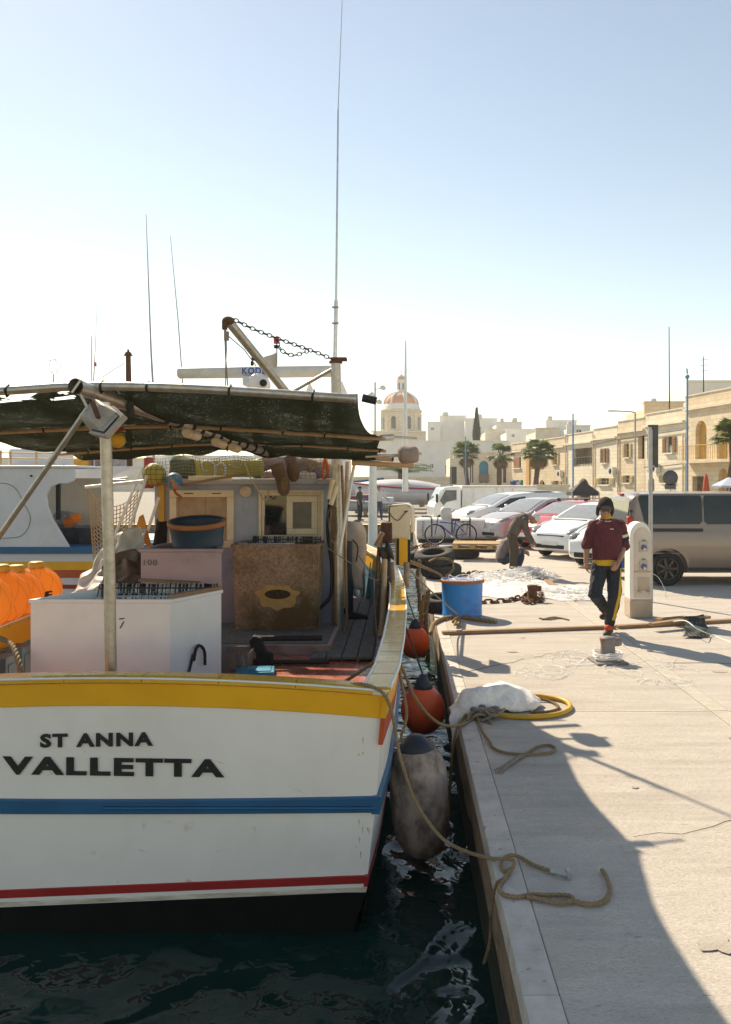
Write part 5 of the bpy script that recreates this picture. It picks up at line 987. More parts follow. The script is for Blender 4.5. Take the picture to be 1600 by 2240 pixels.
# ================================================================== on the quay
bluet = tub('blue_tub', 'bright blue round tub of white line with a brown rim at the quay edge', None, (0.90, 12.15, 0.0), 0.315, 0.555, M_['tealblue'], rimm, M_['tealblue'], tap=0.95)
wl_ = mat('white_line', (0.90, 0.89, 0.88), (0.84, 0.82, 0.81), 0.5, scale=20)
mb = MB(); rr = random.Random(5)
for k in range(16):
    r1 = rr.uniform(0.10, 0.25); cx, cy = rr.uniform(-.06, .06), rr.uniform(-.06, .06); zz = 0.47+k*0.005
    mb.tube([V((cx+r1*math.cos(a)*rr.uniform(.93, 1.05), cy+r1*math.sin(a), zz+(0.075*max(0, math.sin(a*1.5+k)) if k % 3 == 0 else 0.02*math.sin(2*a+k)))) for a in [2*math.pi*i/22 for i in range(22)]], 0.005, 5, closed=True)
tl_ = mb.build('line_coil', wl_); tag(tl_, 'white line coiled inside the bright blue tub', 'line'); tl_.location = (0.90, 12.15, 0)
def bollard(loc, h, label, m_, rz=0.0):
    t = thing('mooring_bollard', label, 'bollard', loc, 'iron bollards on the quay', rz=rz, local=True)
    MB().lathe([(0.001, 0), (0.145, 0), (0.145, 0.03), (0.10, 0.05), (0.085, 0.10), (0.078, h*0.7), (0.085, h*0.85), (0.092, h*0.93), (0.085, h), (0.001, h+0.008)], n=26).build('post', m_, t)
    MB().lathe([(0.001, -0.01), (0.045, 0), (0.05, 0.02), (0.05, 0.12), (0.042, 0.15), (0.001, 0.155)], (0.0, 0, h*0.80), 16, Matrix.Rotation(R(90), 3, 'Y')).build('horn', m_, t)
    MB().box((0, 0, 0.012), (0.36, 0.36, 0.024)).build('base_plate', m_, t, bevel=0.008)
    return t
bm_ = mat('painted_iron', (0.17, 0.17, 0.18), (0.24, 0.20, 0.18), 0.6, scale=9, bump=0.4, c3=(0.22, 0.10, 0.05), s3=8, p3=(0.52, 0.62))
bollard(g(1330, 1448, 0), 0.28, 'grey rusty iron bollard tangled with white twine near the walking man', bm_, 0.1)
bollard(g(1165, 1315, 0), 0.27, 'rusty iron bollard with a chain wrapped round its foot', M_['rust'], -0.2)
mb = MB(); bc = g(1330, 1448, 0)
for k in range(5):
    rr = random.Random(k+20); mb.tube([bc+V(((0.13+rr.uniform(0, .04))*math.cos(a), (0.13+rr.uniform(0, .04))*math.sin(a), 0.05+0.015*k+0.01*math.sin(3*a))) for a in [2*math.pi*i/16 for i in range(16)]], 0.006, 5, closed=True)
tag(mb.build('white_twine', wl_), 'white twine wound round the grey bollard foot', 'twine')
CL = link_mesh(0.15, 0.085, 0.017)
chr_ = thing('quay_chain', 'rusty chain running from the blue tub to the rusty bollard', 'chain', g(1100, 1320, 0))
chain([g(1055, 1318, 0.02), g(1080, 1317, 0.02), g(1115, 1314, 0.02), g(1140, 1308, 0.03), g(1155, 1318, 0.03), g(1180, 1312, 0.03), g(1182, 1298, 0.03), g(1160, 1296, 0.05), g(1146, 1306, 0.05)], chr_, CL, 0.115, M_['rust'], 0.008)
ch2 = thing('quay_chain', 'rusty chain lying among the tyres and white nets', 'chain', g(1030, 1255, 0))
chain([g(985, 1260, 0.03), g(1010, 1258, 0.03), g(1040, 1253, 0.03), g(1075, 1256, 0.03), g(1100, 1250, 0.03), g(1120, 1256, 0.03)], ch2, CL, 0.115, M_['rust'], 0.02)
ch3 = thing('quay_chain', 'rusty chain piled at the quay edge beyond the pallet', 'chain', g(930, 1195, 0))
chain([g(897, 1200, 0.03), g(910, 1197, 0.05), g(925, 1193, 0.07), g(938, 1190, 0.05), g(930, 1197, 0.03), g(945, 1196, 0.03), g(958, 1193, 0.03)], ch3, CL, 0.115, M_['rust'], 0.06)
ch4 = thing('quay_chain', 'rusty chain draped between the stacked tyres and the pallet', 'chain', g(945, 1225, 0))
chain([g(930, 1225, 0.15), g(945, 1222, 0.12), g(962, 1222, 0.12), g(975, 1226, 0.06)], ch4, CL, 0.115, M_['rust'], 0.03)
# nets of white monofilament: masses of fine line
def net_heap(name, label, spots, n, seed, rad=0.006):
    mb_ = MB(); rr = random.Random(seed)
    for px, py, sx, sy, h in spots:
        c_ = g(px, py, 0.0)
        for k in range(n):
            a = rr.uniform(0, 6.28); r0 = rr.uniform(0.1, 0.34); cx = rr.gauss(0, sx*0.45); cy = rr.gauss(0, sy*0.45); hh = h*math.exp(-(cx*cx/(sx*sx)+cy*cy/(sy*sy)))
            pts = []
            for i in range(9):
                t_ = a+i*rr.uniform(0.3, 0.75); pts.append(V((c_.x+cx+r0*math.cos(t_), c_.y+cy+r0*math.sin(t_)*0.9, 0.01+hh*rr.uniform(0.3, 1.0))))
            mb_.tube(smooth_path(pts, 3), rad, 3, cap=False)
    o = mb_.build(name, wl_); o['kind'] = 'stuff'; return tag(o, label, 'net')
def drift(name, label, px, py, ax, ay, h, seed):
    c_ = g(px, py, 0); mb_ = MB()
    def fn(u, v):
        a = u*2*math.pi; r = v; x = ax*r*math.cos(a)*(1+0.3*mnoise.noise((math.cos(a)*2, math.sin(a)*2, seed))); y = ay*r*math.sin(a)*(1+0.3*mnoise.noise((math.cos(a)*2, math.sin(a)*2, seed)))
        q = V((c_.x+x, c_.y+y, 0.006+h*(1-r**1.5)*(0.6+0.7*abs(mnoise.noise((x*3, y*3, seed)))))); return wrinkle(q, 0.02, 16, seed) if r < 0.98 else q
    mb_.grid(fn, 60, 16); return tag(mb_.build(name, mat('monofilament_heap', (0.90, 0.89, 0.88), (0.82, 0.80, 0.78), 0.85, scale=40, bump=1.0, bscale=130)), label, 'net')
drift('white_net', 'drift of white fishing net spread at the standing men\'s feet', 1105, 1278, 0.85, 1.1, 0.13, 3)
drift('white_net', 'flat drift of white fishing net beyond the walking man', 1235, 1296, 0.8, 1.0, 0.08, 8)
drift('white_net', 'small drift of white fishing net beside the rusty bollard', 1105, 1300, 0.5, 0.5, 0.06, 12)
net_heap('net_strands', 'loose white strands over the spread fishing nets', [(1110, 1272, 0.7, 0.9, 0.2), (1075, 1270, 0.5, 0.6, 0.15), (1230, 1300, 0.8, 0.9, 0.1), (1150, 1265, 0.4, 0.5, 0.25)], 60, 4)
net_heap('stray_line', 'stray white line trailing over the near concrete', [(1180, 1470, 0.35, 0.5, 0.0), (1270, 1440, 0.3, 0.6, 0.0), (1430, 1470, 0.35, 0.7, 0.0)], 10, 9, 0.0022)
# timber batten across the quay
mb = MB(); mb.beam(g(968, 1384, 0.025), g(1345, 1371, 0.025), 0.09, 0.042); tag(mb.build('timber_batten', M_['wood'], bevel=0.006), 'long timber batten laid across the quay before the blue tub', 'timber')
mb = MB(); mb.beam(g(1350, 1371, 0.022), g(1640, 1355, 0.022), 0.10, 0.045); tag(mb.build('timber_batten', M_['wood'], bevel=0.006), 'second timber batten continuing past the plaid cloth', 'timber')
mb = MB(); mb.beam(g(1185, 1262, 0.03), g(1215, 1283, 0.03), 0.10, 0.06); tag(mb.build('timber_lath', M_['wood'], bevel=0.006), 'short timber lath pointing away from the crouching man', 'timber')
mb = MB(); mb.beam(g(1425, 1366, 0.09), g(1550, 1349, 0.12), 0.10, 0.04).beam(g(1440, 1358, 0.05), g(1500, 1352, 0.05), 0.1, 0.06); tag(mb.build('board_stack', M_['wood'], bevel=0.004), 'couple of boards beside the service pedestal under the plaid cloth', 'boards')
qrope([g(1180, 1352), g(1200, 1355), g(1225, 1352), g(1245, 1356), g(1215, 1350), g(1185, 1355)], 0.012, 'short tan rope lying behind the timber batten', M_['rope'])
qrope([P(892, 1242, 10.2), P(940, 1290, 10.9), P(985, 1330, 11.3), g(1005, 1346, 0.05)], 0.011, 'rope stretched from the rail yoke to the quay before the blue tub', M_['ropegrey'])
qrope([P(893, 1225, 10.4), P(930, 1240, 11.5), P(967, 1258, 12.6)], 0.012, 'upper rope from the starboard rail to the tyre stack', M_['rope'])
qrope([P(893, 1230, 10.4), P(920, 1240, 11.2), P(950, 1252, 12.2), P(968, 1262, 12.8)], 0.012, 'lower rope from the starboard rail to the tyre stack', M_['rope'])
mb = MB(); mb.rope([g(942, 1386, -0.02), g(950, 1365, 0.02), g(975, 1352, 0.03), g(1005, 1349, 0.03), g(1040, 1354, 0.03), g(1090, 1362, 0.02)], 0.032); mb.rope([g(990, 1362, 0.03), g(1000, 1352, 0.09), g(1008, 1362, 0.04), g(996, 1366, 0.05), g(1004, 1350, 0.05)], 0.022)
tag(mb.build('heavy_hawser', mat('hawser', (0.34, 0.23, 0.11), (0.25, 0.16, 0.08), 0.9, scale=30, bump=0.3)), 'heavy tan hawser bent over the quay edge before the blue tub', 'rope')
# weedy rope-wrapped chains down the quay side
for k, (px, y0, y1, Y, r) in enumerate(((925, 1300, 1400, 12.0, 0.035), (935, 1290, 1420, 12.2, 0.04), (917, 1225, 1300, 13.2, 0.035))):
    tag(MB().rope([P(px, y0, Y)+V((0.02, 0, 0)), P(px-4, (y0+y1)/2, Y), P(px, y1, Y), P(px+1, y1+40, Y)], r).build('fender_rope', M_['oldrope']), ('weedy rope down the quay side nearest the water', 'thickest weedy rope down the quay side beside the blue tub', 'weedy rope down the quay side under the tyre stack')[k], 'rope', 'weedy ropes down the quay side')
# tyres
def tyre(name, label, loc, R0, W, rot, group):
    t = thing(name, label, 'tyre', loc, group, local=True); t.rotation_euler = rot
    r_ = R0*0.56; prof = [(r_, -W*0.36), (r_*1.04, -W*0.47), (R0*0.86, -W*0.5), (R0*0.965, -W*0.42), (R0, -W*0.25), (R0, W*0.25), (R0*0.965, W*0.42), (R0*0.86, W*0.5), (r_*1.04, W*0.47), (r_, W*0.36), (r_*1.15, 0), (r_, -W*0.36)]
    MB().lathe(prof, n=36).build('carcass', M_['tyre'], t)
    mb_ = MB()
    for k in range(40):
        a = 2*math.pi*k/40
        for s in (-1, 1): mb_.box((R0*math.cos(a+0.04*s), R0*math.sin(a+0.04*s), s*W*0.15), (0.018, R0*0.10, W*0.24), Matrix.Rotation(a+0.04*s, 3, 'Z') @ Matrix.Rotation(0.3*s, 3, 'X'))
    mb_.build('tread_blocks', M_['tyre'], t, kind='stuff'); return t
tg = 'old tyres on the quay'
a = g(1007, 1222, 0); tyre('old_tyre', 'big tractor tyre lying flat under the pallet', (a.x, a.y+0.3, 0.14), 0.52, 0.28, (0, 0, 0), tg)
a = g(1060, 1208, 0); tyre('old_tyre', 'tyre under the far end of the pallet', (a.x, a.y+0.35, 0.10), 0.38, 0.2, (0, 0, 1), tg)
a = g(965, 1268, 0); tyre('old_tyre', 'tyre lying second from the top of the edge stack', (a.x+0.02, a.y+0.35, 0.16), 0.42, 0.26, (0.05, 0.0, 0), tg)
tyre('old_tyre', 'topmost tyre of the edge stack, tipped with rope through it', (a.x-0.12, a.y+0.4, 0.42), 0.42, 0.26, (0.0, -0.22, 1), tg)
a = g(915, 1245, 0.1); tyre('old_tyre', 'tyre slumped over the quay edge toward the boat', (a.x+0.05, a.y+0.3, 0.25), 0.40, 0.24, (0.2, 0.25, 2), tg)
a = g(945, 1318, 0.05); tyre('old_tyre', 'small black tyre jammed between the blue tub and the quay edge', (0.62, 12.6, 0.12), 0.30, 0.22, (0.1, -0.1, 0.4), tg)
qrope([P(940, 1228, 13.6), P(955, 1222, 13.2), P(985, 1225, 13.4), P(992, 1245, 13.2), P(975, 1262, 12.9)], 0.022, 'rope threaded through the topmost tyre', M_['oldrope'])
# small concrete kerb piece behind tub, pallet
MB_ = MB().box((0.70, 13.2, 0.10), (0.40, 0.45, 0.22)); tag(MB_.build('concrete_block', M_['coping'], bevel=0.02), 'pale concrete block behind the blue tub', 'block')
pal = thing('wooden_pallet', 'pine pallet lying across the tractor tyre', 'pallet', (2.05, 20.9, 0.29), rz=R(-6), local=True)
for k in range(7): MB().box((0, -0.44+k*0.147, 0.135), (1.46, 0.115, 0.02)).build('deck_board', M_['palletwood'], pal, bevel=0.003)
for y_ in (-0.44, 0, 0.44):
    MB().box((0, y_, 0.011), (1.46, 0.10, 0.02)).build('bottom_board', M_['palletwood'], pal, bevel=0.003)
    for x_ in (-0.66, -0.22, 0.22, 0.66): MB().box((x_, y_, 0.064), (0.145, 0.10, 0.082)).build('block', M_['palletwood'], pal, bevel=0.003)
for x_ in (-0.66, 0, 0.66): MB().box((x_, 0, 0.115), (0.145, 0.98, 0.018)).build('stringer', M_['palletwood'], pal, bevel=0.003)
# service pedestal
pdl = thing('service_pedestal', 'white round-topped power and water pedestal with rust streaks', 'pedestal', g(1402, 1352, 0), local=True)
wp = mat('pedestal_white', (0.86, 0.81, 0.74), (0.80, 0.74, 0.67), 0.6, scale=4, bump=0.15, bscale=50, c3=(0.60, 0.48, 0.36), s3=2.2, p3=(0.58, 0.8))
W_, D_ = 0.32, 0.30
shape = [(-W_/2, 0.27)]+[(-W_/2+0.0, 1.15)]+[(W_/2*math.cos(a), 1.20+0.225*math.sin(a)) for a in [math.pi-math.pi*i/14 for i in range(15)]]+[(W_/2, 1.15), (W_/2, 0.27)]
MB().prism(shape, (0, D_, 0), O=(0, 0, 0)).build('column', wp, pdl, bevel=0.02, seg=3)
MB().box((0.01, D_/2, 0.135), (0.34, 0.315, 0.27)).build('plinth', mat('plinth_stone', (0.50, 0.40, 0.31), (0.42, 0.33, 0.25), 0.8, scale=6, bump=0.2), pdl, bevel=0.012)
face = [(-0.12, 0.30), (-0.12, 1.2)]+[(0.125*math.cos(a)+0.005, 1.20+0.15*math.sin(a)) for a in [math.pi-math.pi*i/10 for i in range(11)]]+[(0.13, 0.30)]
MB().prism(face, (0, -0.012, 0), O=(0.02, 0.0, 0)).build('front_panel', mat('panel_cream', (0.66, 0.58, 0.48), (0.60, 0.52, 0.43), 0.6, scale=5, c3=(0.50, 0.38, 0.27), s3=3), pdl, bevel=0.006)
for z in (1.06, 0.78):
    s_ = MB().box((0.04, -0.018, z), (0.13, 0.012, 0.15)).build('socket_box', mat('socket_clear', (0.55, 0.46, 0.40), rough=0.3), pdl, bevel=0.004)
    MB().lathe([(0.001, 0), (0.042, 0), (0.042, 0.02), (0.001, 0.024)], (0.04, -0.022, z-0.01), 16, Matrix.Rotation(R(90), 3, 'X')).build('socket', mat('socket_blue', (0.12, 0.16, 0.30), rough=0.4), s_)
    MB().box((0.045, -0.046, z-0.035), (0.03, 0.01, 0.025)).build('socket_tab', M_['white_p'], s_); MB().box((0.04, -0.02, z+0.095), (0.05, 0.01, 0.016)).build('status_tag', mat('green_tag', (0.10, 0.22, 0.10)), s_)
MB().box((0.02, -0.016, 0.69), (0.25, 0.006, 0.02)).build('rust_streak', mat('orange_streak', (0.50, 0.26, 0.09), (0.60, 0.42, 0.25), 0.7, scale=12), pdl)
MB().box((0.04, -0.0145, 0.51), (0.17, 0.006, 0.20)).build('access_panel', mat('panel_tan', (0.56, 0.44, 0.34), rough=0.6), pdl, bevel=0.003)
for x in (-0.035, 0.095):
    mb = MB(); mb.tube(smooth_path([(x, -0.01, 0.40), (x, -0.07, 0.405), (x+0.01, -0.10, 0.39), (x+0.015, -0.10, 0.345)], 4), 0.011, 8).tube([(x-0.03, -0.06, 0.43), (x+0.035, -0.06, 0.43)], 0.008, 6); mb.build('tap', M_['steel'], pdl)
mb = MB(); a = g(1402, 1352, 0); mb.tube(smooth_path([a+V((0.18, 0.05, 0.66)), a+V((0.26, -0.02, 0.60)), a+V((0.36, 0, 0.42)), a+V((0.38, 0, 0.30))], 6), 0.004, 5); tag(mb.build('white_cable', wl_), 'thin white cable hanging off the pedestal side', 'cable')
# plaid cloth
def plaid():
    m = bpy.data.materials.new('plaid_cloth'); m.use_nodes = True; N = m.node_tree.nodes; Lk = m.node_tree.links; b = N['Principled BSDF']; b.inputs['Roughness'].default_value = 0.9
    tc = N.new('ShaderNodeTexCoord'); prev = None
    for d, sc in (('X', 5.5), ('Z', 5.0)):
        wv = N.new('ShaderNodeTexWave'); wv.bands_direction = d; wv.inputs['Scale'].default_value = sc; Lk.new(tc.outputs['Object'], wv.inputs[0])
        gt = N.new('ShaderNodeMath'); gt.operation = 'GREATER_THAN'; gt.inputs[1].default_value = 0.7; Lk.new(wv.outputs['Fac'], gt.inputs[0])
        if prev:
            ad = N.new('ShaderNodeMath'); ad.operation = 'ADD'; Lk.new(prev, ad.inputs[0]); Lk.new(gt.outputs[0], ad.inputs[1]); hv = N.new('ShaderNodeMath'); hv.operation = 'MULTIPLY'; hv.inputs[1].default_value = 0.5; Lk.new(ad.outputs[0], hv.inputs[0]); prev = hv.outputs[0]
        else: prev = gt.outputs[0]
    rp = N.new('ShaderNodeValToRGB'); e = rp.color_ramp.elements; e[0].color = (0.012, 0.035, 0.022, 1); e[1].color = (0.16, 0.10, 0.07, 1); n = e.new(0.5); n.color = (0.02, 0.02, 0.035, 1)
    Lk.new(prev, rp.inputs[0]); Lk.new(rp.outputs[0], b.inputs['Base Color']); return m
def plf(u, v):
    if v < 0.4: q = P(1500+u*40+8*v, 1346+10*v/0.4, 11.35-v*0.5)
    else: f = (v-0.4)/0.6; q = P(1500+u*44+f*8*(u-0.3), 1356+f*38, 11.15-0.75*f)
    return wrinkle(q, 0.05, 7, 3)
o = heap('plaid_shirt', 'dark plaid shirt thrown over the boards beside the pedestal', 'shirt', plf, 18, 20, plaid(), th=0.008)
mb = MB(); mb.tube(smooth_path([g(1470, 1360, 0.1), g(1500, 1358, 0.2), g(1525, 1375, 0.15), g(1560, 1390, 0.01), g(1610, 1408, 0.01)], 6), 0.006, 5); tag(mb.build('white_line', wl_), 'white cord lying across the plaid shirt', 'cord')
# white blocks with straps, bicycle leaning on them
def strap_block(name, label, loc, L, rz, txt):
    t = thing(name, label, 'float block', loc, 'white strapped float blocks', rz=rz, local=True); rings = []
    for k in range(9):
        x = -L/2+L*k/8; s = 1-0.16*abs(2*k/8-1)**6
        rings.append([V((x, y*s, z*(0.9+0.1*s))) for y, z in ((-0.40, 0.22), (-0.44, 0.50), (-0.42, 0.72), (-0.30, 0.80), (0.30, 0.80), (0.42, 0.72), (0.44, 0.50), (0.40, 0.22), (0.25, 0.10), (-0.25, 0.10))])
    MB().loft(rings).build('body', mat('white_float_cover', (0.74, 0.70, 0.68), (0.66, 0.60, 0.57), 0.7, scale=3, bump=0.3, bscale=18, c3=(0.50, 0.42, 0.38), s3=2, p3=(0.6, 0.85)), t, bevel=0.02)
    MB().box((0, 0, 0.06), (L*0.9, 0.6, 0.12)).build('skid', M_['black'], t)
    for x in (-L*0.18, L*0.26):
        MB().loft([[V((x+d, y*1.01, z)) for y, z in ((-0.405, 0.2), (-0.445, 0.50), (-0.425, 0.725), (-0.30, 0.81), (0.30, 0.81), (0.425, 0.725), (0.445, 0.5), (0.405, 0.2))] for d in (-0.022, 0.022)], closed=False, cap=False).build('strap', M_['black'], t)
    letter('lettering', txt, 0.085, 0.52, basis((-L/2+0.16, -0.452, 0.74), (0.0, 0.06, -1), (1, 0, 0)), t, mat('faded_print', (0.22, 0.16, 0.14), rough=0.8), bold=0.01)
    return t
a = g(975, 1193, 0); strap_block('float_block', 'white strapped float block behind the bicycle wheel nearest the truck cab', (a.x-0.15, 26.6, 0), 1.5, R(3), 'Vinach')
strap_block('float_block', 'white strapped float block between the bicycle and the mauve car', (2.45, 26.4, 0), 1.35, R(-4), 'Vinoch')
bundle('white_sack_bundle', 'white sack heaped on the float block by the truck', 'sack', 965, 990, 1110, 1140, 26.2, 0.16, sheetm, 71, 0.05, 5)
bk = thing('bicycle', 'blue bicycle leaning on the white float blocks', 'bicycle', (1.55, 25.55, 0.0), rz=R(10), local=True)
bl = mat('blue_bike_paint', (0.02, 0.06, 0.28), rough=0.35); gr = mat('grey_saddle', (0.05, 0.05, 0.05))
Rw = 0.32
for x in (-0.52, 0.50):
    wv = MB().tube([V((x+Rw*math.cos(a), 0, Rw+Rw*math.sin(a))) for a in [2*math.pi*i/36 for i in range(36)]], 0.026, 8, closed=True).build('wheel', M_['black'], bk)
    mb = MB()
    for k in range(14): a = 2*math.pi*k/14; mb.tube([V((x, 0.02*(-1)**k, Rw)), V((x+Rw*0.95*math.cos(a), 0, Rw+Rw*0.95*math.sin(a)))], 0.002, 3)
    mb.build('spokes', M_['steel'], wv); MB().tube([V((x+Rw*0.92*math.cos(a), 0, Rw+Rw*0.92*math.sin(a))) for a in [2*math.pi*i/36 for i in range(36)]], 0.011, 6, closed=True).build('rim', M_['steel'], wv)
H1, S1, BBk = V((-0.36, 0, 0.72)), V((0.16, 0, 0.74)), V((0.06, 0, 0.28)); RW = V((0.50, 0, Rw))
mb = MB()
for a, b, r in ((H1, S1+V((0, 0, -0.08)), 0.018), (H1+V((0.03, 0, -0.1)), BBk, 0.022), (S1, BBk, 0.018), (S1+V((0, 0, -0.08)), RW, 0.012), (BBk, RW, 0.012), (H1+V((-0.05, 0, 0.14)), V((-0.52, 0, Rw)), 0.018)): mb.tube([a, b], r, 8)
mb.build('frame', bl, bk)
mb = MB(); mb.tube(smooth_path([V((-0.40, -0.28, 0.93)), V((-0.44, -0.12, 0.90)), V((-0.42, 0, 0.88)), V((-0.44, 0.12, 0.90)), V((-0.40, 0.28, 0.93))], 4), 0.013, 8); mb.build('handlebar', M_['black'], bk)
MB().loft([[V((0.16-0.14+0.28*t_, y*w_, 0.80+dz)) for y, dz in ((-1, 0), (0, 0.03), (1, 0), (0, -0.05))] for t_, w_ in ((0, 0.02), (0.5, 0.05), (0.85, 0.09), (1, 0.07))]).build('saddle', gr, bk)
mb = MB(); mb.box((0.42, 0, 0.72), (0.40, 0.14, 0.015)); mb.tube([V((0.55, 0.05, 0.71)), RW], 0.007, 5).tube([V((0.55, -0.05, 0.71)), RW], 0.007, 5); mb.build('carrier', M_['black'], bk)
mb = MB(); mb.lathe([(0.02, -0.008), (0.09, -0.008), (0.09, 0.008), (0.02, 0.008)], BBk, 18, Matrix.Rotation(R(90), 3, 'X')).tube([BBk+V((0, -0.05, 0)), BBk+V((0.08, -0.05, -0.14))], 0.01, 6).box(BBk+V((0.08, -0.09, -0.14)), (0.09, 0.06, 0.02)); mb.build('crankset', M_['steel'], bk)
bk.rotation_euler = (R(-7), 0, R(8))
# ================================================================== people
from mathutils.bvhtree import BVHTree
def limb(mb_, pts, rs, n=12):
    """tapered limb with rounded ends"""
    pts = [V(p) for p in pts]; P2 = []; R2 = []
    d0 = (pts[1]-pts[0]).normalized(); d1 = (pts[-1]-pts[-2]).normalized()
    for k in (0.95, 0.7, 0.35): P2.append(pts[0]-d0*rs[0]*k); R2.append(rs[0]*math.sqrt(1-k*k))
    for i in range(len(pts)-1):
        for f in (0, 0.25, 0.5, 0.75): P2.append(pts[i].lerp(pts[i+1], f)); R2.append(rs[i]+(rs[i+1]-rs[i])*f)
    P2.append(pts[-1]); R2.append(rs[-1])
    for k in (0.35, 0.7, 0.95): P2.append(pts[-1]+d1*rs[-1]*k); R2.append(rs[-1]*math.sqrt(1-k*k))
    mb_.tube(P2, R2, n)
def trunk_(mb_, secs, n=18):
    """torso: (centre, half width, half depth, sideways axis)"""
    rings = []
    for c, a, b, sd in secs:
        c = V(c); sd = V(sd).normalized(); rings.append((c, a, b, sd))
    out = []
    for i, (c, a, b, sd) in enumerate(rings):
        nx = rings[min(i+1, len(rings)-1)][0]-rings[max(i-1, 0)][0]; fw = sd.cross(nx.normalized()).normalized()
        out.append([c+sd*math.cos(t)*a+fw*math.sin(t)*b for t in [2*math.pi*k/n for k in range(n)]])
    mb_.loft(out)
def fuse(mb_, name, material, parent, voxel=0.01, it=4, fold=0.0, seed=0, fs=14):
    o = mb_.build(name, material, parent); md = o.modifiers.new('fuse', 'REMESH'); md.mode = 'VOXEL'; md.voxel_size = voxel; md.use_smooth_shade = True
    sm = o.modifiers.new('relax', 'SMOOTH'); sm.iterations = it; sm.factor = 0.5
    bake(o)
    if not o.data.materials: o.data.materials.append(material)
    if fold:
        nrm = [v.normal.copy() for v in o.data.vertices]
        for v, n in zip(o.data.vertices, nrm):
            q = v.co; f = mnoise.noise((q.x*fs+seed, q.y*fs, q.z*fs*0.55))+0.5*mnoise.noise((q.x*fs*2.3, q.y*fs*2.3+seed, q.z*fs*1.6)); v.co = q+n*fold*f
    for p in o.data.polygons: p.use_smooth = True
    return o
def hand(mb_, w_, dr, out, s=1.0, curl=0.5):
    """palm, four curled fingers and a thumb from the wrist w_ along dr, palm facing out"""
    w_ = V(w_); dr = V(dr).normalized(); out = V(out); out = (out-dr*out.dot(dr)).normalized(); sd = dr.cross(out)
    limb(mb_, [w_, w_+dr*0.045*s], [0.026*s, 0.034*s], 10)
    for k, (o_, L) in enumerate(((-0.030, 0.062), (-0.010, 0.074), (0.010, 0.070), (0.029, 0.054))):
        b0 = w_+dr*0.075*s+sd*o_*s; d1 = (dr*math.cos(curl*0.6)+out*math.sin(curl*0.6)); d2 = (dr*math.cos(curl*1.6)+out*math.sin(curl*1.6)); L *= s
        limb(mb_, [w_+dr*0.03*s+sd*o_*0.8*s, b0, b0+d1*L*0.5, b0+d1*L*0.5+d2*L*0.5], [0.012*s, 0.0105*s, 0.009*s, 0.0075*s], 8)
    limb(mb_, [w_+dr*0.02*s-sd*0.022*s, w_+dr*0.05*s-sd*0.05*s+out*0.012*s, w_+dr*0.085*s-sd*0.052*s+out*0.028*s], [0.014*s, 0.0115*s, 0.009*s], 8)
def head_(mb_, c, fwd, up, s=1.0):
    c = V(c); f = V(fwd).normalized(); u = V(up); u = (u-f*u.dot(f)).normalized(); r = f.cross(u); M3 = Matrix((r, f, u)).transposed()
    mb_.sphere(c+u*0.02*s, (0.076*s, 0.094*s, 0.10*s), 20, 14, M3); mb_.sphere(c+f*0.022*s-u*0.065*s, (0.055*s, 0.065*s, 0.062*s), 16, 10, M3)
    mb_.sphere(c+f*0.098*s-u*0.018*s, (0.013*s, 0.019*s, 0.024*s), 10, 8, M3)
    mb_.sphere(c+f*0.082*s-u*0.072*s, (0.024*s, 0.012*s, 0.010*s), 10, 8, M3)
    mb_.sphere(c+f*0.080*s+u*0.032*s, (0.045*s, 0.015*s, 0.012*s), 12, 8, M3)
    for q in (-1, 1): mb_.sphere(c+r*q*0.079*s-u*0.01*s-f*0.005*s, (0.010*s, 0.02*s, 0.03*s), 8, 8, M3)
    return c, f, u, r, M3
def face_(c, f, u, r, M3, parent, s=1.0):
    for q in (-1, 1):
        e = MB().sphere(c+f*0.083*s+r*q*0.031*s+u*0.008*s, (0.013*s, 0.010*s, 0.008*s), 10, 8, M3).build('eye', mat('eye_dark', (0.02, 0.015, 0.012), rough=0.2), parent)
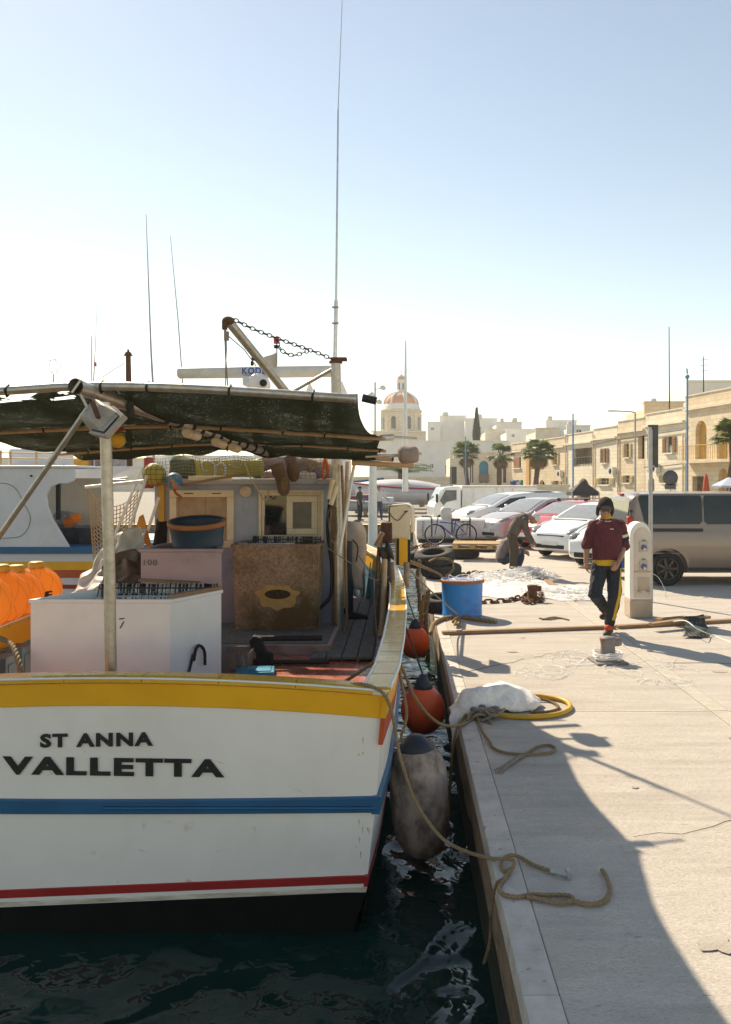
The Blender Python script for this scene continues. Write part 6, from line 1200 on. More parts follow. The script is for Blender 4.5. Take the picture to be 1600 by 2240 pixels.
def person(label, loc, J, shirt, trousers, shoe, voxel=0.01, sleeve=0.62, shirt_name='shirt', fat=1.0, fold=0.006, hands=True, side=(1, 0, 0), seed=0, hand_out=((0, 0, 0), (0, 0, 0)), bdy=True):
    t = thing('person', label, 'person', loc, local=True); sk = M_['skin']
    b = MB(); sdv = V(side).normalized()
    for q, (sh, el, wr, hd) in enumerate(((J['shL'], J['elL'], J['wrL'], J['hdL']), (J['shR'], J['elR'], J['wrR'], J['hdR']))):
        limb(b, [sh, el, wr], [0.048, 0.042, 0.030])
        if hands: hand(b, wr, V(hd)-V(wr), hand_out[q], 1.0)
    for h_, k_, a_ in ((J['hipL'], J['knL'], J['anL']), (J['hipR'], J['knR'], J['anR'])): limb(b, [h_, k_, a_], [0.07, 0.052, 0.036])
    trunk_(b, [(J['pelvis'], 0.13, 0.09, sdv), (J['belly'], 0.12, 0.085, sdv), (J['chest'], 0.14, 0.095, sdv), (J['neckb'], 0.07, 0.06, sdv)])
    limb(b, [J['neckb'], J['head']], [0.055, 0.05]); hd = head_(b, J['head'], J['fwd'], J['up'])
    body = fuse(b, 'body', sk, t, voxel, 2); face_(*hd, body)
    g_ = MB(); f = fat
    trunk_(g_, [(J['hem'], 0.185*f, 0.135*f, sdv), (J['belly'], 0.185*f, 0.135*f, sdv), (J['chest'], 0.20*f, 0.135*f, sdv), (V(J['chest']).lerp(V(J['neckb']), 0.65), 0.17*f, 0.11*f, sdv), (J['neckb'], 0.085, 0.08, sdv)])
    for sh, el, wr in ((J['shL'], J['elL'], J['wrL']), (J['shR'], J['elR'], J['wrR'])):
        sh, el, wr = V(sh), V(el), V(wr)
        limb(g_, [V(J['neckb'])+(sh-V(J['neckb']))*0.35+V((0, 0, -0.015)), sh], [0.055, 0.062])
        if sleeve <= 1: limb(g_, [sh, sh.lerp(el, sleeve), sh.lerp(el, min(1, sleeve+0.3))], [0.066, 0.068, 0.070])
        else: limb(g_, [sh, el, el.lerp(wr, sleeve-1)], [0.075, 0.064, 0.050])
    sh_o = fuse(g_, shirt_name, shirt, t, voxel, 5, fold, seed)
    p_ = MB()
    trunk_(p_, [(V(J['pelvis'])+(V(J['belly'])-V(J['pelvis']))*0.45, 0.155, 0.115, sdv), (J['pelvis'], 0.165, 0.125, sdv), (V(J['pelvis'])-(V(J['belly'])-V(J['pelvis']))*0.35, 0.14, 0.11, sdv)])
    for h_, k_, a_ in ((J['hipL'], J['knL'], J['anL']), (J['hipR'], J['knR'], J['anR'])): limb(p_, [h_, k_, V(k_).lerp(V(a_), 0.92)], [0.102, 0.086, 0.066])
    tr_o = fuse(p_, 'trousers', trousers, t, voxel, 5, fold, seed+5)
    for a_, to in ((J['anL'], J['toL']), (J['anR'], J['toR'])):
        m2 = MB(); a_, to = V(a_), V(to); d = to-a_; heel = a_-V((d.x, d.y, 0)).normalized()*0.045+V((0, 0, d.z*0.85)); limb(m2, [heel, heel.lerp(to, 0.55), to], [0.040, 0.044, 0.034], 12); fuse(m2, 'shoe', shoe, t, max(0.007, voxel*0.8), 3)
    return t, sh_o, tr_o, hd
def project(o, pts, wd, name, material, parent, off=0.004, dirn=V((0, 1, 0)), wdir=None):
    """a strip of cloth laid on a garment's front"""
    bv = BVHTree.FromPolygons([v.co for v in o.data.vertices], [p.vertices for p in o.data.polygons]); pts = smooth_path(pts, 6); vs = []
    for i, p in enumerate(pts):
        tt = pts[min(i+1, len(pts)-1)]-pts[max(i-1, 0)]; sd = V(wdir) if wdir else tt.cross(dirn).normalized()
        for k in (-1, 0, 1):
            q = p+sd*wd*0.5*k; hit = bv.ray_cast(q-dirn*2, dirn)
            h = hit[0] if hit[0] is not None else bv.find_nearest(q)[0]; vs.append(h-dirn*off)
    fs = []
    for i in range(len(pts)-1):
        for k in (0, 1): fs.append((i*3+k, i*3+k+1, i*3+k+4, i*3+k+3))
    return MB().add(vs, fs, True).build(name, material, parent)
# --- the walking man
maroon = mat('maroon_jersey', (0.115, 0.022, 0.030), (0.085, 0.017, 0.024), 0.9, scale=9, bump=0.25, bscale=120)
navyc = mat('navy_tracksuit', (0.010, 0.016, 0.024), (0.016, 0.022, 0.032), 0.8, scale=8)
ycloth = mat('yellow_cloth', (0.60, 0.36, 0.02), (0.52, 0.30, 0.018), 0.8, scale=8)
redc = mat('orange_red_sock', (0.62, 0.06, 0.02), (0.52, 0.05, 0.018), 0.8)
J = dict(pelvis=V((-.01, .02, .90)), belly=V((-.01, .01, 1.05)), chest=V((-.01, 0, 1.29)), neckb=V((-.025, -.01, 1.47)), head=V((-.048, -.065, 1.595)), fwd=V((-.14, -1, -.62)), up=V((0, -.3, 1)), hem=V((-.01, .01, .955)),
         shL=V((-.185, .01, 1.385)), elL=V((-.255, .05, 1.13)), wrL=V((-.285, -.03, .915)), hdL=V((-.285, -.07, .82)), shR=V((.165, .01, 1.385)), elR=V((.225, .06, 1.12)), wrR=V((.10, -.14, .94)), hdR=V((.045, -.18, .865)),
         hipL=V((-.095, .02, .88)), knL=V((-.185, -.10, .525)), anL=V((.04, .30, .29)), toL=V((.15, .36, .17)), hipR=V((.085, .02, .88)), knR=V((.065, -.07, .50)), anR=V((.025, .02, .13)), toR=V((-.06, -.13, .035)))
man, ms, mt_, mh = person('man in maroon top and yellow-striped dark trousers walking with head bowed', g(1330, 1390, 0), J, maroon, navyc, mat('dark_shoe', (0.05, 0.035, 0.03), rough=0.7), voxel=0.0065, sleeve=0.78, shirt_name='jersey', fold=0.013, hand_out=((.6, -.4, 0), (-.5, .8, -.2)))
project(mt_, [V((.165, 0, .90)), V((.145, 0, .72)), V((.115, 0, .55)), V((.085, 0, .38)), V((.055, 0, .20))], 0.042, 'side_stripe', ycloth, man)
m2 = MB(); trunk_(m2, [(V((-.01, .01, .885)), .178, .135, (1, 0, 0)), (V((-.01, .01, .965)), .176, .132, (1, 0, 0))]); fuse(m2, 'undershirt_hem', ycloth, man, 0.008, 3, 0.005)
m2 = MB(); m2.box((.155, -.05, .90), (.035, .12, .09)); m2.build('blue_tag', mat('blue_tag', (0.02, 0.08, 0.35)), man, bevel=0.006)
m2 = MB(); limb(m2, [J['neckb']+V((0, 0, -.02)), J['neckb']+V((-.005, -.01, .035))], [0.075, 0.066]); fuse(m2, 'neck_scarf', ycloth, man, 0.007, 3)
m2 = MB(); rr = V((1, 0, 0)); m2.tube([J['neckb']+V((0.088*math.cos(a), -0.005+0.088*math.sin(a)-0.0, -0.012+0.02*math.sin(a))) for a in [2*math.pi*i/28 for i in range(28)]], 0.006, 6, closed=True); m2.build('collar_piping', mat('pale_piping', (0.65, 0.50, 0.42)), man)
project(ms, [V((-.005, 0, 1.345)), V((.045, 0, 1.342))], 0.010, 'chest_logo', mat('pale_print', (0.65, 0.55, 0.52)), man, off=0.003)
def cuff(f0, f1, material, name):
    a, b_ = J['shR'].lerp(J['elR'], f0), J['shR'].lerp(J['elR'], f1); m3 = MB(); m3.tube([a, b_], 0.079, 20, cap=False); return m3.build(name, material, man)
cuff(0.40, 0.53, mat('cream_band', (0.60, 0.52, 0.44)), 'sleeve_band'); cuff(0.56, 0.70, navyc, 'sleeve_band')
for a, to in ((J['anR'], J['toR']), (J['anL'], J['toL'])):
    m2 = MB(); limb(m2, [a+(J['knR']-J['anR'] if a is J['anR'] else J['knL']-J['anL']).normalized()*0.09, a+V((0, 0, -0.03)), a.lerp(to, 0.45)+V((0, 0, 0.01))], [0.052, 0.052, 0.043]); fuse(m2, 'sock', redc, man, 0.007, 3)
c, f, u, r, M3 = mh
furm = mat('black_trapper_hat', (0.018, 0.016, 0.016), (0.035, 0.03, 0.03), 0.95, scale=30, bump=0.6, bscale=120)
m2 = MB(); m2.sphere(c+u*0.055-f*0.006, (0.096, 0.110, 0.080), 22, 14, M3); m2.sphere(c+u*0.085-f*0.004, (0.082, 0.094, 0.066), 20, 12, M3)
for q in (-1, 1): m2.sphere(c+r*q*0.088-u*0.035-f*0.012, (0.024, 0.040, 0.088), 12, 10, M3)
hat = fuse(m2, 'trapper_hat', furm, man, 0.008, 3, 0.004, 2, 60)
m2 = MB(); m2.sphere(c+u*0.066+f*0.100, (0.070, 0.018, 0.042), 16, 10, M3); m2.build('hat_flap', mat('grey_hat_flap', (0.10, 0.075, 0.07), (0.06, 0.05, 0.05), 0.8), hat)
man.scale = (1.04, 1.04, 1.05)
# --- the man bending over the nets
grey = mat('grey_brown_pullover', (0.13, 0.10, 0.085), (0.10, 0.078, 0.066), 0.9, scale=9, bump=0.2); ol = mat('brown_trousers', (0.085, 0.065, 0.048), (0.065, 0.05, 0.036), 0.9, scale=9)
J2 = dict(pelvis=V((-.10, 0, .86)), belly=V((-.04, 0, 1.0)), chest=V((.07, 0, 1.19)), neckb=V((.24, 0, 1.27)), head=V((.385, 0, 1.22)), fwd=V((.55, -.12, -.8)), up=V((.8, 0, .6)), hem=V((-.08, 0, .90)),
          shL=V((.16, -.17, 1.20)), elL=V((.19, -.20, .92)), wrL=V((.30, -.13, .70)), hdL=V((.36, -.08, .63)), shR=V((.16, .17, 1.20)), elR=V((.24, .20, .93)), wrR=V((.37, .12, .72)), hdR=V((.43, .06, .66)),
          hipL=V((-.09, -.09, .84)), knL=V((-.08, -.11, .46)), anL=V((-.10, -.12, .09)), toL=V((.08, -.14, .03)), hipR=V((-.09, .09, .84)), knR=V((-.02, .12, .46)), anR=V((-.03, .14, .09)), toR=V((.14, .16, .03)))
m_b, _, _, h2 = person('man in grey brown pullover and white cap bending over the nets', g(1130, 1259, 0), J2, grey, ol, M_['black'], voxel=0.011, sleeve=1.9, shirt_name='pullover', side=(0, 1, 0), fold=0.010, hand_out=((.2, .8, -.6), (.2, -.8, -.6)))
c, f, u, r, M3 = h2; m2 = MB(); m2.sphere(c+u*0.040-f*0.004, (0.088, 0.104, 0.084), 20, 12, M3); cap = fuse(m2, 'white_cap', mat('white_cap', (0.70, 0.68, 0.66), rough=0.9), m_b, 0.01, 2); MB().sphere(c+u*0.045+f*0.12, (0.06, 0.07, 0.008), 14, 8, M3).build('cap_peak', MATS['white_cap'], cap)
# --- the crouching man behind him
J3 = dict(pelvis=V((-.20, 0, .27)), belly=V((-.22, 0, .42)), chest=V((-.13, 0, .62)), neckb=V((.02, 0, .72)), head=V((.14, -.02, .66)), fwd=V((.7, -.2, -.7)), up=V((.5, 0, .8)), hem=V((-.22, 0, .31)),
          shL=V((-.04, -.18, .65)), elL=V((.12, -.22, .47)), wrL=V((.30, -.14, .47)), hdL=V((.38, -.10, .42)), shR=V((-.04, .18, .65)), elR=V((.14, .22, .45)), wrR=V((.32, .12, .42)), hdR=V((.40, .08, .38)),
          hipL=V((-.17, -.10, .27)), knL=V((.22, -.16, .45)), anL=V((.12, -.15, .10)), toL=V((.32, -.18, .03)), hipR=V((-.17, .10, .27)), knR=V((.20, .16, .46)), anR=V((.08, .15, .10)), toR=V((.28, .18, .03)))
m_c, _, _, h3 = person('crouching man in mauve shirt and blue jeans working on the nets', g(1122, 1255, 0)+V((0.02, 0.35, 0)), J3, mat('mauve_shirt', (0.22, 0.18, 0.18), (0.18, 0.145, 0.145), 0.9, scale=8), mat('blue_jeans', (0.035, 0.055, 0.09), (0.05, 0.07, 0.11), 0.9, scale=20), M_['black'], voxel=0.012, sleeve=0.8, side=(0, 1, 0), fold=0.010, hand_out=((0, .8, -.6), (0, -.8, -.6)))
c, f, u, r, M3 = h3; m2 = MB(); m2.sphere(c+u*0.040-f*0.004, (0.088, 0.104, 0.084), 18, 12, M3); fuse(m2, 'dark_cap', M_['black'], m_c, 0.012, 2)
# --- three people farther off
def stander(label, loc, shirt, trousers, arm=0.0, rz=0.0, sc=1.0):
    J4 = dict(pelvis=V((0, 0, .92)), belly=V((0, 0, 1.08)), chest=V((0, 0, 1.30)), neckb=V((0, 0, 1.48)), head=V((0, -.02, 1.62)), fwd=V((.1, -1, -.1)), up=V((0, 0, 1)), hem=V((0, 0, .95)),
              shL=V((-.19, 0, 1.40)), elL=V((-.25, .04, 1.14)), wrL=V((-.24, -.06, .93)), hdL=V((-.24, -.08, .85)), shR=V((.19, 0, 1.40)), elR=V((.30, .04-arm*.1, 1.18)), wrR=V((.24+arm*.25, -.08, .95+arm*.1)), hdR=V((.24+arm*.33, -.1, .88+arm*.05)),
              hipL=V((-.09, 0, .9)), knL=V((-.11, -.04, .5)), anL=V((-.12, 0, .09)), toL=V((-.13, -.17, .03)), hipR=V((.09, 0, .9)), knR=V((.12, -.04, .5)), anR=V((.14, .02, .09)), toR=V((.16, -.15, .03)))
    t, _, _, h = person(label, loc, J4, shirt, trousers, M_['black'], voxel=0.018, sleeve=0.8, fold=0.008, hand_out=((.7, -.2, 0), (-.7, -.2, 0)))
    c, f, u, r, M3 = h; MB().sphere(c+u*0.035-f*0.012, (0.085, 0.10, 0.088), 14, 10, M3).build('hair', mat('dark_hair', (0.03, 0.02, 0.015), rough=0.8), t); t.rotation_euler = (0, 0, rz); t.scale = (sc, sc, sc); return t
stander('man in pale shirt and jeans standing by the laid-up boats', G(829, 1137, 0), mat('pale_shirt', (0.62, 0.60, 0.58)), MATS['blue_jeans'], 1.0, 0.2)
stander('person in dark clothes standing against the blue boat', G(787, 1139, 0), mat('dark_jacket', (0.03, 0.035, 0.045)), navyc, 0.3, 1.2)
# ================================================================== vehicles
plate_m = mat('number_plate', (0.72, 0.72, 0.70), rough=0.5); lamp_m = mat('headlamp_glass', (0.30, 0.31, 0.32), (0.16, 0.165, 0.17), 0.08, scale=25); tail_m = mat('tail_lamp', (0.42, 0.02, 0.015), rough=0.2)
trim_m = mat('black_trim', (0.018, 0.018, 0.019), rough=0.55); rim_m = mat('alloy_rim', (0.45, 0.45, 0.46), rough=0.35, metal=0.7)
carglass = mat('car_glass', (0.018, 0.022, 0.024), (0.03, 0.035, 0.036), 0.04, spec=0.6, scale=2)
def wheel(x, y, r, parent, rimc=rim_m, wd=0.19, spokes=7):
    sg = 1 if y > 0 else -1; Mx = Matrix.Rotation(R(-90*sg), 3, 'X'); c = V((x, y, r))
    w_ = MB().lathe([(r*0.62, -wd/2), (r*0.9, -wd/2), (r*0.985, -wd*0.36), (r, -wd*0.2), (r, wd*0.2), (r*0.985, wd*0.36), (r*0.9, wd/2), (r*0.62, wd/2-0.01), (r*0.62, -wd/2)], c, 36, Mx).build('wheel', mat('car_tyre', (0.016, 0.016, 0.016), (0.028, 0.027, 0.026), 0.85), parent)
    mb_ = MB().lathe([(r*0.63, wd/2-0.012), (r*0.66, wd/2), (r*0.60, wd/2), (r*0.57, wd/2-0.05)], c, 32, Mx)
    for k in range(spokes):
        a = 2*math.pi*k/spokes; q = c+V((math.cos(a)*r*0.34, (wd/2-0.035)*sg, math.sin(a)*r*0.34)); mb_.box(q, (r*0.52, 0.02, r*0.13), Matrix.Rotation(-a, 3, 'Y'))
    mb_.lathe([(0.001, wd/2-0.015), (r*0.14, wd/2-0.02), (r*0.16, wd/2-0.045)], c, 16, Mx); mb_.build('rim', rimc, w_)
    MB().lathe([(0.001, wd/2-0.07), (r*0.6, wd/2-0.07)], c, 24, Mx).build('brake_well', M_['black'], w_); return w_
class Car:
    def __init__(s, name, label, cat, lf, phi, L, W, prof, belt, paint, wheels, r, zb=0.2, tumble=0.30, group='cars parked on the quay', nose=0.75, tail=0.85, rimc=rim_m, rz=None, plan=0.16):
        s.L, s.W, s.prof, s.belt, s.tumble, s.zb, s.nose, s.tail, s.plan = L, W, prof, belt, tumble, zb, nose, tail, plan
        h = V((-math.sin(phi), -math.cos(phi), 0)); rt = V((h.y, -h.x, 0)); c = V(lf)-h*L/2+rt*W/2
        s.t = thing(name, label, cat, (c.x, c.y, 0), group, rz=math.atan2(h.y, h.x), local=True)
        rings = []; N_ = 72
        for i in range(N_+1):
            x = L/2-L*(0.5-0.5*math.cos(math.pi*i/N_)) if True else 0; rings.append(s.ring(x))
        mb_ = MB(); mb_.loft(rings); o = mb_.build('body', paint, s.t, weld=True)
        cm = MB()
        for wx in wheels:
            for sg in (-1, 1): cm.lathe([(0.001, -0.16), (r*1.17, -0.16), (r*1.17, 0.3), (0.001, 0.3)], (wx, sg*(W/2), r*1.02), 32, Matrix.Rotation(R(-90*sg), 3, 'X'))
        cu = cm.build('cutter', paint, weld=True); cu.parent = s.t
        md = o.modifiers.new('arches', 'BOOLEAN'); md.operation = 'DIFFERENCE'; md.object = cu; md.solver = 'EXACT'; bake(o); bpy.data.objects.remove(cu); s.body = o
        for p in o.data.polygons: p.use_smooth = True
        try: o.data.set_sharp_from_angle(angle=R(38))
        except Exception: pass
        u_ = MB()
        u_.box((0, 0, zb+0.12), (L*0.9, W*0.80, 0.2)); u_.build('underbody', trim_m, s.t)
        for wx in wheels:
            for sg in (-1, 1): wheel(wx, sg*(W/2-0.105), r, s.t, rimc)
    def zt(s, x): return ip(x, [p[0] for p in s.prof][::-1], [p[1] for p in s.prof][::-1])
    def w(s, x):
        f = abs(2*x/s.L); k = s.plan if x > 0 else s.plan*0.7
        return s.W/2*(1-k*max(0, (f-0.45)/0.55)**2.4)
    def zs(s, x): return min(s.belt+0.03*(-x/s.L), s.zt(x)-0.05)
    def ring(s, x):
        w_, zt_, zs_ = s.w(x), s.zt(x), s.zs(x); e = max(0, (abs(2*x/s.L)-0.93)/0.07); zb = s.zb+0.06*e; zm = zb+(zs_-zb)*0.55
        yr = w_*0.985-s.tumble*(zt_-zs_)-0.05; sc = 1-0.10*e
        half = [(w_*0.80*sc, zb), (w_*0.95*sc, zb+0.03), (w_*0.985*sc, zb+0.10), (w_*sc, zm), (w_*0.992*sc, zs_-0.06), (w_*0.975*sc, zs_), (w_*0.975*sc-s.tumble*(zt_-zs_)*0.5, zs_+(zt_-zs_)*0.5), (yr*sc+0.035, zt_-0.045), (yr*sc, zt_-0.012), (yr*sc*0.6, zt_+0.012), (yr*sc*0.2, zt_+0.02)]
        return [V((x, y, z)) for y, z in half]+[V((x, -y, z)) for y, z in reversed(half)]
    def xf(s, z):
        x = s.L/2
        while x > 0 and s.zt(x) < z+0.02: x -= 0.01
        return x
    def yside(s, x, z):
        w_, zt_, zs_ = s.w(x), s.zt(x), s.zs(x)
        if z <= zs_: return w_*0.975
        return w_*0.975-s.tumble*(z-zs_)-0.012*max(0, (z-zs_)/(zt_-zs_+1e-6)-0.5)*2
    def side(s, poly, name, material, off=0.008, parent=None, both=True):
        for sg in ((1, -1) if both else (1,)):
            vs = []
            cx = sum(p[0] for p in poly)/len(poly); cz = sum(p[1] for p in poly)/len(poly); n = len(poly); fine = []
            for i in range(n):
                a, b = poly[i], poly[(i+1) % n]
                for f in (0, 0.5): fine.append((a[0]+(b[0]-a[0])*f, a[1]+(b[1]-a[1])*f))
            rings = []
            for k in (1.0, 0.66, 0.33, 0.02): rings.append([V((cx+(x-cx)*k, sg*(s.yside(cx+(x-cx)*k, cz+(z-cz)*k)+off), cz+(z-cz)*k)) for x, z in fine])
            m2 = MB().loft([r if sg > 0 else r[::-1] for r in rings], cap=False); o = m2.build(name, material, parent or s.t)
        return o
    def screen(s, xa, xb, name, material, inset=0.13, off=0.012):
        def fn(u, v):
            x = xa+(xb-xa)*v; zt_, zs_ = s.zt(x), s.zs(x); yr = s.w(x)*0.985-s.tumble*(zt_-zs_)-0.05; y = (u*2-1)*(yr-inset); k = abs(y)/max(yr, .01)
            return V((x, y, zt_+off+0.018*(1-k)))
        m2 = MB().grid(fn, 8, 10); return m2.build(name, material, s.t)
    def seam(s, pts):
        for sg in (1, -1): MB().tube([V((x, sg*(s.yside(x, z)+0.002), z)) for x, z in pts], 0.006, 4).build('door_seam', trim_m, s.t)
    def extras(s, hl, mirror, plate_z=0.45, grille=None, handle=None):
        x, z, dx, dz, tw = hl
        for sg in (1, -1):
            hx = s.xf(z)-0.10; y = sg*(s.w(hx)*0.78); MB().sphere((hx, y, z+0.01), (dx*0.95, 0.16, dz*1.1), 18, 10, Matrix.Rotation(sg*R(-tw), 3, 'Z') @ Matrix.Rotation(R(20), 3, 'Y')).build('headlight', lamp_m, s.t)
            mx, mz = mirror; yy = s.yside(mx, mz); mr = MB().sphere((mx, sg*(yy+0.12), mz), (0.075, 0.10, 0.07), 14, 10).build('mirror', s.body.data.materials[0], s.t); MB().box((mx, sg*(yy+0.04), mz-0.03), (0.05, 0.12, 0.03)).build('mirror_arm', trim_m, mr)
        xf = s.L/2
        MB().box((s.xf(plate_z)+0.012, 0, plate_z), (0.02, 0.50, 0.11)).build('number_plate', plate_m, s.t)
        if grille:
            for gz, gh, gw in grille: MB().box((s.xf(gz)-0.02, 0, gz), (0.07, gw, gh)).build('grille', trim_m, s.t, bevel=0.015)
        for sg in (1, -1): MB().tube([V((x_, sg*s.w(x_)*(0.80 if x_ < s.L/2-0.4 else 0.74), s.zt(x_)+0.004)) for x_ in np.linspace(s.L/2-0.22, max(p_[0] for p_ in s.prof if p_[1] > s.belt+0.06)+0.12, 8)], 0.006, 4).build('bonnet_seam', trim_m, s.t)
        MB().tube([V((max(p_[0] for p_ in s.prof if p_[1] > s.belt+0.06)+0.10, (u-0.5)*s.W*0.72, s.zt(max(p_[0] for p_ in s.prof if p_[1] > s.belt+0.06)+0.10)+0.022)) for u in (0, 0.25, 0.5, 0.75, 1)], 0.014, 5).build('scuttle_strip', trim_m, s.t)
        if handle:
            for hx, hz in handle:
                for sg in (1, -1): MB().box((hx, sg*(s.yside(hx, hz)+0.018), hz), (0.17, 0.025, 0.03)).build('door_handle', trim_m, s.t, bevel=0.008)
# white hatchback (front three-quarter)
c = Car('parked_car', 'white hatchback with swept-back headlights between the red car and the saloon', 'car', (4.35, 20.2, 0), R(50), 3.95, 1.70,
        [(1.975, 0.48), (1.93, 0.66), (1.80, 0.76), (1.3, 0.92), (0.95, 0.99), (0.55, 1.18), (0.10, 1.36), (-0.3, 1.42), (-1.0, 1.41), (-1.55, 1.31), (-1.85, 1.0), (-1.95, 0.7), (-1.975, 0.5)], 0.90, M_['whitecar'], (1.22, -1.25), 0.30)
c.side([(0.72, 0.96), (0.10, 1.27), (-0.30, 1.33), (-0.35, 0.95)], 'side_window', carglass); c.side([(-0.42, 0.95), (-0.38, 1.33), (-1.0, 1.31), (-1.35, 1.18), (-1.3, 0.99)], 'side_window', carglass)
c.screen(0.90, 0.14, 'windscreen', mat('sky_painted_windscreen', (0.30, 0.32, 0.33), (0.24, 0.26, 0.27), 0.08, spec=0.8)); c.screen(-1.5, -1.82, 'rear_screen', carglass)  # windscreen: the sky's bright reflection is put into the pale glass colour
c.seam([(0.70, 0.3), (0.78, 0.6), (0.72, 0.94)]); c.seam([(-0.38, 0.28), (-0.39, 0.94)]); c.extras((1.66, 0.72, 0.24, 0.075, 30), (0.62, 0.99), 0.42, [(0.60, 0.06, 0.9), (0.33, 0.10, 0.95)], [(-0.2, 0.80), (-1.1, 0.82)])
for sg in (1, -1): MB().sphere((1.80, sg*0.60, 0.34), (0.05, 0.09, 0.06), 12, 8).build('fog_lamp', trim_m, c.t)
# white saloon partly behind the walking man
c = Car('parked_car', 'white saloon with round badge just behind the walking man', 'car', (5.05, 17.95, 0), R(42), 4.0, 1.72,
        [(2.0, 0.45), (1.96, 0.62), (1.82, 0.74), (1.2, 0.90), (0.80, 0.96), (0.35, 1.18), (-0.05, 1.33), (-0.5, 1.37), (-1.1, 1.35), (-1.6, 1.22), (-1.9, 0.92), (-2.0, 0.55)], 0.88, M_['whitecar'], (1.22, -1.25), 0.30)
c.side([(0.60, 0.93), (0.0, 1.25), (-0.35, 1.29), (-0.4, 0.93)], 'side_window', carglass); c.side([(-0.46, 0.93), (-0.42, 1.29), (-1.0, 1.26), (-1.35, 1.10), (-1.3, 0.96)], 'side_window', carglass)
c.screen(0.74, -0.02, 'windscreen', MATS['sky_painted_windscreen']); c.screen(-1.5, -1.85, 'rear_screen', carglass); c.seam([(0.6, 0.3), (0.66, 0.6), (0.6, 0.92)]); c.seam([(-0.42, 0.3), (-0.43, 0.92)])
c.extras((1.72, 0.68, 0.18, 0.09, 25), (0.5, 0.97), 0.46, [(0.63, 0.07, 0.8), (0.30, 0.12, 1.05)], [(-0.25, 0.78)])
MB().lathe([(0.001, 0), (0.06, 0), (0.06, 0.02), (0.001, 0.02)], (2.0, 0, 0.64), 18, Matrix.Rotation(R(90), 3, 'Y')).build('badge', M_['steel'], c.t)
# red hatchback with roof bars
redp = mat('red_car_paint', (0.62, 0.035, 0.012), (0.56, 0.03, 0.012), 0.25, coat=0.6)
c = Car('parked_car', 'red hatchback with roof bars behind the bending man', 'car', (4.05, 23.0, 0), R(54), 3.9, 1.68,
        [(1.95, 0.48), (1.9, 0.66), (1.75, 0.78), (1.2, 0.92), (0.85, 0.98), (0.35, 1.22), (0.0, 1.36), (-0.4, 1.40), (-1.2, 1.39), (-1.6, 1.28), (-1.88, 0.95), (-1.95, 0.55)], 0.90, redp, (1.2, -1.22), 0.30)
c.side([(0.58, 0.96), (0.03, 1.27), (-0.35, 1.32), (-0.4, 0.95)], 'side_window', carglass); c.side([(-0.46, 0.95), (-0.42, 1.32), (-1.1, 1.30), (-1.4, 1.16), (-1.35, 0.98)], 'side_window', carglass)
c.screen(0.80, 0.05, 'windscreen', MATS['sky_painted_windscreen']); c.seam([(0.55, 0.3), (0.62, 0.6), (0.58, 0.94)]); c.seam([(-0.42, 0.3), (-0.43, 0.94)]); c.extras((1.66, 0.72, 0.2, 0.075, 28), (0.5, 0.99), 0.44, [(0.60, 0.06, 0.8), (0.32, 0.1, 0.9)], [(-0.25, 0.8)])
for x in (-0.15, -0.95):
    rb = MB().box((x, 0, 1.475), (0.05, 1.16, 0.03)).build('roof_bar', M_['galv'], c.t)
    for sg in (1, -1): MB().box((x, sg*0.55, 1.44), (0.09, 0.07, 0.08)).build('bar_foot', trim_m, rb)
# mauve-white car
mp = mat('pale_mauve_paint', (0.46, 0.40, 0.41), (0.43, 0.37, 0.38), 0.25, coat=0.6)
c = Car('parked_car', 'pale mauve estate car with red alloy wheels behind the float blocks', 'car', (3.15, 25.2, 0), R(54), 4.2, 1.72,
        [(2.1, 0.48), (2.05, 0.68), (1.9, 0.80), (1.3, 0.95), (0.85, 1.0), (0.3, 1.25), (-0.1, 1.40), (-0.5, 1.44), (-1.4, 1.42), (-1.85, 1.28), (-2.05, 0.95), (-2.1, 0.55)], 0.92, mp, (1.3, -1.3), 0.31, rimc=mat('red_alloy', (0.38, 0.10, 0.09), rough=0.4))
c.side([(0.60, 0.98), (-0.05, 1.30), (-0.45, 1.36), (-0.5, 0.97)], 'side_window', carglass); c.side([(-0.56, 0.97), (-0.52, 1.36), (-1.3, 1.34), (-1.6, 1.20), (-1.55, 1.0)], 'side_window', carglass)
c.screen(0.80, -0.05, 'windscreen', MATS['sky_painted_windscreen']); c.side([(1.55, 0.86), (0.62, 0.97), (0.60, 0.90), (1.4, 0.80)], 'black_wing_panel', trim_m); c.seam([(0.6, 0.3), (0.66, 0.6), (0.6, 0.95)]); c.seam([(-0.52, 0.3), (-0.53, 0.95)])
c.extras((1.78, 0.76, 0.2, 0.075, 28), (0.48, 1.01), 0.44, [(0.62, 0.07, 0.8), (0.33, 0.1, 0.9)], [(-0.3, 0.82)])
# white delivery van with long roof
c = Car('delivery_van', 'white panel van with sloping nose parked before the truck', 'van', (2.3, 28.4, 0), R(66), 4.5, 1.80,
        [(2.25, 0.5), (2.2, 0.78), (2.0, 0.92), (1.5, 1.06), (1.2, 1.12), (0.7, 1.38), (0.3, 1.52), (-0.2, 1.58), (-1.9, 1.60), (-2.15, 1.48), (-2.22, 1.0), (-2.25, 0.55)], 1.0, M_['whitecar'], (1.4, -1.35), 0.32, tumble=0.16)
c.side([(1.12, 1.06), (0.45, 1.38), (-0.20, 1.45), (-0.2, 1.04)], 'side_window', carglass); c.screen(1.15, 0.35, 'windscreen', MATS['sky_painted_windscreen']); c.seam([(0.9, 0.3), (0.95, 0.7), (0.9, 1.04)]); c.seam([(-0.25, 0.3), (-0.25, 1.05)])
c.extras((1.95, 0.84, 0.2, 0.10, 28), (0.72, 1.12), 0.46, [(0.66, 0.07, 0.8), (0.35, 0.1, 0.9)], [(-0.05, 0.9)]); MB().box((-1.2, 0, 1.635), (0.9, 1.2, 0.03)).build('roof_rack', M_['galv'], c.t)
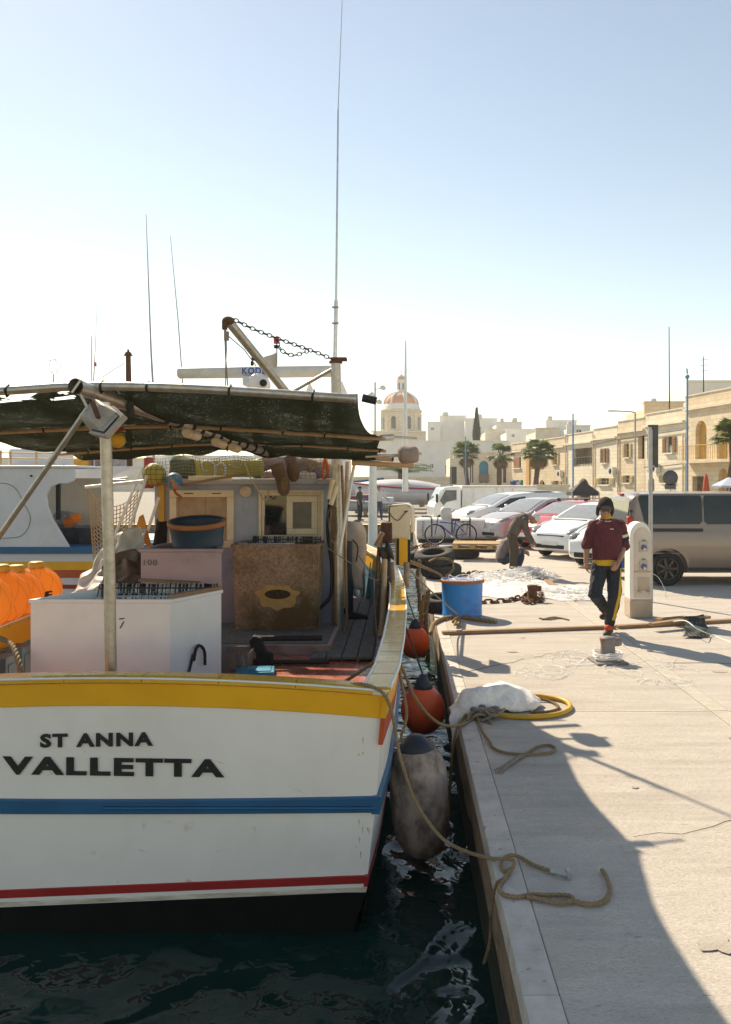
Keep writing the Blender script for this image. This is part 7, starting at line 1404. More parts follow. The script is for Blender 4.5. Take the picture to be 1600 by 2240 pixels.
# grey people carrier, broadside
gp = mat('bronze_grey_paint', (0.25, 0.19, 0.155), (0.235, 0.18, 0.145), 0.3, metal=0.25, coat=0.5)
W_ = 1.92; Lv = 5.0
c = Car('passenger_van', 'bronze grey passenger van with tinted windows parked beside the pedestal', 'van', (4.33+Lv, 15.5+W_, 0), R(-90), Lv, W_,
        [(2.5, 0.5), (2.45, 0.8), (2.2, 1.0), (1.75, 1.14), (1.2, 1.55), (0.9, 1.74), (0.4, 1.80), (-1.9, 1.80), (-2.25, 1.78), (-2.38, 1.70), (-2.45, 1.2), (-2.5, 0.5)], 1.05, gp, (1.55, -1.72), 0.335, zb=0.24, tumble=0.10, group='vans parked on the quay', plan=0.10, rimc=mat('black_rim', (0.04, 0.035, 0.032), (0.10, 0.09, 0.08), 0.35, metal=0.5))
def rrect(x0, x1, z0, z1, r, sl=0.0):
    return [(x0+sl, z0+r), (x0, z1-r), (x0+r*0.4, z1), (x1-r*0.4, z1), (x1, z1-r), (x1, z0+r), (x1-r, z0), (x0+sl+r, z0)]
tint = mat('tinted_glass', (0.010, 0.014, 0.016), (0.015, 0.02, 0.022), 0.05, spec=0.45)
def vx(px): return (px-1375)*15.5/FPX-Lv/2
def vz(py): return HC-(py-VY)*15.5/FPX
for a, b in ((1403, 1541), (1545, 1690), (1700, 1800)):
    c.side(rrect(vx(a), vx(b), vz(1147), vz(1084), 0.06, 0.10 if a == 1403 else 0.0), 'side_window', tint, off=0.012)
c.side([(vx(1420), vz(1163)), (vx(1420), vz(1156)), (vx(1541), vz(1156)), (vx(1541), vz(1163))], 'slider_rail', trim_m, off=0.03)
for x in (1387, 1543, 1700): c.seam([(vx(x)+0.02, 0.34), (vx(x), 0.8), (vx(x), 1.65)])
c.side([(vx(1505), 0.30), (vx(1505), 0.36), (vx(1690), 0.36), (vx(1690), 0.30)], 'sill_strip', trim_m, off=0.03)
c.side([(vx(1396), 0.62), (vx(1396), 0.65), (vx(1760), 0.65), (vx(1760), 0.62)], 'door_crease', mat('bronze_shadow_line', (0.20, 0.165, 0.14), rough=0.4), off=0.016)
for sg in (1, -1):
    MB().box((-2.43, sg*0.86, 1.13), (0.10, 0.14, 0.44)).build('tail_light', tail_m, c.t, bevel=0.03, seg=3); MB().box((-2.485, sg*0.87, 1.13), (0.02, 0.08, 0.12)).build('reverse_light', plate_m, c.t); MB().box((-2.42, sg*0.93, 1.45), (0.06, 0.05, 0.05)).build('hinge', trim_m, c.t, bevel=0.01)
def rs(u, v): z = 1.02+v*0.62; return V((ip(z, [0.5, 1.2, 1.70, 1.8], [-2.5, -2.45, -2.38, -2.30])-0.012, (u*2-1)*0.78*(1-0.04*v), z))
MB().grid(rs, 6, 8).build('rear_window', mat('rear_glass', (0.05, 0.055, 0.06), rough=0.04, spec=0.9), c.t)
MB().box((-2.49, 0, 0.45), (0.10, 1.7, 0.24)).build('rear_bumper', trim_m, c.t, bevel=0.04); MB().box((-2.36, 0, 1.76), (0.05, 0.3, 0.03)).build('high_brake_light', tail_m, c.t)
c.extras((2.25, 0.88, 0.18, 0.12, 25), (1.1, 1.2), 0.5, [(0.7, 0.1, 0.9), (0.4, 0.12, 1.1)])
# white box truck
tk = thing('box_truck', 'white box truck with rust-streaked body behind the parked cars', 'truck', G(1025, 1158, 0), 'vans parked on the quay', rz=R(180+8), local=True)
s33 = FPX/tk.location.y
tw = mat('truck_white', (0.72, 0.71, 0.70), (0.64, 0.62, 0.60), 0.5, scale=3, c3=(0.50, 0.36, 0.25), s3=2.5, p3=(0.64, 0.8))
TY = tk.location.y; k_ = TY/FPX
box_l = 165*k_; bx0 = -110*k_
bz1 = HC-(1062-VY)*k_; bz0 = 0.55
MB().box((-(58)*k_, 0, (bz0+bz1)/2), (box_l, 1.9, bz1-bz0)).build('cargo_box', tw, tk, bevel=0.03)
for x in (-1.05, -0.25, 0.3): MB().box((x*26*k_-58*k_, 0.96, (bz0+bz1)/2), (0.06, 0.02, bz1-bz0-0.1)).build('body_rib', mat('rusty_white_rib', (0.55, 0.45, 0.36), (0.66, 0.62, 0.56), 0.7, scale=9), tk)
for zz in (bz1-0.06, bz0+0.05): MB().box((-58*k_, 0.962, zz), (box_l-0.04, 0.024, 0.07)).build('body_rail', MATS['rusty_white_rib'], tk)
MB().box((-20*k_, 0.963, (bz0+bz1)/2-0.05), (40*k_, 0.012, bz1-bz0-0.35)).build('side_door', tw, tk, bevel=0.01)
cab = [(26*k_, 0.45), (26*k_, 1.74), (34*k_, 1.80), (64*k_, 1.74), (80*k_, 1.16), (84*k_, 0.95), (85*k_, 0.45)]
MB().prism(cab, (0, -1.75, 0), O=(0, 0.875, 0)).build('cab', M_['whitecar'], tk, bevel=0.05, seg=3)
for sg in (1, -1):
    MB().prism([(36*k_, 1.25), (36*k_, 1.64), (60*k_, 1.64), (72*k_, 1.22), (64*k_, 1.02), (58*k_, 1.16)], (0, 0.02*sg, 0), O=(0, 0.875*sg, 0)).build('side_window', mat('cab_glass', (0.16, 0.18, 0.17), (0.10, 0.11, 0.11), 0.1), tk)
    MB().box((80*k_, sg*1.05, 1.32), (0.08, 0.14, 0.34)).build('mirror', trim_m, tk, bevel=0.02)
MB().grid(lambda u, v: V((ip(1.2+v*0.48, [1.16, 1.74], [80*k_, 64*k_])+0.015, (u*2-1)*0.76, 1.2+v*0.48)), 4, 4).build('windscreen', MATS['sky_painted_windscreen'], tk)
for x in (62*k_, -80*k_):
    for sg in (1, -1): wheel(x, sg*0.80, 0.36, tk, rim_m)
MB().box((0, 0, 0.5), (200*k_, 0.8, 0.14)).build('chassis', trim_m, tk)
# ================================================================== neighbouring boat
NB = 13.0
nb = thing('white_trawler', 'white fishing boat with a rounded cabin cut-out lying beyond the port side', 'boat', (-6.5, NB+1, WATER))
wv = mat('trawler_white', (0.66, 0.66, 0.68), (0.58, 0.58, 0.60), 0.5, scale=2, bump=0.06, c3=(0.50, 0.47, 0.45), s3=1.2, p3=(0.56, 0.85))
def pp(pts, Y): return [((x-VX)*Y/FPX, HC-(y-VY)*Y/FPX) for x, y in pts]
MB().prism(pp([(-120, 1022), (160, 1021), (165, 1036), (161, 1052), (148, 1058), (128, 1058), (111, 1066), (101, 1084), (104, 1108), (114, 1134), (155, 1202), (-120, 1202)], NB), (0, 0.06, 0), O=(0, NB, 0)).build('cabin_side', wv, nb, bevel=0.012)
MB().tube(smooth_path([P(x, y, NB-0.004) for x, y in ((-20, 1057), (15, 1058), (36, 1070), (50, 1096), (66, 1128), (62, 1155), (45, 1173), (15, 1177), (-20, 1177))], 5), 0.006, 5).build('panel_groove', mat('groove_grey', (0.25, 0.22, 0.20)), nb)
MB().sphere(P(69, 1041, NB-0.002), (0.025, 0.008, 0.018), 12, 8).build('drain_hole', M_['black'], nb)
MB().prism(pp([(85, 1046), (232, 1046), (232, 1205), (85, 1205)], NB+1.3), (0, 0.05, 0), O=(0, NB+1.3, 0)).build('inner_wall', mat('cream_cabin', (0.55, 0.47, 0.37), (0.48, 0.40, 0.30), 0.6, scale=2), nb)
MB().prism(pp([(-120, 1018), (172, 1018), (172, 1024), (-120, 1024)], NB), (0, 1.6, 0), O=(0, NB-0.05, 0)).build('cabin_roof', wv, nb, bevel=0.02)
MB().box(P(128, 1085, NB+0.6), (0.06, 0.06, 0.8)).build('cabin_post', M_['black'], nb)
for a, b, m_, pr, nm_ in ((1196, 1211, M_['blue'], 0.04, 'blue_rail'), (1211, 1229, wv, 0.0, 'white_strake'), (1229, 1247, M_['yellow'], 0.008, 'yellow_stripe'), (1247, 1264, M_['orange_red'], 0.008, 'orange_stripe'), (1264, 1279, wv, 0.0, 'white_strake'), (1279, 1288, M_['red'], 0.008, 'red_stripe'), (1288, 1425, wv, 0.0, 'white_strake')):
    zt_, zb_ = HC-(a-VY)*NB/FPX, HC-(b-VY)*NB/FPX
    MB().box((-7.1, NB-pr+0.8, (zt_+zb_)/2), (5.6, 1.6, zt_-zb_-0.002)).build(nm_, m_, nb)
MB().box((-7.1, NB+2.2, 0.2), (5.6, 2.6, 1.5)).build('hull', wv, nb)
mb = MB()
for x in (24, 80): mb.tube([P(x, 988, NB+0.4), P(x, 1022, NB+0.4)], 0.018, 6)
for y in (990, 1002): mb.tube([P(-40, y, NB+0.4), P(175, y+2, NB+0.4)], 0.012, 6)
mb.tube([P(2, 985, NB+.4), P(2, 1022, NB+.4)], 0.02, 6).tube([P(107, 1003, NB+.4), P(215, 1090, NB+.2)], 0.012, 6); mb.build('roof_rail', M_['bamboo'], nb)
MB().box(P(92, 1003, NB+1.5), (0.9, 0.7, 0.34)).build('roof_locker', wv, nb, bevel=0.06, seg=3)
MB().prism(pp([(150, 1022), (285, 1019), (285, 1025), (240, 1045), (160, 1055)], NB+2.2), (0, 0.8, 0), O=(0, NB+2.2, 0)).build('gantry_plate', wv, nb)
mb = MB(); mb.tube([P(160, 1050, NB+1.8), P(275, 1052, NB+1.8)], 0.03, 8).tube([P(165, 1060, NB+1.8), P(280, 1045, NB+2)], 0.02, 6); mb.build('gantry_bar', M_['galv'], nb)
for nm_, pts, r, m_ in (('whip_aerial', [(335, 840, ), (331, 770), (320, 468)], [0.02, 0.016, 0.005], M_['galv']), ('whip_aerial', [(400, 838), (390, 700), (373, 515)], [0.012, 0.010, 0.004], M_['galv']), ('whip_aerial', [(205, 838), (209, 760), (214, 635)], [0.012, 0.006, 0.002], M_['galv']), ('wind_vane_pole', [(200, 838), (201, 735)], [0.008, 0.006], M_['black']), ('derrick_post', [(282, 842), (281, 780)], [0.05, 0.045], M_['rust'])):
    MB().tube([P(x, y, NB+1) for x, y in pts], r, 8).tube([P(pts[0][0], 838, NB+1), P(pts[0][0]+2, 1020, NB+1)], r[0], 8).build(nm_, m_, nb)
mb = MB(); mb.sphere(P(281, 775, NB+1), (0.06, 0.06, 0.05), 12, 8).box(P(281, 772, NB+1), (0.03, 0.03, 0.12)).tube([P(272, 777, NB+1), P(290, 777, NB+1)], 0.015, 6); mb.build('derrick_head', M_['rust'], nb)
mb = MB(); cc = P(118, 801, NB+1)
for a in (0, 1.4): mb.tube([cc+V((math.cos(a)*0.12*math.cos(t_), math.sin(a)*0.12*math.cos(t_), 0.12*math.sin(t_))) for t_ in [2*math.pi*i/28 for i in range(28)]], 0.005, 5, closed=True)
mb.tube([P(117, 818, NB+1), P(117, 1020, NB+1)], 0.012, 6); mb.build('loop_aerial', M_['galv'], nb)
mb = MB(); mb.box(P(209, 797, NB+1), (0.035, 0.035, 0.07)); mb.build('red_light', mat('red_lens', (0.7, 0.03, 0.02)), nb)
mb = MB(); mb.tube([P(272, 795, NB+1), P(250, 808, NB+1), P(225, 825, NB+1)], 0.006, 5); mb.build('stay_wire', M_['black'], nb)
for k, px in enumerate((150, 192)):
    a = P(px, 1202, NB+0.7); t = thing('grey_tub', ('grey tub inside the white boat cut-out under the orange floats', 'grey tub inside the white boat cut-out next to the cargo net')[k], 'tub', a, 'grey tubs'); MB().lathe([(0.001, 0), (0.19, 0), (0.23, 0.38), (0.245, 0.38), (0.245, 0.40), (0.21, 0.40), (0.18, 0.03), (0.001, 0.03)], a, 24).build('shell', mat('grey_tub_plastic', (0.14, 0.14, 0.15), (0.10, 0.10, 0.11), 0.6), t)
for k, (px, py, r) in enumerate(((152, 1143, 0.10), (167, 1133, 0.09))): tag(MB().sphere(P(px, py, NB+0.7), r, 20, 12).build('orange_float', M_['buoy']), ('larger orange float in the grey tub', 'smaller orange float in the grey tub')[k], 'float', 'orange floats in the grey tub')
bundle('net_pile', 'pale net pile stuffed behind the orange floats', 'net', 112, 150, 1120, 1160, NB+0.7, 0.2, mat('pale_net_pile', (0.30, 0.27, 0.27), (0.20, 0.18, 0.18), 0.9, scale=20, bump=0.7), 81)
bundle('yellow_cover', 'yellow orange cover on the far boat behind the diagonal strut', 'cover', 128, 205, 1000, 1022, NB+2.6, 0.3, mat('orange_cover', (0.65, 0.38, 0.06), (0.55, 0.25, 0.04), 0.7, scale=5), 83)
for k, (a, b, c_, lab) in enumerate(((205, 245, (0.35, 0.22, 0.2), 'stack of crates on the far boat left of the red canister'), (250, 285, (0.5, 0.42, 0.4), 'pale crates on the far boat beside the red canister'))):
    tag(MB().box(P((a+b)/2, 1008, NB+2.8), ((b-a)*NB/FPX*1.2, 0.4, 0.26)).build('far_crates', mat('crate_%s' % 'ab'[k], c_, rough=0.7, c2=tuple(x*0.6 for x in c_), scale=9), bevel=0.02), lab, 'crates')
# ================================================================== laid-up boats beyond the basin
def small_boat(label, loc, L, W, H_, rz, hullm, stripe, cover=None, group='boats laid up ashore'):
    t = thing('small_boat', label, 'boat', loc, group, rz=rz, local=True); rings = []
    for k in range(15):
        f = k/14; x = -L/2+L*f; w_ = W/2*(0.8+0.2*math.sin(math.pi*f*0.9))*(1-max(0, f-0.45)**2*3.2); w_ = max(w_, 0.02); sh = H_*(0.82+0.30*f*f); kz = 0.12*max(0, f-0.7)*10*0.3*H_
        rings.append([V((x, -w_, sh)), V((x, -w_*0.92, sh*0.55+kz*0.5)), V((x, -w_*0.5, 0.12+kz)), V((x, 0, 0.03+kz)), V((x, w_*0.5, 0.12+kz)), V((x, w_*0.92, sh*0.55+kz*0.5)), V((x, w_, sh))])
    MB().loft([r for r in rings], cap=True).build('hull', hullm, t)
    mb_ = MB()
    for sg in (0, 6): mb_.tube([r[sg]+V((0, 0, 0)) for r in rings], 0.07, 6)
    mb_.build('gunwale', stripe, t)
    for x in (-L*0.28, L*0.2): MB().box((x, 0, -0.02), (0.2, W*0.6, 0.3)).build('chock', M_['wood'], t)
    if cover:
        mb_ = MB(); rows = []
        for k, r in enumerate(rings):
            f = k/14; a, b = r[0], r[6]; hgt = 0.55*math.sin(math.pi*min(1, 0.15+f*0.85))
            rows.append([a+V((0, -0.05, -0.25)), a+V((0, -0.03, 0.03)), a.lerp(b, 0.25)+V((0, 0, hgt*0.7)), a.lerp(b, 0.5)+V((0, 0, hgt)), a.lerp(b, 0.75)+V((0, 0, hgt*0.7)), b+V((0, 0.03, 0.03)), b+V((0, 0.05, -0.25))])
        mb_.loft(rows, cap=False, closed=False).build('cover', cover, t)
    else: MB().box((-L*0.1, 0, H_*0.95), (L*0.3, W*0.6, 0.6)).build('cuddy', wv, t, bevel=0.06)
    return t
cov = mat('grey_boat_cover', (0.50, 0.51, 0.54), (0.42, 0.43, 0.46), 0.6, scale=2, bump=0.3, bscale=5)
small_boat('white boat under a grey cover laid up before the low wall', (-0.3, 52.0, 0.5), 5.6, 2.2, 1.2, R(172), wv, M_['red'], cov)
small_boat('blue boat with a red rim laid up behind the dark-clothed person', (-3.6, 47.5, 0.25), 4.6, 1.8, 0.85, R(8), mat('bright_blue_hull', (0.015, 0.18, 0.38), rough=0.4), M_['red'])
small_boat('white cabin boat laid up behind the blue boat', (-4.6, 58.0, 0.7), 6.5, 2.4, 1.3, R(5), wv, M_['blue'])
small_boat('grey dinghy laid up beside the pale-shirted man', (-1.4, 46.0, 0.2), 3.6, 1.6, 0.6, R(180), mat('grey_hull', (0.34, 0.36, 0.38), rough=0.5), M_['galv'])
tag(MB().tube([P(816, 1200, 22), P(816, 1010, 22)], [0.14, 0.10], 12).sphere(P(816, 1006, 22), 0.10, 10, 6).build('mooring_mast', M_['white_p']), 'stout white mast standing beyond the bow', 'mast')
tag(MB().tube([P(887, 1075, 40), P(887, 950, 40), P(888, 745, 40)], [0.16, 0.12, 0.03], 10).build('yacht_mast', M_['white_p']), 'tall thin white mast in front of the church dome', 'mast')
# ================================================================== stone terrace behind the yard
TA = V((18.7, 53.0, 0)); TD = V((-0.18, 0.98, 0)).normalized(); TN = V((TD.x*0-TD.y, TD.x, 0)); TN = V((-0.984, -0.181, 0)).normalized(); TAX = -TD
def tu(px):
    k = (px-VX)/FPX; t_ = (TA.x-k*TA.y)/(-TD.x+k*TD.y); return -t_, (TA+TD*t_).y
def tz(px, py): return HC-(py-VY)*tu(px)[1]/FPX
def window_set(parent, u, z0, z1, wd, O, ax, nn, shutter, glass=True, sill=True, open_=True, depth=0.18):
    o_ = O+ax*u; Z = V((0, 0, 1))
    w_ = None
    if glass:
        a = o_-ax*wd/2-nn*depth; w_ = MB().add([a+Z*z0, a+ax*wd+Z*z0, a+ax*wd+Z*z1, a+Z*z1], [(0, 1, 2, 3)]).build('window', M_['window'], parent)
        mb_ = MB(); mb_.beam(o_-nn*(depth-0.02)+Z*z0, o_-nn*(depth-0.02)+Z*z1, 0.06, 0.04, up=nn).beam(o_-ax*wd/2-nn*(depth-0.02)+Z*(z0+z1)/2, o_+ax*wd/2-nn*(depth-0.02)+Z*(z0+z1)/2, 0.05, 0.04, up=nn); mb_.build('frame', shutter or M_['shutter'], w_)
    if shutter:
        for sg in (-1, 1):
            c0 = o_+ax*sg*(wd/2+wd*0.24)+nn*0.05; mb_ = MB().beam(c0+Z*z0, c0+Z*z1, wd*0.46, 0.05, up=nn)
            for k in range(5): mb_.beam(c0+nn*0.03-ax*wd*0.17+Z*(z0+(z1-z0)*(k+0.7)/5.6), c0+nn*0.03+ax*wd*0.17+Z*(z0+(z1-z0)*(k+0.7)/5.6), 0.05, 0.05, up=nn)
            mb_.build('shutter', shutter, w_ or parent)
    if sill: MB().beam(o_-ax*(wd/2+0.15)+nn*0.06+Z*(z0-0.06), o_+ax*(wd/2+0.15)+nn*0.06+Z*(z0-0.06), 0.22, 0.10, up=Z).build('sill', M_['stonepale'], w_ or parent)
def terrace(name, label, px0, px1, top_py_at1, holes, wallm, wins, dep=9.0, parapet=True):
    u0, u1 = tu(px0)[0], tu(px1)[0]; zt_ = tz(px1, top_py_at1); base = TA+TAX*((u0+u1)/2)
    t = thing(name, label, 'house', base, 'limestone houses of the terrace'); hs = []
    for h in holes:
        a, b, y0, y1 = h[:4]; um = (tu(a)[0], tu(b)[0]); pm = (a+b)/2; hs.append((um[0], um[1], max(0.02, tz(pm, y1)), tz(pm, y0))+tuple(h[4:]))
    MB().panel(hs, u0, u1, 0, zt_, 0.35, O=TA, ax=TAX, nrm=TN).build('facade', wallm, t)
    mb_ = MB(); a, b = TA+TAX*(u0+0.01), TA+TAX*(u1-0.01)
    mb_.prism([(0, 0), (u1-u0-0.02, 0), (u1-u0-0.02, zt_-0.9), (0, zt_-0.9)], -TN*(dep-1.7), O=a-TN*1.7, ax=TAX, ay=(0, 0, 1))
    mb_.prism([(0, zt_-0.9), (u1-u0-0.02, zt_-0.9), (u1-u0-0.02, zt_-0.6), (0, zt_-0.6)], -TN*(dep-0.36), O=a-TN*0.36, ax=TAX, ay=(0, 0, 1))
    for e in (a, b-TAX*0.3): mb_.prism([(0, 0), (0.3, 0), (0.3, zt_-0.9), (0, zt_-0.9)], -TN*1.33, O=e-TN*0.36, ax=TAX, ay=(0, 0, 1))
    mb_.prism([(0, 3.2), (u1-u0-0.02, 3.2), (u1-u0-0.02, 3.45), (0, 3.45)], -TN*1.32, O=a-TN*0.37, ax=TAX, ay=(0, 0, 1))
    mb_.build('house_block', wallm, t)
    MB().beam(TA+TAX*(u0+0.02)+TN*0.08+V((0, 0, zt_-0.85)), TA+TAX*(u1-0.02)+TN*0.08+V((0, 0, zt_-0.85)), 0.25, 0.16).build('cornice', M_['stonepale'], t)
    MB().beam(TA+TAX*(u0+0.02)-TN*0.17+V((0, 0, zt_+0.04)), TA+TAX*(u1-0.02)-TN*0.17+V((0, 0, zt_+0.04)), 0.46, 0.08).build('parapet_cap', M_['stonepale'], t)
    for (a_, b_, y0, y1, sm) in wins:
        pm = (a_+b_)/2; window_set(t, (tu(a_)[0]+tu(b_)[0])/2, tz(pm, y1), tz(pm, y0), tu(b_)[0]-tu(a_)[0], TA, TAX, TN, sm)
    return t
crs = mat('cream_shutter', (0.55, 0.42, 0.22), (0.48, 0.36, 0.18), 0.7)
ochr = M_['ochre']
t1 = terrace('stone_house', 'tall ochre-trimmed limestone house with arched balcony doors at the terrace end', 1499, 1660, 838, [(1522, 1546, 920, 1004, 'arch'), (1568, 1592, 920, 1004, 'arch'), (1515, 1540, 1042, 1100), (1572, 1592, 1024, 1100, 'arch')], M_['stone'], [])
for a, b, y0, y1 in ((1522, 1546, 920, 1004), (1568, 1592, 920, 1004), (1572, 1592, 1024, 1100)):
    um = (tu(a)[0]+tu(b)[0])/2; wd = tu(b)[0]-tu(a)[0]; z0, z1 = max(0.05, tz((a+b)/2, y1)), tz((a+b)/2, y0); c0 = TA+TAX*um
    dv = MB().prism([(-wd/2, z0), (wd/2, z0), (wd/2, z1), (-wd/2, z1)], -TN*0.06, O=c0-TN*0.28, ax=TAX, ay=(0, 0, 1)).build('door', ochr, t1)
    MB().prism([(wd*0.05, z0), (wd*0.40, z0), (wd*0.40, z1-0.9), (wd*0.05, z1-0.9)], TN*0.02, O=c0-TN*0.27, ax=TAX, ay=(0, 0, 1)).build('door_glass', M_['window'], dv)
ua, ub = tu(1508)[0], tu(1640)[0]; zb_ = tz(1560, 1006)
MB().prism([(ua, zb_-0.18), (ub, zb_-0.18), (ub, zb_), (ua, zb_)], TN*0.9, O=TA, ax=TAX, ay=(0, 0, 1)).build('balcony_slab', M_['stone'], t1)
mb = MB()
for k in range(28): p_ = TA+TAX*(ua+(ub-ua)*k/27)+TN*0.85; mb.tube([p_+V((0, 0, zb_)), p_+V((0, 0, zb_+0.9))], 0.018, 4)
mb.tube([TA+TAX*ua+TN*0.85+V((0, 0, zb_+0.92)), TA+TAX*ub+TN*0.85+V((0, 0, zb_+0.92))], 0.03, 6); mb.build('balcony_railing', ochr, t1)
t2 = terrace('stone_house', 'limestone house with a man leaning from its shuttered window', 1412, 1499, 893, [(1458, 1473, 955, 990), (1396+20, 1426, 957, 1004), (1452, 1470, 1040, 1056), (1400+18, 1432, 1042, 1100, 'arch')], M_['stonepale'], [(1458, 1473, 955, 990, M_['shutter']), (1452, 1470, 1040, 1056, crs)])
t3 = terrace('stone_house', 'limestone house with cream shutters between the two shuttered houses', 1352, 1411, 914, [(1368, 1378, 970, 1000), (1396, 1410, 952, 1004), (1366, 1380, 1040, 1056)], M_['stone'], [(1368, 1378, 970, 1000, crs), (1366, 1380, 1040, 1056, crs)])
t4 = terrace('stone_house', 'limestone house with a dark open window and brown shutters', 1298, 1351, 932, [(1319, 1328, 981, 1012), (1312, 1334, 1046, 1060)], M_['stonepale'], [(1319, 1328, 981, 1012, M_['shutter']), (1312, 1334, 1046, 1060, crs)])
t5 = terrace('stone_house', 'limestone house with a deep loggia behind the blue flagpole', 1238, 1297, 944, [(1252, 1296, 980, 1020), (1262, 1292, 1046, 1100, 'arch')], M_['stonepale'], [])
u0, u1 = tu(1252)[0], tu(1296)[0]; mb = MB()
for k in range(14): p_ = TA+TAX*(u0+(u1-u0)*k/13)-TN*0.1; mb.tube([p_+V((0, 0, tz(1274, 1020))), p_+V((0, 0, tz(1274, 1020)+0.75))], 0.02, 4)
mb.tube([TA+TAX*u0-TN*0.1+V((0, 0, tz(1274, 1020)+0.77)), TA+TAX*u1-TN*0.1+V((0, 0, tz(1274, 1020)+0.77))], 0.03, 6); mb.build('loggia_railing', M_['black'], t5)
t6 = terrace('stone_house', 'limestone house with an orange pilaster and red shutters behind the middle palms', 1120, 1237, 956, [(1124, 1140, 1000, 1024), (1163, 1193, 990, 1026), (1212, 1220, 990, 1016), (1178, 1194, 1050, 1090, 'arch'), (1212, 1224, 1052, 1062)], M_['stone'], [(1212, 1220, 990, 1016, crs), (1124, 1140, 1000, 1024, None), (1212, 1224, 1052, 1062, crs)])
um = tu(1157)[0]; MB().beam(TA+TAX*um+TN*0.06, TA+TAX*um+TN*0.06+V((0, 0, tz(1157, 990))), 0.9, 0.14, up=TN).build('pilaster', mat('orange_stone', (0.62, 0.33, 0.10), rough=0.9), t6)
u_, z0 = tu(1132)[0], tz(1132, 1024); MB().prism([(-0.9, z0), (0.9, z0), (0.9, tz(1132, 1000)), (-0.9, tz(1132, 1000))], TN*0.06, O=TA+TAX*u_, ax=TAX, ay=(0, 0, 1)).build('closed_shutters', mat('red_brown_shutter', (0.30, 0.12, 0.07), rough=0.7), t6)
# set-back roof rooms on the terrace
def block(name, label, px0, px1, py0, Y, material, dep=8.0, base=0.0, wins=(), cat='building', rz=0.0):
    a, b = P(px0, py0, Y), P(px1, py0, Y); t = thing(name, label, cat, ((a.x+b.x)/2, Y, base), 'pale buildings up the slope')
    hs = [tuple(P(x0, y1, Y)[i] for i in (0,))+(P(x1, y1, Y).x, P(x0, y1, Y).z, P(x0, y0_, Y).z)+tuple(r_) for x0, x1, y0_, y1, *r_ in wins]
    MB().panel(hs, a.x, b.x, base, a.z, 0.4, O=(0, Y, 0), back=False).build('front_wall', material, t)
    MB().box(((a.x+b.x)/2, Y+0.42+dep/2, (base+a.z-0.5)/2), (b.x-a.x-0.02, dep, a.z-base-0.5)).build('building_mass', material, t)
    MB().box(((a.x+b.x)/2, Y+0.2, a.z+0.08), (b.x-a.x+0.1, 0.7, 0.16)).build('parapet_cap', material, t)
    for h in hs:
        w_ = MB().add([(h[0], Y+0.25, h[2]), (h[1], Y+0.25, h[2]), (h[1], Y+0.25, h[3]), (h[0], Y+0.25, h[3])], [(0, 1, 2, 3)]).build('window', M_['window'], t)
        MB().box(((h[0]+h[1])/2, Y+0.2, (h[2]+h[3])/2), (0.12, 0.06, h[3]-h[2])).build('mullion', M_['render'], w_)
    return t
block('roof_room', 'pale stone roof room above the houses near the flagpole', 1410, 1496, 882, 66, M_['stone_f'], 5, 5.5, cat='roof room')
block('roof_room', 'white roof room behind the tall ochre-trimmed house', 1505, 1640, 836, 72, M_['render'], 5, 6, cat='roof room')
block('far_building', 'white flat-roofed house stepping up behind the loggia house', 1195, 1262, 921, 130, M_['render'], 10, 0, [(1210, 1216, 935, 943), (1238, 1246, 936, 945)])
block('far_building', 'white flat-roofed house low beside the blue flagpole', 1240, 1292, 932, 125, M_['render'], 10, 0, [(1262, 1272, 940, 946)])
block('far_building', 'small cream house peeping over the terrace beyond the palms', 1172, 1225, 938, 120, M_['stonepale_f'], 9, 0)
FRONT = {}
block('far_building', 'big white block up the slope left of the cypress', 962, 1020, 910, 190, M_['render'], 16, 0)
block('far_building', 'lower white block joined to the big white one beside the church', 936, 964, 924, 188, M_['render'], 14, 0, [(944, 949, 935, 941)])
block('far_building', 'white block up the slope just behind the cypress', 1018, 1088, 916, 185, M_['render'], 14, 0)
block('far_building', 'pale block with rooftop tanks right of the cypress', 1086, 1142, 924, 175, M_['render'], 12, 0, [(1112, 1118, 945, 952)])
block('far_building', 'cream house below the white blocks behind the first palm', 1062, 1110, 940, 150, M_['stonepale_f'], 10, 0)
block('far_building', 'white house under the pale block with rooftop tanks', 1108, 1180, 940, 140, M_['render'], 10, 0, [(1120, 1126, 950, 956)])
block('far_building', 'long white building below the church', 820, 1116, 966, 118, M_['render'], 12, 0, [(975, 982, 1017, 1036), (942, 948, 1015, 1024)])
b3 = block('stone_house', 'low limestone house with a blue arched window behind the two palms', 985, 1122, 992, 92, M_['stonepale_f'], 8, 0, [(1049, 1069, 1008, 1056, 'arch'), (1029, 1036, 1014, 1056, 'arch'), (1092, 1108, 1014, 1056)], cat='house')
bp = [P(1049, 1056, 92.2), P(1069, 1008, 92.2)]
MB().prism([(-0.5, 0), (0.5, 0), (0.5, 1.4)]+[(0.5*math.cos(a), 1.4+0.5*math.sin(a)) for a in [math.pi*i/8 for i in range(1, 8)]]+[(-0.5, 1.4)], (0, -0.05, 0), O=(bp[0].x/2+bp[1].x/2, 92.15, P(1059, 1040, 92).z)).build('blue_window', mat('blue_door_paint', (0.03, 0.20, 0.32), (0.05, 0.28, 0.36), 0.5, scale=6), b3)
MB().box(P(1059, 1046, 91.8), (1.15, 0.1, 0.85)).build('window_railing', mat('brown_railing', (0.28, 0.20, 0.16), rough=0.7), b3)
block('low_wall', 'long pale harbour wall behind the laid-up boats', 745, 985, 1047, 70, M_['stonepale_f'], 0.6, 0, cat='wall')
block('low_wall', 'cream wall behind the row of parked cars', 1166, 1245, 1066, 48, M_['stonepale_f'], 0.5, 0, cat='wall')
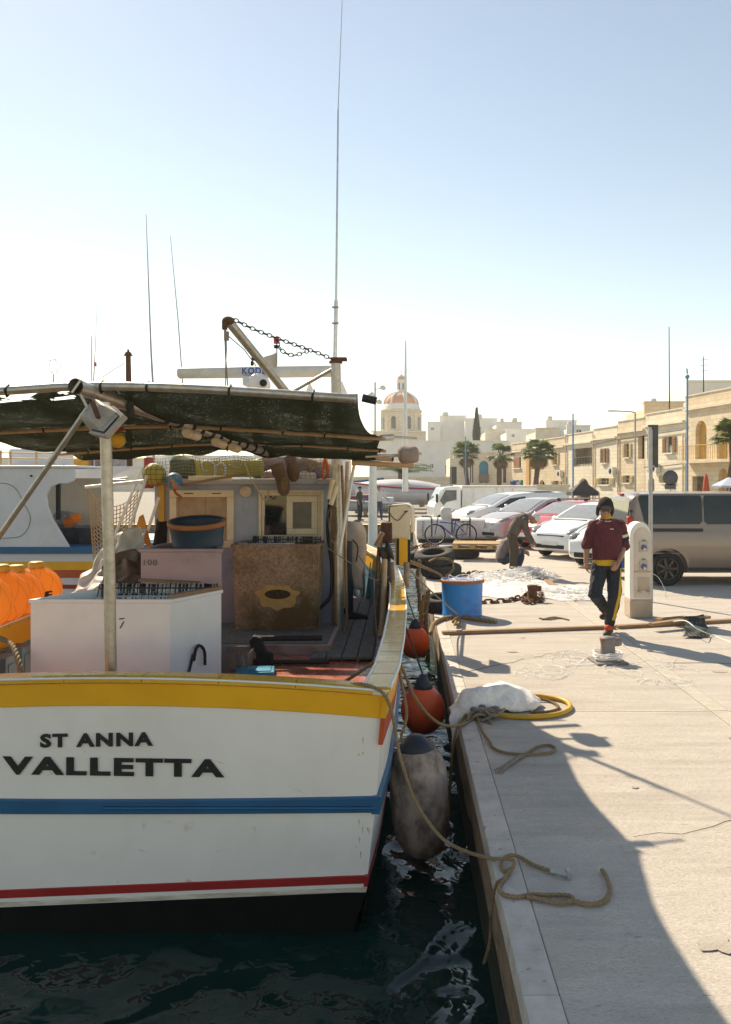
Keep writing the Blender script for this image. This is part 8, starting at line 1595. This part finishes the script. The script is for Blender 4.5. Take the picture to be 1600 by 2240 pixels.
# ================================================================== church
ch = thing('domed_church', 'limestone church with a red ribbed dome and lantern above the rooftops', 'church', (0, 250, 0))
CY = 240.0; K = CY/FPX; cx = (878-VX)*K
def cz(py): return HC-(py-VY)*K
MB().lathe([(43*K, cz(975)), (43*K, cz(904)), (45.5*K, cz(903)), (46*K, cz(898)), (43*K, cz(897))], (cx, CY, 0), 16, smooth=False).build('drum', M_['stone'], ch)
for k in range(8):
    a = math.pi/8+2*math.pi*k/8; d_ = V((math.cos(a), math.sin(a), 0)); sd = V((-d_.y, d_.x, 0)); q = V((cx, CY, 0))+d_*42.4*K
    MB().prism([(-5*K, cz(940)), (5*K, cz(940)), (5*K, cz(918))]+[(5*K*math.cos(t_), cz(918)+5*K*math.sin(t_)) for t_ in [math.pi*i/6 for i in range(1, 6)]]+[(-5*K, cz(918))], d_*1.2*K, O=q-d_*0.3*K, ax=sd, ay=(0, 0, 1)).build('drum_window', M_['window'], ch)
    MB().beam(V((cx, CY, cz(970)))+V((math.cos(a+math.pi/8), math.sin(a+math.pi/8), 0))*43*K, V((cx, CY, cz(905)))+V((math.cos(a+math.pi/8), math.sin(a+math.pi/8), 0))*43*K, 5*K, 4*K, up=V((math.cos(a+math.pi/8), math.sin(a+math.pi/8), 0))).build('pilaster', M_['stonepale'], ch)
MB().lathe([(43*K, cz(898)), (40*K, cz(888)), (37*K, cz(884))], (cx, CY, 0), 32).build('dome_base', M_['render'], ch)
dp = [(38*K*math.cos(t_), cz(886)+(886-858)*K*math.sin(t_)) for t_ in [math.pi/2*i/10*0.87 for i in range(11)]]
MB().lathe(dp, (cx, CY, 0), 32).build('dome', M_['dome'], ch)
for k in range(8):
    a = 2*math.pi*k/8+0.2; MB().tube([V((cx+r*math.cos(a)*1.01, CY+r*math.sin(a)*1.01, z+0.1)) for r, z in dp], 2.0*K, 6).build('dome_rib', M_['render'], ch)
MB().lathe([(11*K, cz(862)), (11*K, cz(857)), (8.5*K, cz(856)), (8.5*K, cz(836)), (10.5*K, cz(835)), (10.5*K, cz(832)), (9*K, cz(831)), (7.5*K, cz(824)), (3*K, cz(820)), (0.5*K, cz(818))], (cx, CY, 0), 12).build('lantern', M_['render'], ch)
MB().lathe([(9.2*K, cz(831)), (8*K, cz(825)), (4*K, cz(821)), (0.5*K, cz(819))], (cx, CY, 0), 16).build('lantern_cap', M_['dome'], ch)
for k in range(6): a = 2*math.pi*k/6; MB().box((cx+8.4*K*math.cos(a), CY+8.4*K*math.sin(a), cz(846)), (0.2*K*8, 3*K, 14*K), Matrix.Rotation(a, 3, 'Z')).build('lantern_opening', M_['window'], ch)
MB().box((cx, CY, cz(813)), (0.8*K, 0.8*K, 10*K)).box((cx, CY, cz(812)), (5*K, 0.8*K, 0.9*K)).build('cross', M_['black'], ch)
a, b = (818-VX)*K, (1016-VX)*K; MB().box(((a+b)/2, CY, cz(948)/2), (b-a, 60*K*1.6, cz(948))).build('nave', M_['stone'], ch)
MB().box(((a+b)/2, CY-50*K, cz(947)), (b-a+1, 3*K, 3*K)).build('nave_cornice', M_['stonepale'], ch)
for px, py in ((678, 838), (748, 834)):
    x = (px-VX)*K; tw_ = MB().box((x, CY, cz(866)/2), (24*K, 24*K, cz(866))).build('bell_tower', M_['stone'], ch); MB().lathe([(14*K, cz(866)), (13*K, cz(862)), (1*K, cz(py))], (x, CY, 0), 8, smooth=False).build('tower_spire', M_['stonepale'], tw_)
# ================================================================== palms and cypress
def fan_palm(label, loc, H_, Rc, seed, skirt=True, nf=34, group='fan palms along the front'):
    t = thing('fan_palm', label, 'palm', loc, group, local=True); rr = random.Random(seed); pts = [V((0.03*H_*math.sin(k*0.6+seed), 0, H_*k/8)) for k in range(9)]
    MB().tube(pts, [0.26-0.012*k+0.02*(k % 2) for k in range(9)], 12).build('trunk', M_['trunk'], t)
    top = pts[-1]; cr = MB(); dd = MB()
    def frond(m_, az, el, pl, fr, droop=0.0):
        d0 = V((math.cos(az)*math.cos(el), math.sin(az)*math.cos(el), math.sin(el))); b_ = top+d0*pl+V((0, 0, -droop)); m_.tube([top, top+d0*pl*0.6, b_], 0.025, 4, cap=False)
        sd = d0.cross(V((0, 0, 1))); sd = sd.normalized() if sd.length > 0.01 else V((1, 0, 0)); up_ = sd.cross(d0)
        for k in range(17):
            a = -1.5+3.0*k/16; q = d0*math.cos(a)+sd*math.sin(a); tip = b_+q*fr*rr.uniform(0.85, 1.05)+V((0, 0, -fr*0.28*rr.uniform(0.5, 1.3))); mid = b_+q*fr*0.55+up_*0.03; wv_ = (sd*math.cos(a)-d0*math.sin(a))*fr*0.075
            m_.add([b_, mid-wv_, mid+wv_, tip], [(0, 1, 2), (1, 3, 2)])
    for k in range(nf): frond(cr, k*2.39996+rr.uniform(-.2, .2), rr.uniform(-0.35, 1.25), Rc*0.5*rr.uniform(0.8, 1.1), Rc*0.55*rr.uniform(0.85, 1.1))
    cr.build('crown', M_['leaf'], t, kind='stuff')
    if skirt:
        for k in range(16): frond(dd, k*2.39996, rr.uniform(-1.45, -0.8), Rc*0.35, Rc*0.42)
        dd.build('dead_skirt', M_['deadleaf'], t, kind='stuff')
    return t
fan_palm('fan palm with a thick brown skirt before the blue arched window', P(1022, 1100, 80)*V((1, 1, 0)) if False else V((P(1022, 1100, 80).x, 80, 0)), 4.6, 1.75, 1)
fan_palm('thin-crowned fan palm between the blue window and the dark doorway', V((P(1094, 1100, 80).x, 80, 0)), 4.4, 1.7, 2, nf=22)
fan_palm('largest fan palm before the orange pilaster', V((P(1176, 1100, 68).x, 68, 0)), 4.3, 1.75, 3, nf=32)
fan_palm('fan palm cut by the picture edge before the arched balcony', V((P(1600, 1100, 38).x, 38, 0)), 4.0, 1.2, 4, skirt=False)
# feathery date palm behind the canopy end
dp_ = thing('date_palm', 'low feathery date palm behind the end of the canopy', 'palm', V((P(880, 1080, 60).x, 60, 0)), local=True); cr = MB(); rr = random.Random(11)
MB().tube([(0, 0, 0), (0, 0, 2.6)], [0.35, 0.3], 10).build('trunk', M_['trunk'], dp_)
for k in range(34):
    az = k*2.39996; el = rr.uniform(0.1, 1.1); Lf = rr.uniform(1.8, 2.5); pts = []
    for i in range(9): f = i/8; pts.append(V((math.cos(az)*Lf*f*math.cos(el*(1-f*0.8)), math.sin(az)*Lf*f*math.cos(el*(1-f*0.8)), 2.6+Lf*f*math.sin(el)*(1-0.75*f))))
    cr.tube(pts, 0.02, 4, cap=False)
    for i in range(1, 9):
        d0 = (pts[i]-pts[i-1]).normalized(); sd = d0.cross(V((0, 0, 1))).normalized()
        for h in (0, 0.5):
            b_ = pts[i-1].lerp(pts[i], h)
            for sg in (-1, 1): tip = b_+(sd*sg*0.42+d0*0.30)*rr.uniform(0.8, 1.1)+V((0, 0, -0.12)); cr.add([b_, b_+d0*0.06, tip], [(0, 1, 2)])
cr.build('crown', M_['leaf'], dp_, kind='stuff')
cy = thing('cypress_tree', 'dark narrow cypress standing among the white blocks', 'tree', V((P(1043, 966, 130).x, 130, 3)), local=True); kk = 130/FPX
MB().tube([(0, 0, -3), (0, 0, 7)], [0.3, 0.08], 8).build('trunk', M_['trunk'], cy); cr = MB(); rr = random.Random(3)
zz0, zz1 = HC-(966-VY)*kk-3, HC-(896-VY)*kk-3
for k in range(3200):
    f = rr.random()**0.8; rad_ = (10*kk)*(math.sin(math.pi*min(1, 0.25+f*0.75))**0.8*(1-0.75*f)+0.08)*rr.uniform(0.55, 1.05); a = rr.uniform(0, 6.283); p_ = V((rad_*math.cos(a), rad_*math.sin(a), zz0+(zz1-zz0)*f)); q = V((rr.uniform(-.2, .2), rr.uniform(-.2, .2), rr.uniform(0.15, 0.5)))
    s_ = V((math.cos(a+1.57), math.sin(a+1.57), 0))*0.11; cr.add([p_-s_, p_+s_, p_+q], [(0, 1, 2)])
cr.build('crown', mat('cypress_green', (0.030, 0.042, 0.018), (0.045, 0.055, 0.022), 0.8, scale=2), cy, kind='stuff')
# ================================================================== posts, lamps, signs, shades
bpm = mat('blue_pole_paint', (0.10, 0.30, 0.50), (0.08, 0.25, 0.44), 0.5)
def pole(name, label, cat, px, y0, y1, Y, r, m_, extra=None):
    a = P(px, y1, Y); t = thing(name, label, cat, (a.x, Y, 0)); MB().tube([(a.x, Y, 0), P(px, y0, Y)], [r, r*0.8], 10).build('post', m_, t)
    if extra: extra(t)
    return t
pole('flagpole', 'plain blue flagpole before the loggia house', 'flagpole', 1254, 905, 1075, 50, 0.06, bpm)
def topb(t):
    MB().sphere(P(1504, 824, 40), 0.11, 14, 10).build('ball_finial', bpm, t); MB().tube([P(1504, 818, 40), P(1503, 806, 40)], 0.03, 6).build('finial_spike', M_['black'], t)
pole('flagpole', 'tall blue flagpole with a ball finial before the ochre-trimmed house', 'flagpole', 1504, 820, 1080, 40, 0.055, bpm, topb)
pole('flagpole', 'blue flagpole behind the first fan palm', 'flagpole', 1019, 955, 1080, 75, 0.07, bpm)
def arm(t):
    MB().tube(smooth_path([P(1390, 906, 45), P(1388, 902, 45), P(1370, 900, 45), P(1345, 899, 45)], 4), 0.035, 8).build('lamp_arm', M_['galv'], t); MB().box(P(1340, 899, 45), (0.5, 0.2, 0.07)).build('lamp_head', M_['galv'], t, bevel=0.02)
pole('street_lamp', 'grey street lamp with an arm reaching over the houses', 'lamp post', 1390, 905, 1075, 45, 0.06, M_['galv'], arm)
def three(t):
    for x, y, sg in ((838, 848, 1), (812, 863, -1), (830, 879, 1)):
        c0 = P(x, y, 55); l_ = MB().sphere(c0, (0.22, 0.2, 0.17), 14, 10, Matrix.Rotation(R(30*sg), 3, 'Y')).build('lamp_head', M_['white_p'], t); MB().tube([P(821, y+4, 55), c0], 0.03, 6).build('lamp_arm', M_['galv'], l_)
pole('street_lamp', 'post with three round floodlights beside the church dome', 'lamp post', 821, 836, 1090, 55, 0.07, M_['galv'], three)
def sgn(t):
    MB().box(P(1429, 976, 13.6), (0.17, 0.03, 0.72)).build('sign_board', mat('dark_sign_back', (0.05, 0.045, 0.045), (0.08, 0.07, 0.065), 0.5), t, bevel=0.004); MB().box(P(1422, 980, 13.5), (0.05, 0.03, 0.70)).build('sign_spine', M_['galv'], t); MB().box(P(1426, 1020, 13.52), (0.09, 0.02, 0.03)).build('sign_bracket', M_['galv'], t)
pole('tall_sign', 'tall narrow dark signboard on a grey post behind the pedestal', 'sign', 1424, 940, 1140, 13.55, 0.038, M_['galv'], sgn)
def rnd(t):
    MB().lathe([(0.001, -0.01), (0.30, -0.01), (0.30, 0.01), (0.001, 0.01)], P(1467, 1045, 32), 24, Matrix.Rotation(R(90), 3, 'X')).build('sign_disc', mat('grey_sign_back', (0.09, 0.09, 0.10), rough=0.5), t); MB().box(P(1467, 1064, 32), (0.44, 0.02, 0.2)).build('sign_plate', MATS['grey_sign_back'], t)
pole('road_sign', 'back of a round road sign above the passenger van', 'sign', 1467, 1036, 1080, 32.05, 0.03, M_['galv'], rnd)
def sg2(t): MB().box(P(992, 1040, 60), (0.5, 0.06, 1.3)).build('sign_board', MATS['dark_sign_back'], t)
pole('tall_sign', 'dark board on a post beside the box truck', 'sign', 987, 1018, 1110, 60, 0.06, M_['galv'], sg2)
def greeno(t): MB().box(P(1142, 1065, 42), (0.10, 0.2, 0.7)).build('green_panel', mat('green_panel', (0.03, 0.13, 0.06), rough=0.5), t)
pole('green_pump', 'green post panel beside the box truck tail', 'post', 1142, 1050, 1095, 42, 0.05, M_['galv'], greeno)
tag(MB().box(P(1130, 1060, 46), (0.7, 0.1, 0.5)).build('blue_banner', mat('blue_white_banner', (0.05, 0.07, 0.22), (0.5, 0.5, 0.55), 0.6, scale=5, mixpos=(0.48, 0.52)), bevel=0.01), 'blue and white banner above the truck tail', 'banner')
for px, y0, Y, lab in ((1465, 715, 62, 'tall thin aerial on the roof room'), (1540, 780, 60, 'aerial mast with crossbars on the ochre-trimmed house')):
    t = thing('roof_aerial', lab, 'aerial', P(px, 890, Y), 'roof aerials'); MB().tube([P(px, 900, Y), P(px-1, y0, Y)], [0.05, 0.03], 6).build('rod', M_['black'], t)
    if px == 1540:
        for y in (788, 800, 812): MB().tube([P(1530, y, Y), P(1550, y-2, Y)], 0.02, 4).build('crossbar', M_['galv'], t)
gz = thing('gazebo', 'black pointed gazebo roof behind the parked cars', 'gazebo', P(1275, 1130, 36)*V((1, 1, 0))); k36 = 36/FPX; gx = P(1275, 1050, 36).x; gm = mat('black_canvas', (0.025, 0.022, 0.022), (0.04, 0.035, 0.034), 0.8)
zE, zT = HC-(1076-VY)*k36, HC-(1051-VY)*k36; hw_ = 29*k36
mb = MB(); cs = [V((gx+sx*hw_, 36+sy*hw_, zE)) for sx, sy in ((-1, -1), (1, -1), (1, 1), (-1, 1))]; ap = V((gx, 36, zT))
for i in range(4): mb.add([cs[i], cs[(i+1) % 4], ap], [(0, 1, 2)])
mb.build('roof', gm, gz); mb = MB()
for i in range(4):
    a, b = cs[i], cs[(i+1) % 4]; mb.add([a, b, b-V((0, 0, 0.16)), a-V((0, 0, 0.16))], [(0, 1, 2, 3)])
mb.build('valance', gm, gz)
for c_ in cs: MB().tube([c_, V((c_.x, c_.y, 0))], 0.03, 6).build('leg', M_['galv'], gz)
pr = thing('parasol', 'pale blue parasol at the picture edge above the van', 'parasol', V((P(1595, 1060, 34).x, 34, 0))); px_ = P(1595, 1060, 34).x
MB().lathe([(1.0*0.75, HC-(1062-VY)*34/FPX-0.08), (0.75, HC-(1062-VY)*34/FPX), (0.02, HC-(1044-VY)*34/FPX)], (px_, 34, 0), 8, smooth=False).build('canopy', mat('pale_blue_canvas', (0.50, 0.56, 0.66), rough=0.8), pr); MB().tube([(px_, 34, 0), (px_, 34, 2.1)], 0.03, 6).build('pole', M_['galv'], pr)
cp = V((P(1545, 1060, 38).x, 38, 0)); t = thing('folded_parasol', 'folded red parasol standing over the van roof', 'parasol', cp); MB().lathe([(0.03, 2.35), (0.10, 2.15), (0.17, 1.5), (0.13, 1.35), (0.03, 1.3)], cp, 12).build('canvas', mat('red_canvas', (0.55, 0.09, 0.04), rough=0.8), t); MB().tube([cp, cp+V((0, 0, 1.5))], 0.03, 6).build('pole', M_['galv'], t)
t = stander('white-haired man leaning from the shuttered window', V(((TA+TAX*tu(1465)[0]-TN*0.25).x, (TA+TAX*tu(1465)[0]-TN*0.25).y, tz(1465, 990)-0.95)), mat('pale_shirt', (0.62, 0.60, 0.58)), navyc, 0.3, R(-60))
block('far_building', 'long cream building across the harbour behind the far white boat', -260, 330, 1004, 150, M_['stonepale_f'], 12, 0, [(20, 30, 1018, 1030), (60, 70, 1018, 1030), (150, 160, 1018, 1030), (225, 235, 1018, 1030)])
block('far_building', 'white building across the harbour behind the cabin roof', 320, 760, 998, 160, M_['render'], 12, 0, [(440, 450, 1012, 1026), (560, 570, 1012, 1026)])
# rooftop clutter, pipes and cables
tnk = mat('roof_tank_white', (0.70, 0.69, 0.66), (0.60, 0.58, 0.55), 0.7)
for k, (px, py, Y, w_, h_, lab) in enumerate(((1128, 922, 172, 1.6, 1.5, 'white water tank on the pale block right of the cypress'), (1100, 921, 172, 1.1, 1.2, 'small water tank above the first palm'), (975, 908, 188, 2.0, 1.4, 'water tank on the big white block'), (1050, 914, 183, 1.8, 1.6, 'water tank just right of the cypress top'), (1250, 930, 124, 1.0, 1.1, 'water tank on the low white house'), (1206, 919, 129, 1.2, 1.3, 'water tank behind the loggia house'), (1440, 880, 65, 0.7, 0.8, 'water tank on the stone roof room'))):
    a = P(px, py, Y); tag(MB().lathe([(0.001, 0), (w_*0.35, 0), (w_*0.35, h_*0.5), (w_*0.24, h_*0.6), (0.001, h_*0.6)], (a.x, Y+1.2, a.z-0.05), 14).build('roof_tank', tnk), lab, 'tank', 'rooftop water tanks')
cab_ = mat('facade_cable', (0.10, 0.09, 0.08))
for k, (pts, lab) in enumerate((([(1299, 972), (1350, 962), (1410, 953), (1498, 940)], 'cable sagging along the cornice of the shuttered houses'), ([(1122, 985), (1180, 982), (1238, 974), (1297, 966)], 'cable strung along the house with the orange pilaster'), ([(1412, 1022), (1455, 1019), (1499, 1014)], 'low cable across the house with the leaning man'))):
    tag(MB().tube(smooth_path([TA+TAX*tu(x)[0]+TN*0.12+V((0, 0, tz(x, y))) for x, y in pts], 6), 0.035, 5).build('facade_cable', cab_), lab, 'cable')
for k, (px, lab) in enumerate(((1300, 'drainpipe at the corner of the dark-window house'), (1354, 'drainpipe between the cream-shuttered and dark-window houses'), (1497, 'drainpipe where the tall ochre-trimmed house begins'), (1240, 'drainpipe beside the loggia house'))):
    zt_ = tz(px, 950); tag(MB().tube([TA+TAX*tu(px)[0]+TN*0.09, TA+TAX*tu(px)[0]+TN*0.09+V((0, 0, zt_))], 0.06, 6).build('drainpipe', M_['stone']), lab, 'drainpipe', 'drainpipes on the terrace')
for k, (px, py, lab) in enumerate(((1345, 1030, 'air conditioner box between ground windows of the terrace'), (1440, 1024, 'air conditioner box under the leaning man'), (1230, 1036, 'air conditioner box beside the loggia arch'))):
    c0 = TA+TAX*tu(px)[0]+TN*0.22+V((0, 0, tz(px, py))); t = thing('air_conditioner', lab, 'air conditioner', c0, 'air conditioners on the terrace'); MB().beam(c0-TAX*0.42, c0+TAX*0.42, 0.34, 0.6).build('casing', tnk, t); MB().lathe([(0.001, 0), (0.22, 0), (0.22, 0.02), (0.001, 0.02)], c0+TN*0.175, 16, TN.to_track_quat('Z', 'Y').to_matrix()).build('fan_grille', M_['black'], t)
# ================================================================== sea haze over the harbour
hz = bpy.data.materials.new('haze_air'); hz.use_nodes = True; N = hz.node_tree.nodes; N.remove(N['Principled BSDF'])
pv = N.new('ShaderNodeVolumePrincipled'); pv.inputs['Color'].default_value = (0.96, 0.97, 1.0, 1); pv.inputs['Density'].default_value = 0.0006; pv.inputs['Anisotropy'].default_value = 0.3
hz.node_tree.links.new(pv.outputs[0], N['Material Output'].inputs['Volume'])
HZ = MB().box((60, 130, 18), (640, 420, 44)).build('haze', hz); HZ['kind'] = 'stuff'
